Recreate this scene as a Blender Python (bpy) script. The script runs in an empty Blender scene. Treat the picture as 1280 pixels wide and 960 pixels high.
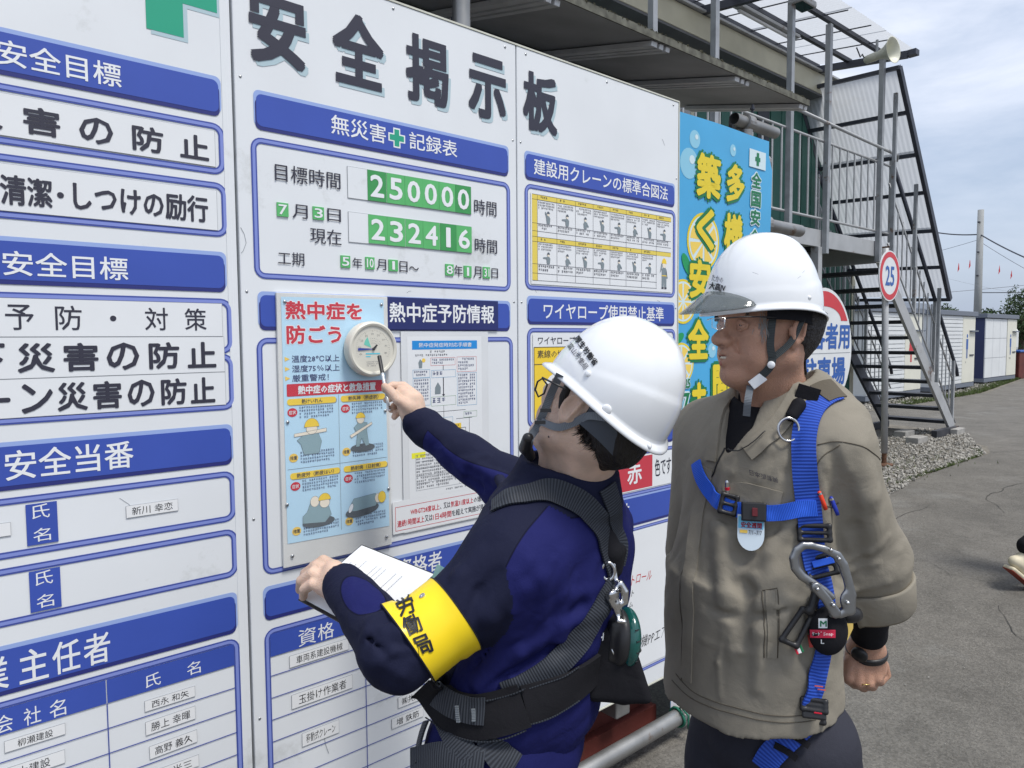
import bpy, bmesh, math, random, time
import numpy as np
from mathutils import Vector, Matrix, noise as mnoise
T0 = time.time()
random.seed(7); RNG = np.random.default_rng(11)
SC = bpy.context.scene
COL = SC.collection
# ------------------------------------------------------------------ camera
# world: X runs along the notice board (away from the camera), Y into the board, Z up
FPX = 887.0; CAMZ = 1.60
RM = np.array([[0.7575855, -0.04588623, 0.65112109],
               [-0.65269492, -0.04206982, 0.75645189],
               [-0.00731818, -0.99806041, -0.0618212]])      # world <- (right, down, forward)
CC = np.array([0.0, 0.0, CAMZ])
cd = bpy.data.cameras.new('camera'); cam = bpy.data.objects.new('camera', cd); COL.objects.link(cam)
cd.sensor_width = 36.0; cd.lens = FPX / 1280 * 36.0; cd.clip_start = 0.02; cd.clip_end = 3000
mw = Matrix.Identity(4)
for i in range(3):
    mw[i][0] = RM[i][0]; mw[i][1] = -RM[i][1]; mw[i][2] = -RM[i][2]; mw[i][3] = CC[i]
cam.matrix_world = mw
SC.camera = cam
# ------------------------------------------------------------------ sky and sun
SUN_EL = math.radians(63); SX, SY = 0.16, -1.0
ln = math.hypot(SX, SY); SX /= ln; SY /= ln
SUNV = Vector((SX * math.cos(SUN_EL), SY * math.cos(SUN_EL), math.sin(SUN_EL)))
w = bpy.data.worlds.new('World'); SC.world = w; w.use_nodes = True
nt = w.node_tree; nt.nodes.clear()
out = nt.nodes.new('ShaderNodeOutputWorld'); bg = nt.nodes.new('ShaderNodeBackground')
sky = nt.nodes.new('ShaderNodeTexSky'); sky.sky_type = 'NISHITA'; sky.sun_disc = False
sky.sun_elevation = SUN_EL; sky.sun_rotation = math.atan2(SX, SY)
sky.air_density = 1.3; sky.dust_density = 2.5; sky.ozone_density = 1.6
tc = nt.nodes.new('ShaderNodeTexCoord')
mp = nt.nodes.new('ShaderNodeMapping'); mp.inputs['Scale'].default_value = (1.0, 1.0, 3.2)
nt.links.new(tc.outputs['Generated'], mp.inputs[0])
n1 = nt.nodes.new('ShaderNodeTexNoise'); n1.inputs['Scale'].default_value = 2.6; n1.inputs['Detail'].default_value = 7
n1.inputs['Roughness'].default_value = 0.58; n1.inputs['Distortion'].default_value = 0.25
nt.links.new(mp.outputs[0], n1.inputs['Vector'])
rp = nt.nodes.new('ShaderNodeValToRGB'); rp.color_ramp.elements[0].position = 0.36; rp.color_ramp.elements[1].position = 0.66
nt.links.new(n1.outputs['Fac'], rp.inputs[0])
sx = nt.nodes.new('ShaderNodeSeparateXYZ'); nt.links.new(tc.outputs['Generated'], sx.inputs[0])
mr = nt.nodes.new('ShaderNodeMapRange'); mr.inputs[1].default_value = 0.04; mr.inputs[2].default_value = 0.36
mr.inputs[3].default_value = 0.10; mr.inputs[4].default_value = 0.72; nt.links.new(sx.outputs[2], mr.inputs[0])
mm = nt.nodes.new('ShaderNodeMath'); mm.operation = 'MULTIPLY'; nt.links.new(rp.outputs[0], mm.inputs[0]); nt.links.new(mr.outputs[0], mm.inputs[1])
hz = nt.nodes.new('ShaderNodeMix'); hz.data_type = 'RGBA'; hz.inputs[0].default_value = 0.75
nt.links.new(sky.outputs[0], hz.inputs[6]); hz.inputs[7].default_value = (3.1, 3.75, 5.0, 1)
mx = nt.nodes.new('ShaderNodeMix'); mx.data_type = 'RGBA'
nt.links.new(mm.outputs[0], mx.inputs[0]); nt.links.new(hz.outputs[2], mx.inputs[6]); mx.inputs[7].default_value = (7.4, 7.6, 8.3, 1)
nt.links.new(mx.outputs[2], bg.inputs[0]); bg.inputs[1].default_value = 0.122
nt.links.new(bg.outputs[0], out.inputs[0])
sl = bpy.data.lights.new('sun', 'SUN'); so = bpy.data.objects.new('sun', sl); COL.objects.link(so)
sl.energy = 2.45; sl.angle = math.radians(16); sl.color = (1.0, 0.965, 0.90)
so.rotation_euler = (-SUNV).to_track_quat('-Z', 'Y').to_euler(); so.location = (0, -10, 20)
SC.view_settings.view_transform = 'Standard'; SC.view_settings.look = 'None'; SC.view_settings.gamma = 1
SC.view_settings.exposure = 0.38; SC.view_settings.use_curve_mapping = False
SC.cycles.max_bounces = 8; SC.cycles.transparent_max_bounces = 12

# ------------------------------------------------------------------ pixel <-> world (calibrated from the photograph)
def ray(px, py):
    c = np.array([(px - 640) / FPX, (py - 480) / FPX, 1.0]); return RM @ c
def W(px, py, Z):                       # point at depth Z metres along the view axis
    return CC + RM @ (np.array([(px - 640) / FPX, (py - 480) / FPX, 1.0]) * Z)
def onY(px, py, y):
    r = ray(px, py); return CC + r * (y / r[1])
def onG(px, py, z=0.0):
    r = ray(px, py); return CC + r * ((z - CAMZ) / r[2])
def cdir(x, y, z):                      # camera-frame direction (right, down, away) to world
    v = RM @ np.array([x, y, z], float); return v / np.linalg.norm(v)

# ------------------------------------------------------------------ materials
def s2l(c):
    c = c / 255.0
    return c / 12.92 if c <= 0.04045 else ((c + 0.055) / 1.055) ** 2.4
def lin(r, g, b, k=1.0): return (s2l(r) * k, s2l(g) * k, s2l(b) * k)
def mat(name, col, rough=0.6, metal=0.0, var=0.0, vscale=8.0, bump=0.0, bscale=60.0, spec=0.5, coat=0.0,
        alpha=1.0, trans=0.0, stretch=None, rust=None, sheen=0.0, detail=4.0, voronoi=False, coord='Object', ior=1.45):
    m = bpy.data.materials.new(name); m.use_nodes = True
    n = m.node_tree; b = n.nodes['Principled BSDF']
    b.inputs['Base Color'].default_value = (*col, 1); b.inputs['Roughness'].default_value = rough
    b.inputs['Metallic'].default_value = metal; b.inputs['Specular IOR Level'].default_value = spec
    b.inputs['Coat Weight'].default_value = coat; b.inputs['Alpha'].default_value = alpha
    b.inputs['Transmission Weight'].default_value = trans; b.inputs['Sheen Weight'].default_value = sheen
    b.inputs['IOR'].default_value = ior
    t = n.nodes.new('ShaderNodeTexCoord'); vec = t.outputs[coord]
    if stretch:
        mpn = n.nodes.new('ShaderNodeMapping'); mpn.inputs['Scale'].default_value = stretch
        n.links.new(vec, mpn.inputs[0]); vec = mpn.outputs[0]
    csock = None
    if var > 0:
        a = n.nodes.new('ShaderNodeTexNoise'); a.inputs['Scale'].default_value = vscale; a.inputs['Detail'].default_value = detail
        n.links.new(vec, a.inputs['Vector'])
        r = n.nodes.new('ShaderNodeValToRGB'); e = r.color_ramp.elements
        e[0].position = 0.3; e[1].position = 0.7
        e[0].color = (*[max(0, c * (1 - var)) for c in col], 1); e[1].color = (*[min(1, c * (1 + var)) for c in col], 1)
        n.links.new(a.outputs['Fac'], r.inputs[0]); csock = r.outputs[0]
    if rust:
        rc, amt, rs = rust
        a = n.nodes.new('ShaderNodeTexNoise'); a.inputs['Scale'].default_value = rs; a.inputs['Detail'].default_value = 8; a.inputs['Roughness'].default_value = 0.7
        n.links.new(t.outputs[coord], a.inputs['Vector'])
        r = n.nodes.new('ShaderNodeValToRGB'); e = r.color_ramp.elements
        e[0].position = 0.62 - amt * 0.3; e[1].position = 0.70 - amt * 0.2
        n.links.new(a.outputs['Fac'], r.inputs[0])
        x = n.nodes.new('ShaderNodeMix'); x.data_type = 'RGBA'; n.links.new(r.outputs[0], x.inputs[0])
        if csock: n.links.new(csock, x.inputs[6])
        else: x.inputs[6].default_value = (*col, 1)
        x.inputs[7].default_value = (*rc, 1); csock = x.outputs[2]
    if csock: n.links.new(csock, b.inputs['Base Color'])
    if bump > 0:
        a = n.nodes.new('ShaderNodeTexVoronoi' if voronoi else 'ShaderNodeTexNoise'); a.inputs['Scale'].default_value = bscale
        if not voronoi: a.inputs['Detail'].default_value = 5
        n.links.new(vec, a.inputs['Vector'])
        bb = n.nodes.new('ShaderNodeBump'); bb.inputs['Strength'].default_value = bump; bb.inputs['Distance'].default_value = 0.01
        n.links.new(a.outputs[0], bb.inputs['Height']); n.links.new(bb.outputs[0], b.inputs['Normal'])
    return m

# ------------------------------------------------------------------ objects
def mkmesh(name, V, F, m, parent=None, smooth=False, attrs=None):
    me = bpy.data.meshes.new(name)
    if isinstance(V, np.ndarray): V = V.tolist()
    if isinstance(F, np.ndarray): F = F.tolist()
    me.from_pydata(V, [], F); me.update()
    if m: me.materials.append(m)
    o = bpy.data.objects.new(name, me); COL.objects.link(o)
    if parent is not None: o.parent = parent
    if smooth: me.shade_smooth()
    if attrs:
        for k, a in attrs.items():
            at = me.attributes.new(k, 'FLOAT', 'POINT'); at.data.foreach_set('value', np.asarray(a, dtype=np.float32))
    return o
def thing(name, label, cat, loc=(0, 0, 0), group=None, rz=0.0):
    o = bpy.data.objects.new(name, None); COL.objects.link(o); o.location = loc; o.rotation_euler = (0, 0, rz)
    o.empty_display_size = 0.05
    o['label'] = label; o['category'] = cat
    if group: o['group'] = group
    return o
def tag(o, label, cat, group=None):
    o['label'] = label; o['category'] = cat
    if group: o['group'] = group
    return o
def struct(o): o['kind'] = 'structure'; return o
class MB:
    def __init__(s): s.V = []; s.F = []
    def add(s, V, F):
        k = len(s.V); s.V += [tuple(v) for v in V]; s.F += [tuple(i + k for i in f) for f in F]; return s
    def box(s, x0, x1, y0, y1, z0, z1):
        V = [(x, y, z) for z in (z0, z1) for y in (y0, y1) for x in (x0, x1)]
        return s.add(V, [(0, 2, 3, 1), (4, 5, 7, 6), (0, 1, 5, 4), (2, 6, 7, 3), (0, 4, 6, 2), (1, 3, 7, 5)])
    def beam(s, p, q, wd, ht, up=(0, 0, 1)):
        p = Vector(p); q = Vector(q); d = (q - p).normalized(); u = Vector(up)
        sd = d.cross(u)
        if sd.length < 1e-4: sd = d.cross(Vector((0, 1, 0)))
        sd.normalize(); u = sd.cross(d).normalized()
        V = [c + sd * a * wd / 2 + u * b * ht / 2 for c in (p, q) for a, b in ((-1, -1), (1, -1), (1, 1), (-1, 1))]
        return s.add(V, [(0, 1, 2, 3)[::-1], (4, 5, 6, 7), (0, 1, 5, 4), (1, 2, 6, 5), (2, 3, 7, 6), (3, 0, 4, 7)])
    def tube(s, pts, r, n=10, caps=True, closed=False):
        pts = [Vector(p) for p in pts]; N = len(pts); V = []; F = []
        rr_ = r if isinstance(r, (list, tuple, np.ndarray)) else [r] * N
        pu = None
        for i, p in enumerate(pts):
            if closed: t = pts[(i + 1) % N] - pts[i - 1]
            else: t = pts[min(i + 1, N - 1)] - pts[max(i - 1, 0)]
            t.normalize()
            if pu is None: pu = t.orthogonal().normalized()
            pu = (pu - t * pu.dot(t))
            if pu.length < 1e-5: pu = t.orthogonal()
            pu.normalize(); v = t.cross(pu)
            for k in range(n):
                a = 2 * math.pi * k / n; V.append(p + (pu * math.cos(a) + v * math.sin(a)) * rr_[i])
        M = N if closed else N - 1
        for i in range(M):
            j = (i + 1) % N
            for k in range(n):
                F.append((i * n + k, i * n + (k + 1) % n, j * n + (k + 1) % n, j * n + k))
        if caps and not closed:
            F.append(tuple(range(n))[::-1]); F.append(tuple((N - 1) * n + k for k in range(n)))
        return s.add(V, F)
    def lathe(s, prof, org=(0, 0, 0), ax=(0, 0, 1), n=24, cap=True):
        ax = Vector(ax).normalized(); u = ax.orthogonal().normalized(); v = ax.cross(u); o = Vector(org); V = []; F = []
        for r, h in prof:
            for k in range(n):
                a = 2 * math.pi * k / n; V.append(o + ax * h + (u * math.cos(a) + v * math.sin(a)) * max(r, 1e-5))
        for i in range(len(prof) - 1):
            for k in range(n): F.append((i * n + k, i * n + (k + 1) % n, (i + 1) * n + (k + 1) % n, (i + 1) * n + k))
        if cap: F.append(tuple(range(n))[::-1]); F.append(tuple((len(prof) - 1) * n + k for k in range(n)))
        return s.add(V, F)
    def poly(s, pts, y):                         # flat print in the XZ plane, facing -Y
        V = [(p[0], y, p[1]) for p in pts]
        a = sum(pts[i][0] * pts[(i + 1) % len(pts)][1] - pts[(i + 1) % len(pts)][0] * pts[i][1] for i in range(len(pts)))
        f = tuple(range(len(pts)))
        return s.add(V, [f if a > 0 else f[::-1]])
    def rect(s, x0, x1, z0, z1, y): return s.poly([(x0, z0), (x1, z0), (x1, z1), (x0, z1)], y)
    def ring(s, po, pi_, y):
        n = len(po); V = [(p[0], y, p[1]) for p in po] + [(p[0], y, p[1]) for p in pi_]
        return s.add(V, [(k, (k + 1) % n, n + (k + 1) % n, n + k) for k in range(n)])
    def slab(s, pts, y0, y1):                    # XZ outline with thickness from y0 (front) to y1
        n = len(pts); V = [(p[0], y0, p[1]) for p in pts] + [(p[0], y1, p[1]) for p in pts]
        return s.add(V, [tuple(range(n)), tuple(range(n, 2 * n))[::-1]] + [((k + 1) % n, k, n + k, n + (k + 1) % n) for k in range(n)])
    def build(s, name, m, parent=None, smooth=False, bevel=0.0, seg=2):
        o = mkmesh(name, s.V, s.F, m, parent, smooth)
        if bevel > 0:
            b = o.modifiers.new('bevel', 'BEVEL'); b.width = bevel; b.segments = seg; b.limit_method = 'ANGLE'; b.angle_limit = math.radians(35)
        return o
def autosmooth(o, ang=35):
    me = o.data; me.shade_smooth()
    bm = bmesh.new(); bm.from_mesh(me)
    for e in bm.edges:
        if len(e.link_faces) == 2 and e.calc_face_angle() > math.radians(ang): e.smooth = False
    bm.to_mesh(me); bm.free(); return o
def rr(x0, x1, z0, z1, r, n=5):
    P = []
    for cx, cz, a0 in ((x1 - r, z1 - r, 0), (x0 + r, z1 - r, 90), (x0 + r, z0 + r, 180), (x1 - r, z0 + r, 270)):
        for k in range(n + 1):
            a = math.radians(a0 + 90 * k / n); P.append((cx + r * math.cos(a), cz + r * math.sin(a)))
    return P
def ellipse(cx, cz, a, b, n=20, rot=0):
    c, s = math.cos(rot), math.sin(rot)
    return [(cx + a * math.cos(t) * c - b * math.sin(t) * s, cz + a * math.cos(t) * s + b * math.sin(t) * c) for t in (2 * math.pi * k / n for k in range(n))]
# lettering: flat glyph outlines
_gc = {}
def glyphs(txt, off=0.0, res=2):
    k = (txt, off, res)
    if k in _gc: return _gc[k]
    cu = bpy.data.curves.new('lettering', 'FONT'); cu.body = txt; cu.resolution_u = res; cu.offset = off
    o = bpy.data.objects.new('lettering', cu); COL.objects.link(o)
    dg = bpy.context.evaluated_depsgraph_get(); me = bpy.data.meshes.new_from_object(o.evaluated_get(dg))
    nv = len(me.vertices); co = np.zeros(nv * 3); me.vertices.foreach_get('co', co); co = co.reshape(-1, 3)[:, :2]
    F = [tuple(p.vertices) for p in me.polygons]
    # make the lettering face the viewer
    bpy.data.objects.remove(o); bpy.data.curves.remove(cu); bpy.data.meshes.remove(me)
    _gc[k] = (co, F); return _gc[k]
def text2d(txt, x0, x1, z0, z1, bold=0.0, res=2):
    """bold thickens the strokes by laying shifted copies over each other (fraction of the letter height)"""
    co, F = glyphs(txt, 0.0, res); mn = co.min(0); mx_ = co.max(0); sp = np.maximum(mx_ - mn, 1e-6)
    sq = bold < 0; bold = abs(bold); b = bold * (z1 - z0)
    P = (co - mn) / sp * np.array([x1 - x0 - 2 * b, z1 - z0 - 2 * b]) + np.array([x0 + b, z0 + b])
    if bold <= 0: return np.column_stack([P, np.zeros(len(P))]), F
    n = 4 if bold <= 0.015 else 8; allP = []; allF = []
    for k in range(n):
        a = math.pi / 4 + 2 * math.pi * k / n; dv = np.array([math.cos(a), math.sin(a)])
        if sq: dv = np.sign(np.round(dv, 6)) * .92
        allP.append(np.column_stack([P + dv * b, np.full(len(P), k * 0.00003)])); o = k * len(P)
        allF += [tuple(i + o for i in f) for f in F]
    return np.vstack(allP), allF
def text(txt, x0, x1, z0, z1, y, m, parent=None, bold=0.0, name='lettering', res=2, build=True, mb=None):
    P, F = text2d(txt, x0, x1, z0, z1, bold, res)
    V = [(p[0], y - p[2], p[1]) for p in P]
    if mb is not None: mb.add(V, F); return mb
    return mkmesh(name, V, F, m, parent)
def scribble(mb, x0, x1, z0, z1, rows, y, seed=0, fill=1.0, ch=None, wgt=0.13):
    """illegibly small print: rows of tiny stroke clusters"""
    R = random.Random(seed); h = (z1 - z0) / rows; c = ch or h * 0.72
    for r in range(rows):
        zt = z1 - r * h; xe = x1 if r < rows - 1 else x0 + (x1 - x0) * (0.5 + 0.5 * R.random()) * fill; x = x0
        while x + c <= xe:
            if R.random() < 0.93:
                t = c * wgt
                for k in range(R.choice((2, 3, 3))):
                    zz = zt - c * (0.12 + 0.36 * k + 0.1 * R.random()); a = x + c * 0.1 * R.random(); b = x + c * (0.65 + 0.25 * R.random())
                    mb.rect(a, b, zz - t / 2, zz + t / 2, y)
                for k in range(R.choice((1, 1, 2))):
                    xx = x + c * (0.15 + 0.6 * R.random()); mb.rect(xx - t / 2, xx + t / 2, zt - c * (0.75 + .2 * R.random()), zt - c * (0.05 + .3 * R.random()), y - 0.00004)
            x += c * 1.08
# ------------------------------------------------------------------ notice board
YB = 1.70; ZO = 0.07
M_white = mat('board_white', (0.745, 0.77, 0.795), 0.42, var=0.035, vscale=3.0, bump=0.05, bscale=5.0, rust=((0.58, 0.60, 0.60), 0.10, 2.2))
M_edge = mat('board_edge', (0.60, 0.60, 0.52), 0.5, var=0.1, vscale=20)
M_blue = mat('print_blue', lin(60, 84, 172), 0.42, var=0.05, vscale=5)
M_bluel = mat('print_light_blue', lin(150, 172, 222), 0.42)
M_blued = mat('print_dark_blue', lin(44, 50, 118), 0.42)
M_fr1 = mat('frame_blue', lin(66, 82, 160), 0.42)
M_fr2 = mat('frame_pale_blue', lin(128, 142, 208), 0.42)
M_ink = mat('ink_charcoal', lin(52, 52, 66), 0.5)
M_inkb = mat('ink_black', lin(30, 30, 36), 0.5)
M_wtx = mat('print_white', (0.80, 0.82, 0.84), 0.42)
M_shad = mat('print_pale_grey_blue', lin(176, 198, 206), 0.42)
M_green = mat('print_green', lin(40, 160, 128), 0.42)
M_tile = mat('tile_green', lin(92, 180, 108), 0.4, var=0.05, vscale=30)
M_tile2 = mat('tile_dark_green', lin(64, 150, 84), 0.4, var=0.05, vscale=30)
M_slip = mat('slip_white', (0.79, 0.80, 0.81), 0.6)
M_paper = mat('paper_white', (0.76, 0.78, 0.80), 0.6, var=0.02, vscale=6, bump=0.05, bscale=9)
M_line = mat('pencil_line', lin(150, 154, 160), 0.6)
M_red = mat('print_red', lin(200, 22, 50), 0.42)
M_yel = mat('print_yellow', lin(240, 205, 60), 0.42)
M_navy = mat('plate_navy', lin(40, 48, 104), 0.38, var=0.04, vscale=9)

board = thing('notice_board', 'large white three-panel safety notice board with blue headings and rounded blue frames', 'notice board', (0, 0, ZO))
pan = []
for (x0, x1) in ((-0.72, 0.612), (0.618, 1.488), (1.492, 2.325)):
    mb = MB(); mb.box(x0, x1, YB, YB + 0.025, 0.183, 2.442)
    pan.append(mb.build('panel', M_white, board, bevel=0.003))
mb = MB(); mb.box(0.588, 0.600, YB - 0.0015, YB, 0.19, 2.438); mb.build('seam_trim', M_white, board, bevel=0.0006)
for x0, x1, z in ((-0.72, 2.328, 2.4445), (-0.72, 2.328, 0.1805)):
    mb = MB(); mb.box(x0, x1, YB - 0.002, YB + 0.027, z - 0.0025, z + 0.0025); mb.build('edge_trim', M_edge, board)
mb = MB(); mb.box(2.3255, 2.3295, YB - 0.002, YB + 0.027, 0.183, 2.442); mb.build('edge_trim', M_edge, board)

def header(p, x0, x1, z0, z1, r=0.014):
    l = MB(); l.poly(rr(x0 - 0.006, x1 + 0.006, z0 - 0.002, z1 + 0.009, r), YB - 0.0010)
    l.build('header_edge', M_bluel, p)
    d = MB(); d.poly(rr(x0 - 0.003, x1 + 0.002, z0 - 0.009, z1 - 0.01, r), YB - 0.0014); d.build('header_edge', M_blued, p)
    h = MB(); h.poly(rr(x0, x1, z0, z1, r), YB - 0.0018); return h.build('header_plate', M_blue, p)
def frame(p, x0, x1, z0, z1, t=0.014, r=0.02):
    a = rr(x0 - t / 2, x1 + t / 2, z0 - t / 2, z1 + t / 2, r + t / 2); b = rr(x0 + t / 2, x1 - t / 2, z0 + t / 2, z1 - t / 2, r - t / 2)
    m = MB(); m.ring(a, b, YB - 0.0012); m.build('frame', M_fr1, p)
    t2 = t * 0.5
    a = rr(x0 - t2 / 2, x1 + t2 / 2, z0 - t2 / 2, z1 + t2 / 2, r + t2 / 2); b = rr(x0 + t2 / 2, x1 - t2 / 2, z0 + t2 / 2, z1 - t2 / 2, r - t2 / 2)
    m = MB(); m.ring(a, b, YB - 0.0016); m.build('frame_highlight', M_fr2, p)
def tx(p, s, x0, x1, z0, z1, m=None, bold=0.0, lift=0.0024, res=2):
    return text(s, x0, x1, z0, z1, YB - lift, m or M_ink, p, bold, res=res)
def chars(p, s, xs, z0, z1, w, m=None, bold=0.0, lift=0.0024):
    """characters set one by one at the given left edges"""
    for c, x in zip(s, xs):
        mb = MB()
        if c == '・': mb.poly(ellipse(x + w / 2, (z0 + z1) / 2, 0.006, 0.006), YB - lift)
        else: text(c, x, x + w, z0, z1, YB - lift, None, None, bold, mb=mb)
        mb.build('lettering', m or M_ink, p)
L, Mi, R = pan
# left panel ----------------------------------------------------------
# green cross with a pale drop edge
def cross(p, cx, cz, a, t, m, lift, nm='green_cross'):
    P = [(-t, -a), (t, -a), (t, -t), (a, -t), (a, t), (t, t), (t, a), (-t, a), (-t, t), (-a, t), (-a, -t), (-t, -t)]
    mb = MB(); P = [(cx + x, cz + z) for x, z in P]
    mb.poly([P[0], P[1], P[6], P[7]], YB - lift); mb.poly([P[2], P[3], P[4], P[5]], YB - lift); mb.poly([P[8], P[9], P[10], P[11]], YB - lift)
    return mb.build(nm, m, p)
cross(L, 0.480, 2.308, 0.112, 0.038, M_shad, 0.0006); cross(L, 0.471, 2.317, 0.112, 0.038, M_green, 0.001)
HDR = [(2.056, 2.128, '安全目標', 0.166, 0.380, 2.066, 2.115), (1.655, 1.730, '安全目標', 0.158, 0.378, 1.663, 1.712)]
for z0, z1, s, a, b, c, d in HDR:
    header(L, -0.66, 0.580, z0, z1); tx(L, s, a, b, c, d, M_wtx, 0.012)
frame(L, -0.66, 0.584, 1.922, 2.024); frame(L, -0.66, 0.586, 1.780, 1.890); frame(L, -0.66, 0.590, 1.378, 1.496)
# upper half of that frame, cut by the overlapping sheet
frame(L, -0.66, 0.590, 1.510, 1.624)
def sheet(p, x0, x1, z0, z1, lift, nm='paper_strip', m=None):
    g = MB(); g.box(x0 - 0.0008, x1 + 0.0008, YB - lift + 0.0002, YB - 0.0005, z0 - 0.0008, z1 + 0.0008); g.build(nm + '_edge', M_line, p)
    q = MB(); q.rect(x0, x1, z0, z1, YB - lift); return q.build(nm, m or M_paper, p)
sheet(L, -0.60, 0.568, 1.932, 2.012, 0.0026); sheet(L, -0.60, 0.568, 1.788, 1.878, 0.0026)
sheet(L, -0.60, 0.5715, 1.544, 1.619, 0.0030); sheet(L, -0.60, 0.574, 1.4615, 1.542, 0.0026); sheet(L, -0.60, 0.574, 1.384, 1.4595, 0.0026)
LS = 0.0036
chars(L, '災害の防止', (0.108, 0.203, 0.298, 0.396, 0.492), 1.942, 1.996, 0.062, bold=0.028, lift=LS)
tx(L, '清潔', 0.160, 0.246, 1.800, 1.858, bold=0.022, lift=LS)
chars(L, '・', (0.250,), 1.80, 1.858, 0.02, lift=LS)
tx(L, 'しつけの励行', 0.282, 0.548, 1.802, 1.861, bold=0.022, lift=LS)
chars(L, '予防・対策', (0.158, 0.241, 0.322, 0.407, 0.489), 1.557, 1.607, 0.047, lift=LS, bold=0.006)
chars(L, '下災害の防止', (0.092, 0.174, 0.252, 0.330, 0.412, 0.492), 1.472, 1.531, 0.063, bold=0.028, lift=LS)
chars(L, 'ン災害の防止', (0.177, 0.238, 0.302, 0.367, 0.434, 0.496), 1.391, 1.450, 0.054, bold=0.026, lift=LS)
mb = MB(); mb.poly(rr(0.10, 0.160, 1.4155, 1.4245, 0.004), YB - LS); mb.build('lettering', M_ink, L)
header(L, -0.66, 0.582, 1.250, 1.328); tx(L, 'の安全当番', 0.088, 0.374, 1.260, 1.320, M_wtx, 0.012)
frame(L, -0.66, 0.584, 1.112, 1.219); frame(L, -0.66, 0.584, 0.977, 1.080)
for z in (0.0, -0.137):
    mb = MB(); mb.rect(0.1755, 0.229, 1.124 + z, 1.208 + z, YB - 0.002); mb.build('name_column', M_blue, L)
    tx(L, '氏', 0.186, 0.216, 1.177 + z, 1.206 + z, M_wtx); tx(L, '名', 0.186, 0.216, 1.130 + z, 1.157 + z, M_wtx)
def slip(p, x0, x1, z0, z1, s=None, seed=0, tilt=0.0, name='name_slip'):
    cx, cz = (x0 + x1) / 2, (z0 + z1) / 2; ca, sa = math.cos(tilt), math.sin(tilt)
    def rot(mb_):
        mb_.V = [(cx + (v[0] - cx) * ca - (v[2] - cz) * sa, v[1], cz + (v[0] - cx) * sa + (v[2] - cz) * ca) for v in mb_.V]; return mb_
    q = MB(); q.box(x0, x1, YB - 0.0022, YB - 0.0012, z0, z1); rot(q).build(name + '_edge', M_line, p)
    q = MB(); q.rect(x0 + 0.0006, x1 - 0.0006, z0 + 0.0006, z1 - 0.0006, YB - 0.0024); o = rot(q).build(name, M_slip, p)
    if s:
        t = MB(); h = (z1 - z0) * 0.66; wd = min((x1 - x0) * 0.78, h * len(s) * 0.95)
        text(s, cx - wd / 2, cx + wd / 2, cz - h / 2, cz + h / 2, YB - 0.0027, None, None, 0.0, mb=t, res=1); rot(t).build('lettering', M_inkb, p)
    return o
slip(L, 0.355, 0.461, 1.150, 1.177, '新川 幸恋'); slip(L, 0.03, 0.150, 1.151, 1.178)
header(L, -0.66, 0.580, 0.842, 0.924)
chars(L, '業主任者', (0.084, 0.151, 0.208, 0.264), 0.846, 0.914, 0.050, M_wtx, 0.012)
frame(L, -0.66, 0.581, 0.20, 0.814)
mb = MB(); mb.rect(-0.65, 0.3022, 0.7545, 0.8065, YB - 0.002); mb.rect(0.3042, 0.574, 0.7545, 0.8065, YB - 0.002); mb.build('table_heading', M_blue, L)
tx(L, '氏', 0.380, 0.411, 0.762, 0.792, M_wtx); tx(L, '名', 0.467, 0.497, 0.762, 0.792, M_wtx)
chars(L, '会社名', (0.108, 0.155, 0.199), 0.758, 0.794, 0.029, M_wtx)
mb = MB()
for k in range(10): z = 0.6985 - k * 0.0555; mb.rect(-0.65, 0.574, z - 0.0011, z + 0.0011, YB - 0.0018)
mb.rect(0.3021, 0.3043, 0.21, 0.7545, YB - 0.0019); mb.build('table_lines', M_fr1, L)
for i, (a, b, c, d, s, t) in enumerate([(0.376, 0.483, 0.709, 0.734, '西永 和矢', 0), (0.376, 0.482, 0.655, 0.686, '勝上 幸暉', 0.01), (0.382, 0.484, 0.598, 0.628, '高野 義久', 0.02),
        (0.384, 0.486, 0.540, 0.568, '野 光三', 0), (0.121, 0.225, 0.716, 0.740, '柳瀬建設', 0), (0.115, 0.222, 0.655, 0.684, '上建設', 0), (0.376, 0.48, 0.484, 0.512, None, 0), (0.118, 0.225, 0.600, 0.628, None, 0)]):
    slip(L, a, b, c, d, s, i, t)
# middle panel --------------------------------------------------------
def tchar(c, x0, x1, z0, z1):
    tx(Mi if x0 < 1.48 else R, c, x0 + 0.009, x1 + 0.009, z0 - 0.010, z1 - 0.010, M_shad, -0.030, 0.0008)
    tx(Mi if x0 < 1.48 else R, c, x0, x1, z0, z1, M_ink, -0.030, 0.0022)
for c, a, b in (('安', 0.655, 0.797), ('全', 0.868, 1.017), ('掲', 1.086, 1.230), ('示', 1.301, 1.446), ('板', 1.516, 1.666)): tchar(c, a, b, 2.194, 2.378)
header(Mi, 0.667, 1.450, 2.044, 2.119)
tx(Mi, '無災害', 0.859, 1.019, 2.060, 2.109, M_wtx, 0.01); tx(Mi, '記録表', 1.093, 1.257, 2.061, 2.108, M_wtx, 0.01)
cross(Mi, 1.0535, 2.0825, 0.0265, 0.011, M_wtx, 0.0021); cross(Mi, 1.0535, 2.0825, 0.0225, 0.0075, M_green, 0.0024)
frame(Mi, 0.658, 1.453, 1.689, 2.010)
tx(Mi, '目標時間', 0.708, 0.882, 1.921, 1.963, bold=0.006)
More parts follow.
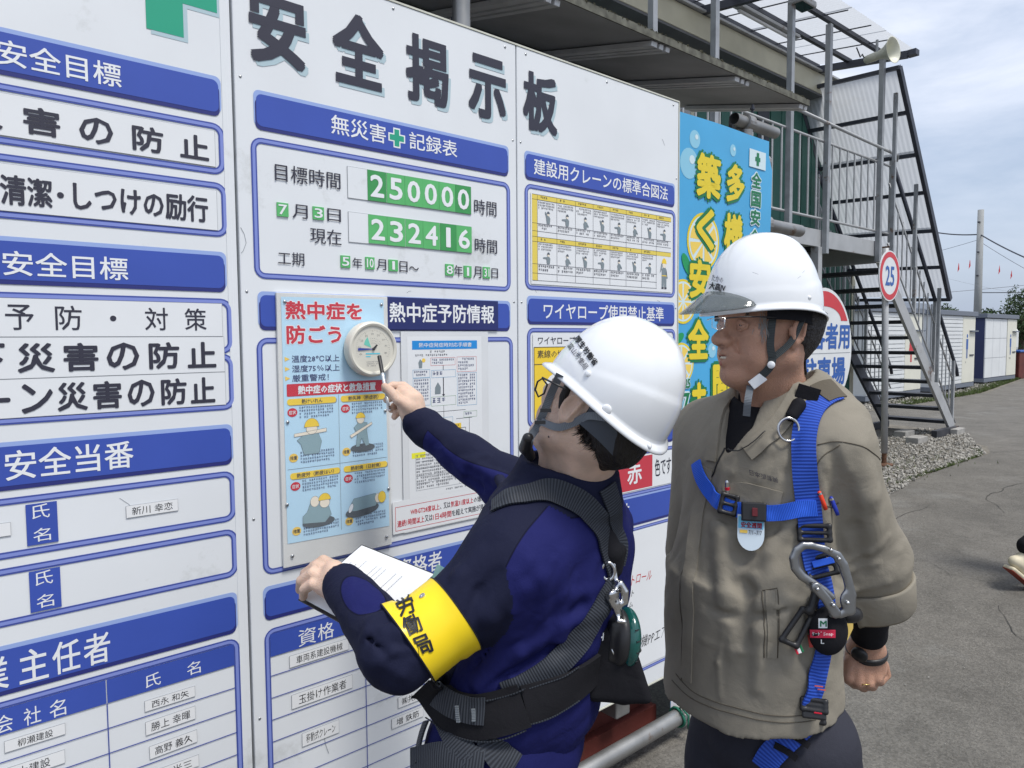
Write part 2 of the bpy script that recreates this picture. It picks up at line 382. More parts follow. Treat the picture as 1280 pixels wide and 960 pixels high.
def tile(p, c, x0, x1, z0, z1, m, lift=0.0038, bold=0.01, sm=False):
    q = MB(); q.box(x0 + 0.0005, x1 - 0.0005, YB - lift + 0.0004, YB - 0.0003, z0, z1); q.build('number_tile', m, p)
    w_, h_ = x1 - x0, z1 - z0; kx = 0.36 if c == '1' else 0.14
    tx(p, c, x0 + w_ * kx, x1 - w_ * kx, z0 + h_ * 0.13, z1 - h_ * 0.13, M_wtx, 0.03 if h_ > .05 else 0.02, lift + 0.0002, res=3)
for row, (s, za, zb) in enumerate((('250000', 1.904, 1.984), ('232416', 1.790, 1.867))):
    q = MB(); q.box(0.902, 1.307, YB - 0.0018, YB - 0.0002, za - 0.001, zb + 0.001); q.build('tile_holder_edge', M_line, Mi)
    q = MB(); q.rect(0.903, 1.306, za, zb, YB - 0.002); q.build('tile_holder', M_white, Mi)
    for k, c in enumerate(s):
        dx = random.uniform(-0.0008, 0.0008); tile(Mi, c, 0.960 + k * 0.0577 + dx, 0.960 + (k + 1) * 0.0577 + dx, za + random.uniform(0, 0.0015), zb, M_tile2 if (row == 0 and k in (0, 5)) or (row == 1 and k == 4) else M_tile)
for c, a, b, z0, z1 in (('7', 0.710, 0.740, 1.836, 1.869), ('3', 0.803, 0.834, 1.838, 1.870), ('5', 0.877, 0.905, 1.722, 1.753), ('10', 0.949, 0.977, 1.722, 1.754), ('1', 1.020, 1.050, 1.721, 1.752),
        ('8', 1.209, 1.239, 1.719, 1.752), ('1', 1.276, 1.305, 1.717, 1.751), ('31', 1.348, 1.376, 1.718, 1.752)):
    tile(Mi, c, a, b, z0, z1, M_tile, sm=True)
for s, a, b, z0, z1 in (('月', 0.750, 0.790, 1.836, 1.870), ('日', 0.843, 0.881, 1.838, 1.870), ('現在', 0.795, 0.881, 1.778, 1.817), ('工期', 0.710, 0.778, 1.719, 1.751), ('年', 0.911, 0.940, 1.722, 1.750),
        ('月', 0.983, 1.013, 1.722, 1.751), ('日', 1.055, 1.081, 1.720, 1.750), ('～', 1.086, 1.118, 1.727, 1.738), ('年', 1.241, 1.272, 1.718, 1.751), ('月', 1.312, 1.343, 1.717, 1.752), ('日', 1.382, 1.408, 1.720, 1.750),
        ('時間', 1.318, 1.404, 1.907, 1.952), ('時間', 1.319, 1.405, 1.794, 1.837)):
    tx(Mi, s, a, b, z0, z1, bold=0.004)
header(Mi, 0.663, 1.452, 1.567, 1.643); frame(Mi, 0.658, 1.460, 0.962, 1.533)
header(Mi, 0.655, 1.452, 0.850, 0.918)
tx(Mi, '資格者', 1.030, 1.183, 0.856, 0.914, M_wtx, 0.01)
frame(Mi, 0.656, 1.452, 0.20, 0.812)
mb = MB(); mb.rect(0.663, 1.446, 0.7475, 0.805, YB - 0.002); mb.build('table_heading', M_blue, Mi)
tx(Mi, '資', 0.736, 0.784, 0.747 + 0.004, 0.795, M_wtx); tx(Mi, '格', 0.779 + 0.01, 0.829 + 0.006, 0.747 + 0.004, 0.795, M_wtx); tx(Mi, '名', 0.862, 0.906, 0.751, 0.795, M_wtx)
mb = MB()
for k in range(9): z = 0.6985 - k * 0.0565; mb.rect(0.663, 1.446, z - 0.0011, z + 0.0011, YB - 0.0018)
mb.rect(0.9245, 0.9267, 0.21, 0.7475, YB - 0.0019); mb.build('table_lines', M_fr1, Mi)
for i, (a, b, c, d, s, t) in enumerate([(0.711, 0.876, 0.704, 0.735, '車両系建設機械', 0.0), (0.714, 0.885, 0.595, 0.632, '玉掛け作業者', 0.0), (0.739, 0.843, 0.486, 0.522, '移動式クレーン', 0.0),
        (1.026, 1.110, 0.487, 0.519, '㈱共栄', 0), (1.004, 1.110, 0.434, 0.464, '増 鉄筋', 0)]):
    slip(Mi, a, b, c, d, s, i, t, name='name_slip')
# crack lines near the left edge of the middle panel
mb = MB(); mb.tube([(0.622, YB - 0.0004, 1.80), (0.630, YB - 0.0004, 1.785), (0.634, YB - 0.0004, 1.765), (0.626, YB - 0.0004, 1.745), (0.6215, YB - 0.0004, 1.74)], 0.0007, 4); mb.build('crack', M_line, Mi)
mb = MB(); mb.tube([(0.80, YB - 0.0004, 0.502), (0.803, YB - 0.0004, 0.470), (0.812, YB - 0.0004, 0.44)], 0.0009, 4); mb.build('scratch', M_line, Mi)
# right panel ---------------------------------------------------------
header(R, 1.527, 2.296, 2.047, 2.119); tx(R, '建設用クレーンの標準合図法', 1.560, 2.256, 2.058, 2.110, M_wtx, 0.012)
frame(R, 1.528, 2.300, 1.698, 2.019)
# crane signal chart
mb = MB(); mb.rect(1.546, 2.281, 1.710, 2.002, YB - 0.0022); mb.build('chart_sheet', M_paper, R)
M_yel2 = mat('print_dull_yellow', lin(226, 204, 92), 0.5); M_fig = mat('print_grey', lin(128, 140, 146), 0.5); M_skin2 = mat('print_cream', lin(236, 226, 208), 0.5)
mb = MB(); mb.rect(1.551, 2.277, 1.980, 1.996, YB - 0.0026); mb.rect(1.551, 2.277, 1.846, 1.862, YB - 0.0026); mb.rect(1.551, 1.574, 1.722, 1.980, YB - 0.0027); mb.build('chart_bands', M_yel2, R)
mb = MB()
for k in range(8):
    x = 1.574 + k * 0.0876; mb.rect(x - 0.0006, x + 0.0006, 1.722, 1.996, YB - 0.0028)
for z in (1.996, 1.980, 1.905, 1.880, 1.862, 1.846, 1.775, 1.745, 1.722): mb.rect(1.551, 2.277 if z > 1.85 else 2.19, z - 0.0006, z + 0.0006, YB - 0.00285)
for k in range(8):
    x = 1.578 + k * 0.0876
    scribble(mb, x, x + 0.074, 1.950, 1.976, 3, YB - 0.003, k); scribble(mb, x, x + 0.074, 1.884, 1.904, 2, YB - 0.003, k + 9); scribble(mb, x + .01, x + 0.05, 1.983, 1.993, 1, YB - 0.0032, k + 20)
    if k < 7: scribble(mb, x, x + 0.07, 1.818, 1.843, 3, YB - 0.003, k + 30); scribble(mb, x, x + 0.074, 1.750, 1.773, 2, YB - 0.003, k + 40); scribble(mb, x + .01, x + 0.05, 1.849, 1.859, 1, YB - 0.0032, k + 50)
mb.build('chart_print', M_ink, R)
def figure(p, x, z, h, pose, lift=0.0034, seed=0):
    """little drawn worker: helmet, face, grey clothes; flat print"""
    g = MB(); y = YB - lift
    g.poly([(x - .16 * h, z), (x + .16 * h, z), (x + .22 * h, z + .42 * h), (x + .06 * h, z + .60 * h), (x - .06 * h, z + .60 * h), (x - .22 * h, z + .42 * h)], y)
    if pose == 0: g.poly([(x - .2 * h, z + .40 * h), (x - .36 * h, z + .85 * h), (x - .28 * h, z + .9 * h), (x - .08 * h, z + .55 * h)], y - .0001)
    elif pose == 1: g.poly([(x - .1 * h, z + .38 * h), (x - .6 * h, z + .42 * h), (x - .6 * h, z + .5 * h), (x - .1 * h, z + .56 * h)], y - .0001)
    else: g.poly([(x + .1 * h, z + .36 * h), (x + .34 * h, z + .12 * h), (x + .42 * h, z + .2 * h), (x + .16 * h, z + .55 * h)], y - .0001)
    g.build('printed_figure', M_fig, p)
    f = MB(); f.poly(ellipse(x, z + .70 * h, .12 * h, .13 * h, 10), y - .0002); f.build('printed_figure', M_skin2, p)
    hl = MB(); hl.poly([(x + .16 * h * math.cos(t), z + .74 * h + .2 * h * math.sin(t)) for t in (math.pi * k / 8 for k in range(9))], y - .0004); return hl
hm = MB()
for k in range(8): hm2 = figure(R, 1.622 + k * 0.0876, 1.908, 0.042, k % 3); hm.add(hm2.V, hm2.F)
for k in range(7): hm2 = figure(R, 1.622 + k * 0.0876, 1.778, 0.040, (k + 1) % 3); hm.add(hm2.V, hm2.F)
hm.build('printed_helmets', mat('print_slate', lin(90, 98, 108), 0.5), R)['kind'] = 'stuff'
def worker(p, x, z, h, lift, helmet=M_yel):
    y = YB - lift
    g = MB(); g.poly([(x - .12 * h, z + .03 * h), (x - .02 * h, z + .03 * h), (x, z + .36 * h), (x + .02 * h, z + .03 * h), (x + .12 * h, z + .03 * h), (x + .12 * h, z + .62 * h), (x + .05 * h, z + .68 * h), (x - .05 * h, z + .68 * h), (x - .12 * h, z + .62 * h)], y)
    g.poly([(x - .12 * h, z + .62 * h), (x - .22 * h, z + .48 * h), (x - .14 * h, z + .80 * h), (x - .10 * h, z + .78 * h), (x - .12 * h, z + .62 * h)], y)
    g.poly([(x + .12 * h, z + .62 * h), (x + .19 * h, z + .34 * h), (x + .13 * h, z + .33 * h), (x + .09 * h, z + .5 * h)], y); g.build('printed_worker', M_fig, p)
    g = MB(); g.poly(ellipse(x, z + .76 * h, .09 * h, .10 * h, 12), y - .0002); g.build('printed_worker', M_skin2, p)
    g = MB(); g.poly([(x + .12 * h * math.cos(t), z + .80 * h + .17 * h * math.sin(t)) for t in (math.pi * k / 8 for k in range(9))], y - .0004); g.rect(x - .12 * h, x + .12 * h, z + .40 * h, z + .43 * h, y - .0004); g.build('printed_worker', helmet, p)
    g = MB(); g.rect(x - .13 * h, x - .02 * h, z, z + .05 * h, y - .0002); g.rect(x + .02 * h, x + .13 * h, z, z + .05 * h, y - .0002); g.build('printed_worker', M_ink, p)
worker(R, 2.235, 1.722, 0.120, 0.0032)
header(R, 1.534, 2.300, 1.589, 1.663); tx(R, 'ワイヤロープ使用禁止基準', 1.600, 2.235, 1.597, 1.652, M_wtx, 0.012)
frame(R, 1.535, 2.304, 1.252, 1.562)
mb = MB(); mb.rect(1.552, 2.287, 1.262, 1.550, YB - 0.0022); mb.build('chart_sheet', M_paper, R)
mb = MB(); mb.rect(1.556, 2.262, 1.270, 1.506, YB - 0.0026); mb.build('chart_ground', M_yel, R)
tx(R, 'ワイヤロープは次のものを使用してはならないこと。', 1.574, 2.255, 1.514, 1.541, M_ink, 0.004, 0.003, res=1)
tx(R, '素線の切断', 1.571, 1.722, 1.470, 1.496, M_ink, 0.006, 0.003, res=1); tx(R, '摩耗', 1.93, 2.02, 1.470, 1.496, M_ink, 0.006, 0.003, res=1)
mb = MB(); mb.poly(ellipse(1.66, 1.37, 0.06, 0.05, 20, 0.3), YB - 0.003); mb.build('chart_figure', M_wtx, R); mb = MB(); mb.poly(ellipse(1.95, 1.36, 0.06, 0.05, 20), YB - 0.003); mb.build('chart_figure', M_wtx, R)
mb = MB()
for z in (1.506, 1.450, 1.270): mb.rect(1.556, 2.262, z - .001, z + .001, YB - 0.0032)
for x in (1.556, 1.79, 2.03, 2.262): mb.rect(x - .001, x + .001, 1.27, 1.506, YB - 0.0033)
for k in range(9): mb.poly(ellipse(1.66 + .03 * math.cos(k * .7), 1.37 + .026 * math.sin(k * .7), .011, .011, 8), YB - 0.0034)
mb.build('chart_print', M_ink, R)
header(R, 1.535, 2.300, 1.135, 1.209)
tx(R, '標識の色', 1.85, 2.03, 1.145, 1.196, M_wtx, 0.01)
frame(R, 1.535, 2.312, 0.950, 1.102)
mb = MB(); mb.rect(1.552, 2.298, 0.962, 1.090, YB - 0.0022); mb.build('chart_sheet', M_paper, R)
mb = MB(); mb.rect(1.957, 2.170, 0.966, 1.088, YB - 0.0026); mb.build('red_square', mat('print_soft_red', lin(196, 62, 76), 0.45), R)
tx(R, '赤', 2.022, 2.106, 0.988, 1.068, M_wtx, 0.02, 0.003); tx(R, '色です', 2.185, 2.287, 1.000, 1.068, M_ink, 0.006, 0.003); tx(R, '識色は', 1.80, 1.944, 1.004, 1.078, M_ink, 0.006, 0.003)
header(R, 1.535, 2.310, 0.838, 0.936); tx(R, 'お知らせ', 1.80, 2.034, 0.868, 0.926, M_wtx, 0.012)
frame(R, 1.535, 2.314, 0.255, 0.815, 0.012)
mb = MB(); mb.rect(1.552, 2.300, 0.268, 0.803, YB - 0.0022); mb.build('writing_sheet', M_paper, R)
# marker-pen notes
def hand(p, s, x0, x1, z0, z1, m, sh=0.25, lift=0.0026):
    P, F = text2d(s, x0, x1, z0, z1, 0.0, 1); P = P.copy(); P[:, 0] += (P[:, 1] - z0) * sh; P[:, 1] += np.sin(P[:, 0] * 40) * 0.002
    mkmesh('handwriting', [(q[0], YB - lift, q[1]) for q in P], F, m, p)
hand(R, '一斉パトロール', 1.935, 2.165, 0.600, 0.642, mat('marker_red', lin(190, 60, 66), 0.5))
hand(R, '・溶接機PPエアー', 2.00, 2.296, 0.345, 0.392, M_inkb); hand(R, 'ート', 2.015, 2.060, 0.560, 0.582, M_inkb); hand(R, 'ム', 2.03, 2.055, 0.520, 0.540, M_inkb)

# ------------------------------------------------------------------ heat poster in a clear case, gauge, notices
YP = YB - 0.010
poster = thing('heatstroke_poster', 'tall pale blue heatstroke poster with red headline, screwed to the board in a clear case', 'poster', (0, 0, ZO))
M_back = mat('case_back', (0.66, 0.665, 0.65), 0.45, var=0.05, vscale=8)
M_cyan = mat('poster_pale_blue', lin(186, 220, 240), 0.30, var=0.03, vscale=4)
mb = MB(); mb.box(0.700, 1.010, YP, YB - 0.002, 0.966, 1.650); mb.build('backing_plate', M_back, poster, bevel=0.001)
mb = MB(); mb.poly([(0.711, 1.026), (1.003, 1.020), (0.997, 1.642), (0.711, 1.640)], YP - 0.001); mb.build('print_sheet', M_cyan, poster)
def pt(s, x0, x1, z0, z1, m, bold=0.0, lift=0.0016, res=2): return text(s, x0, x1, z0, z1, YP - lift, m, poster, bold, res=res)
for s, a, b, c, d in (('熱中症を', 0.721, 0.932, 1.585, 1.631), ('防ごう', 0.722, 0.870, 1.524, 1.571)):
    pt(s, a - .002, b + .002, c - .002, d + .002, M_wtx, 0.075, 0.0013); pt(s, a, b, c, d, M_red, 0.034)
M_nv = mat('print_navy', lin(50, 62, 110), 0.45); M_or = mat('print_amber', lin(238, 200, 90), 0.45)
for s, z, b in (('温度28℃以上', 1.478, 0.863), ('湿度75％以上', 1.4535, 0.863), ('厳重警戒！', 1.430, 0.832)):
    pt(s, 0.734, b, z, z + 0.018, M_nv, 0.012, res=1); q = MB(); q.poly([(0.716, z + .003), (0.729, z + .009), (0.716, z + .015)], YP - .0016); q.build('bullet', M_or, poster)
q = MB(); q.poly(rr(0.719, 1.000, 1.394, 1.425, 0.003), YP - 0.0016); q.build('red_band', M_red, poster); pt('熱中症の症状と救急措置', 0.748, 0.968, 1.398, 1.420, M_wtx, 0.03, 0.002, 1)
for (x0, x1, zt, s) in ((0.719, 0.851, 1.372, '熱けいれん'), (0.864, 0.997, 1.372, '熱失神（熱虚脱）'), (0.722, 0.857, 1.186, '熱疲労（熱疲はい）'), (0.868, 0.999, 1.186, '熱射病（日射病）')):
    q = MB(); q.poly(rr(x0 + .002, x1 + .002, zt - .002, zt + 0.014, 0.007), YP - 0.0014); q.build('caption_shadow', M_fig, poster)
    q = MB(); q.poly(rr(x0, x1, zt, zt + 0.016, 0.007), YP - 0.0017); q.build('caption_band', M_yel, poster); wd = 0.0125 * len(s) / 2
    pt(s, (x0 + x1) / 2 - wd * .9, (x0 + x1) / 2 + wd * .9, zt + .002, zt + .014, M_ink, 0.015, 0.002, 1)
    q = MB(); q.poly(ellipse(x0 + .013, zt - .018, .013, .011), YP - 0.0017); q.build('symptom_dot', M_red, poster); pt('症状', x0 + .004, x0 + .022, zt - .023, zt - .013, M_wtx, 0.01, 0.002, 1)
    q = MB(); q.poly(ellipse(x0 + .013, zt - .132, .012, .011), YP - 0.0017); q.build('treatment_dot', M_or, poster); pt('措置', x0 + .004, x0 + .022, zt - .137, zt - .127, M_ink, 0.01, 0.002, 1)
    q = MB(); scribble(q, x0 + .031, x1 - .004, zt - .036, zt - .004, 4, YP - .0018, int(x0 * 900 + zt * 99)); scribble(q, x0 + .031, x1 - .004, zt - .150, zt - .118, 4, YP - .0018, int(x0 * 700 + zt * 99)); q.build('small_print', M_nv, poster)
q = MB(); q.rect(.8575, .8585, 1.035, 1.392, YP - .0015); q.rect(.716, .998, 1.2115, 1.2125, YP - .0015); q.build('dividers', M_fig, poster)
M_cl = mat('print_work_grey', lin(140, 168, 176), 0.45); M_dk = mat('print_shadow_grey', lin(84, 92, 98), 0.45)
def pw(polys, m):
    q = MB()
    for k, p_ in enumerate(polys): q.poly(p_, YP - 0.0019 - pw.n); pw.n += 0.00004
    q.build('printed_worker', m, poster); q = MB()
    for p_ in polys:
        n_ = len(p_)
        for i in range(n_):
            a_, b_ = np.array(p_[i]), np.array(p_[(i + 1) % n_]); d_ = b_ - a_; d_ = d_ / (np.linalg.norm(d_) + 1e-9); e_ = np.array([-d_[1], d_[0]]) * .00035
            q.poly([tuple(a_ - e_), tuple(b_ - e_), tuple(b_ + e_), tuple(a_ + e_)], YP - .0019 - pw.n - i * .0000002)
        pw.n += .00002
    q.build('printed_outline', M_dk, poster)
pw.n = 0.0
# carrying a log (upper left)
pw([[(0.760, 1.245), (0.800, 1.245), (0.808, 1.275), (0.800, 1.296), (0.780, 1.302), (0.758, 1.294), (0.742, 1.283), (0.752, 1.272)]], M_cl); pw([[(0.735, 1.292), (0.735, 1.300), (0.822, 1.308), (0.822, 1.299)], ellipse(0.782, 1.309, .015, .014)], M_skin2)
pw([[(0.782 + .020 * math.cos(t), 1.314 + .022 * math.sin(t)) for t in (math.pi * k / 10 for k in range(11))]], M_yel)
# standing with a bar (upper right)
pw([ellipse(0.925, 1.246, .036, .011)], M_dk); pw([[(0.905, 1.250), (0.915, 1.250), (0.922, 1.272), (0.934, 1.250), (0.944, 1.252), (0.938, 1.290), (0.940, 1.312), (0.918, 1.318), (0.900, 1.302), (0.910, 1.285)]], M_cl)
pw([ellipse(0.920, 1.322, .011, .011), [(0.888, 1.282), (0.892, 1.275), (0.955, 1.307), (0.953, 1.313)]], M_skin2); pw([[(0.920 + .014 * math.cos(t), 1.326 + .015 * math.sin(t)) for t in (math.pi * k / 10 for k in range(11))]], M_yel)
# kneeling (lower left)
pw([ellipse(0.795, 1.068, .044, .013)], M_dk); pw([[(0.752, 1.070), (0.812, 1.064), (0.830, 1.082), (0.822, 1.108), (0.790, 1.112), (0.772, 1.118), (0.764, 1.098), (0.752, 1.088)]], M_cl)
pw([ellipse(0.812, 1.115, .014, .013), ellipse(0.785, 1.122, .012, .014)], M_skin2); pw([[(0.812 + .017 * math.cos(t), 1.122 + .018 * math.sin(t)) for t in (math.pi * k / 10 for k in range(11))]], M_yel)
# lying (lower right)
pw([ellipse(0.920, 1.078, .050, .016, 20, .1)], M_dk); pw([[(0.884, 1.080), (0.900, 1.078), (0.960, 1.084), (0.972, 1.100), (0.960, 1.118), (0.895, 1.112), (0.886, 1.098)]], M_cl)
pw([ellipse(0.968, 1.104, .010, .013)], M_skin2); pw([ellipse(0.980, 1.105, .012, .016)], M_yel); pw([ellipse(0.886, 1.088, .006, .013, 12, -.4)], M_wtx)
M_screw = mat('screw_steel', (0.45, 0.46, 0.47), 0.3, 1.0)
for x, z in ((0.720, 1.628), (0.990, 1.628), (0.719, 1.331), (0.996, 1.340), (0.722, 0.993), (0.993, 0.991), (1.002, 1.124), (0.712, 1.125)):
    q = MB(); q.lathe([(0.0045, 0), (0.0045, 0.002), (0.003, 0.0035), (0.0, 0.004)], (x, YP - 0.001, z), (0, -1, 0), 10); q.build('screw', M_screw, poster, smooth=True)
M_acr = mat('clear_acrylic', (.9, .95, 1), 0.05, alpha=0.025, spec=0.5)
q = MB(); q.box(0.701, 1.009, YP - 0.0042, YP - 0.0036, 0.967, 1.649); q.build('clear_cover', M_acr, poster)
# temperature and humidity gauge
gx, gz = 0.945, 1.509 + ZO; gauge = thing('temperature_gauge', 'round cream temperature and humidity gauge hung over the blue heatstroke poster', 'gauge', (gx, YP - 0.005, gz))
M_cream = mat('gauge_cream', (0.66, 0.64, 0.56), 0.35, bump=0.03, bscale=30)
q = MB(); q.lathe([(0.060, 0), (0.0725, 0.003), (0.0735, 0.022), (0.071, 0.030), (0.067, 0.0325), (0.062, 0.031), (0.0605, 0.027)], (0, 0, 0), (0, -1, 0), 48); autosmooth(q.build('bezel', M_cream, gauge), 40)
M_dial = mat('dial_white', (0.74, 0.77, 0.79), 0.4)
q = MB(); q.lathe([(0.061, 0.0265), (0.0, 0.0266)], (0, 0, 0), (0, -1, 0), 48, cap=False); q.build('dial', M_dial, gauge)
YD = -0.0270
q = MB()
for k in range(41):
    a = math.radians(205 - k * 230 / 40); l = 0.048 if k % 5 else 0.045; t = 0.0004
    for rr0, rr1 in ((l, 0.0505),):
        c, s = math.cos(a), math.sin(a); q.poly([(rr0 * c - t * s, rr0 * s + t * c), (rr0 * c + t * s, rr0 * s - t * c), (rr1 * c + t * s, rr1 * s - t * c), (rr1 * c - t * s, rr1 * s + t * c)], YD)
for k in range(9):
    a = math.radians(200 - k * 27); text(str(k * 10), .0395 * math.cos(a) - .004, .0395 * math.cos(a) + .004, .0395 * math.sin(a) - .0028, .0395 * math.sin(a) + .0028, YD, None, mb=q, res=1)
for k in range(7):
    a0 = math.radians(105 - k * 12)
    for j in range(3): x_, z_ = (.016 + j * .006) * math.cos(a0), (.016 + j * .006) * math.sin(a0); q.rect(x_ - .0012, x_ + .0012, z_ - .0005, z_ + .0005, YD)
scribble(q, -.020, .020, -.047, -.032, 3, YD, 5)
q.build('dial_print', M_nv, gauge)
q = MB(); q.poly([(-0.006, 0.004), (-0.027, 0.012), (-0.024, 0.022), (-0.016, 0.032)], YD - .0005); q.build('comfort_zone', mat('print_teal', lin(110, 200, 180), 0.45), gauge)
q = MB(); q.rect(-.022, 0.02, -.014, -.0105, YD - .0004); q.rect(-.022, -.008, -.021, -.018, YD - .0004); q.build('colour_bars', mat('print_aqua', lin(90, 196, 214), 0.45), gauge)
q = MB(); q.poly([(0.003, 0.0008), (0.003, -0.0008), (-0.044, -0.0035), (-0.046, 0.0), (-0.044, 0.0035)], YD - 0.002); q.build('pointer', mat('pointer_blue', lin(40, 60, 150), 0.4), gauge)
q = MB(); q.poly([(-0.002, 0.003), (0.002, -0.003), (0.012, 0.010), (0.010, 0.013)], YD - 0.003); q.lathe([(0.0035, 0.027), (0.0035, 0.031), (0, 0.032)], (0, 0, 0), (0, -1, 0), 12); q.build('pointer', M_inkb, gauge)
q = MB(); q.lathe([(0.0615, 0.0312), (0.0, 0.0322)], (0, 0, 0), (0, -1, 0), 48, cap=False); autosmooth(q.build('glass', M_acr, gauge))
# navy title plate
npl = thing('title_plate', 'dark navy plate with white lettering laid over the blue heading above the flow chart notice', 'plate', (0, 0, ZO))
q = MB(); q.box(1.0115, 1.404, YB - 0.006, YB - 0.0028, 1.561, 1.650); q.build('plate', M_navy, npl, bevel=0.0005)
text('熱中症予防情報', 1.018, 1.388, 1.581, 1.636, YB - 0.0063, M_wtx, npl, 0.018)
# flow chart notice in a clear sleeve
fl = thing('flow_chart_notice', 'white flow chart sheet with a blue title bar in a clear sleeve', 'notice', (0, 0, ZO))
q = MB(); q.box(1.054, 1.364, YB - 0.0042, YB - 0.0028, 0.988, 1.556); q.build('sleeve', mat('sleeve_clear', (0.70, 0.72, 0.74), 0.12, var=.03, vscale=7, bump=.12, bscale=6), fl)
YF = YB - 0.0045
q = MB(); q.rect(1.074, 1.338, 1.082, 1.542, YF); q.build('sheet', M_paper, fl)
q = MB(); q.rect(1.090, 1.321, 1.505, 1.530, YF - .0003); q.build('title_bar', mat('print_sky_blue', lin(40, 140, 214), 0.45), fl)
text('熱中症発症時対応手順書', 1.112, 1.300, 1.511, 1.524, YF - .0006, M_wtx, fl, 0.008, res=1)
M_cyl = mat('print_cyan_line', lin(90, 160, 200), 0.45); M_rdl = mat('print_red_line', lin(206, 80, 80), 0.45); M_gnl = mat('print_green_line', lin(130, 170, 130), 0.45)
def bx(x0, x1, z0, z1, m, rows, seed):
    a = MB(); t = .0008; a.ring([(x0, z0), (x1, z0), (x1, z1), (x0, z1)], [(x0 + t, z0 + t), (x1 - t, z0 + t), (x1 - t, z1 - t), (x0 + t, z1 - t)], YF - .0003); a.build('flow_box', m, fl)
    if rows: a = MB(); scribble(a, x0 + .004, x1 - .004, z0 + .003, z1 - .003, rows, YF - .0004, seed); a.build('small_print', M_nv, fl)
bx(1.152, 1.239, 1.458, 1.481, M_rdl, 2, 1); bx(1.245, 1.318, 1.437, 1.482, M_rdl, 4, 2); bx(1.091, 1.149, 1.425, 1.448, M_cyl, 2, 3); bx(1.154, 1.240, 1.423, 1.445, M_cyl, 1, 4)
bx(1.091, 1.150, 1.345, 1.424, M_cyl, 8, 5); bx(1.245, 1.318, 1.336, 1.434, M_cyl, 10, 6); bx(1.152, 1.240, 1.341, 1.368, M_gnl, 1, 7); bx(1.16, 1.228, 1.290, 1.306, M_cyl, 1, 8); bx(1.268, 1.318, 1.300, 1.318, M_gnl, 1, 9); bx(1.245, 1.322, 1.196, 1.214, M_cyl, 1, 10)
q = MB()
for a, b, c, d in ((1.1945, 1.1965, 1.445, 1.458), (1.194, 1.197, 1.372, 1.423), (1.195, 1.1962, 1.306, 1.341), (1.115, 1.275, 1.323, 1.3242), (1.240, 1.30, 1.298, 1.2992), (1.288, 1.2892, 1.214, 1.300), (1.274, 1.2752, 1.214, 1.270), (1.23, 1.275, 1.270, 1.2712), (1.115, 1.1162, 1.305, 1.324)): q.rect(a, b, c, d, YF - .0003)
q.poly([(1.190, 1.374), (1.201, 1.374), (1.1955, 1.367)], YF - .0004); q.build('flow_arrows', M_ink, fl)
q = MB(); scribble(q, 1.15, 1.26, 1.492, 1.502, 1, YF - .0003, 31); scribble(q, 1.10, 1.315, 1.483, 1.492, 1, YF - .0003, 32); scribble(q, 1.098, 1.24, 1.105, 1.205, 11, YF - .0003, 33, ch=.0062); scribble(q, 1.2, 1.30, 1.088, 1.096, 1, YF - .0003, 34); q.build('small_print', M_ink, fl)
q = MB()
for k in range(6): z = 1.205 - k * .0205; q.rect(1.096, 1.322, z - .0005, z + .0005, YF - .00025)
for x in (1.096, 1.172, 1.25, 1.322): q.rect(x - .0005, x + .0005, 1.1025, 1.205, YF - .00026)
q.build('table_lines', M_line, fl)
q = MB(); q.rect(1.083, 1.13, 1.196, 1.212, YF - .0002); q.build('highlight', mat('print_lemon', lin(238, 236, 60), 0.45), fl)
q = MB(); q.rect(1.186, 1.258, 1.258, 1.285, YF - .0003); q.build('sticky_tab', mat('sticky_yellow', lin(236, 200, 66), 0.5), fl)
q = MB(); scribble(q, 1.19, 1.254, 1.262, 1.282, 2, YF - .0005, 44); q.build('small_print', M_ink, fl)
figure_mb = MB(); figure_mb.poly(ellipse(1.128, 1.474, .006, .006), YF - .0003); figure_mb.build('printed_sun', M_or, fl)
figure_mb = MB(); figure_mb.poly([(1.112, 1.452), (1.122, 1.452), (1.124, 1.470), (1.116, 1.478), (1.110, 1.468)], YF - .0003); figure_mb.poly([(1.165, 1.375), (1.185, 1.375), (1.186, 1.395), (1.176, 1.410), (1.166, 1.395)], YF - .0003); figure_mb.build('printed_patient', M_fig, fl)['kind'] = 'stuff'
# red-bordered notice
rn = thing('red_border_notice', 'low wide white notice with thin red border and red and black lettering', 'notice', (0, 0, ZO))
q = MB(); q.box(1.018, 1.470, YB - 0.0044, YB - 0.0030, 0.990, 1.082); q.build('sheet', M_paper, rn)
q = MB(); a, b, c, d = 1.026, 1.462, 0.998, 1.066; t = .0013; q.ring([(a, c), (b, c), (b, d), (a, d)], [(a + t, c + t), (b - t, c + t), (b - t, d - t), (a + t, d - t)], YB - .0047); q.build('border', M_red, rn)
YN = YB - .0048
for s, x0, x1, z0, z1, m in (('WBGT28度以上', 1.076, 1.176, 1.036, 1.054, M_red), ('、又は', 1.178, 1.214, 1.036, 1.054, M_ink), ('気温31度以上', 1.216, 1.300, 1.036, 1.054, M_red), ('の環境で', 1.302, 1.36, 1.036, 1.054, M_ink),
        ('連続1時間以上', 1.032, 1.122, 1.008, 1.027, M_red), ('又は', 1.124, 1.150, 1.008, 1.027, M_ink), ('1日4時間', 1.152, 1.218, 1.008, 1.027, M_red), ('を超えて実施が見込まれる', 1.220, 1.400, 1.008, 1.027, M_ink)):
    text(s, x0, x1, z0, z1, YN, m, rn, 0.012, res=1)
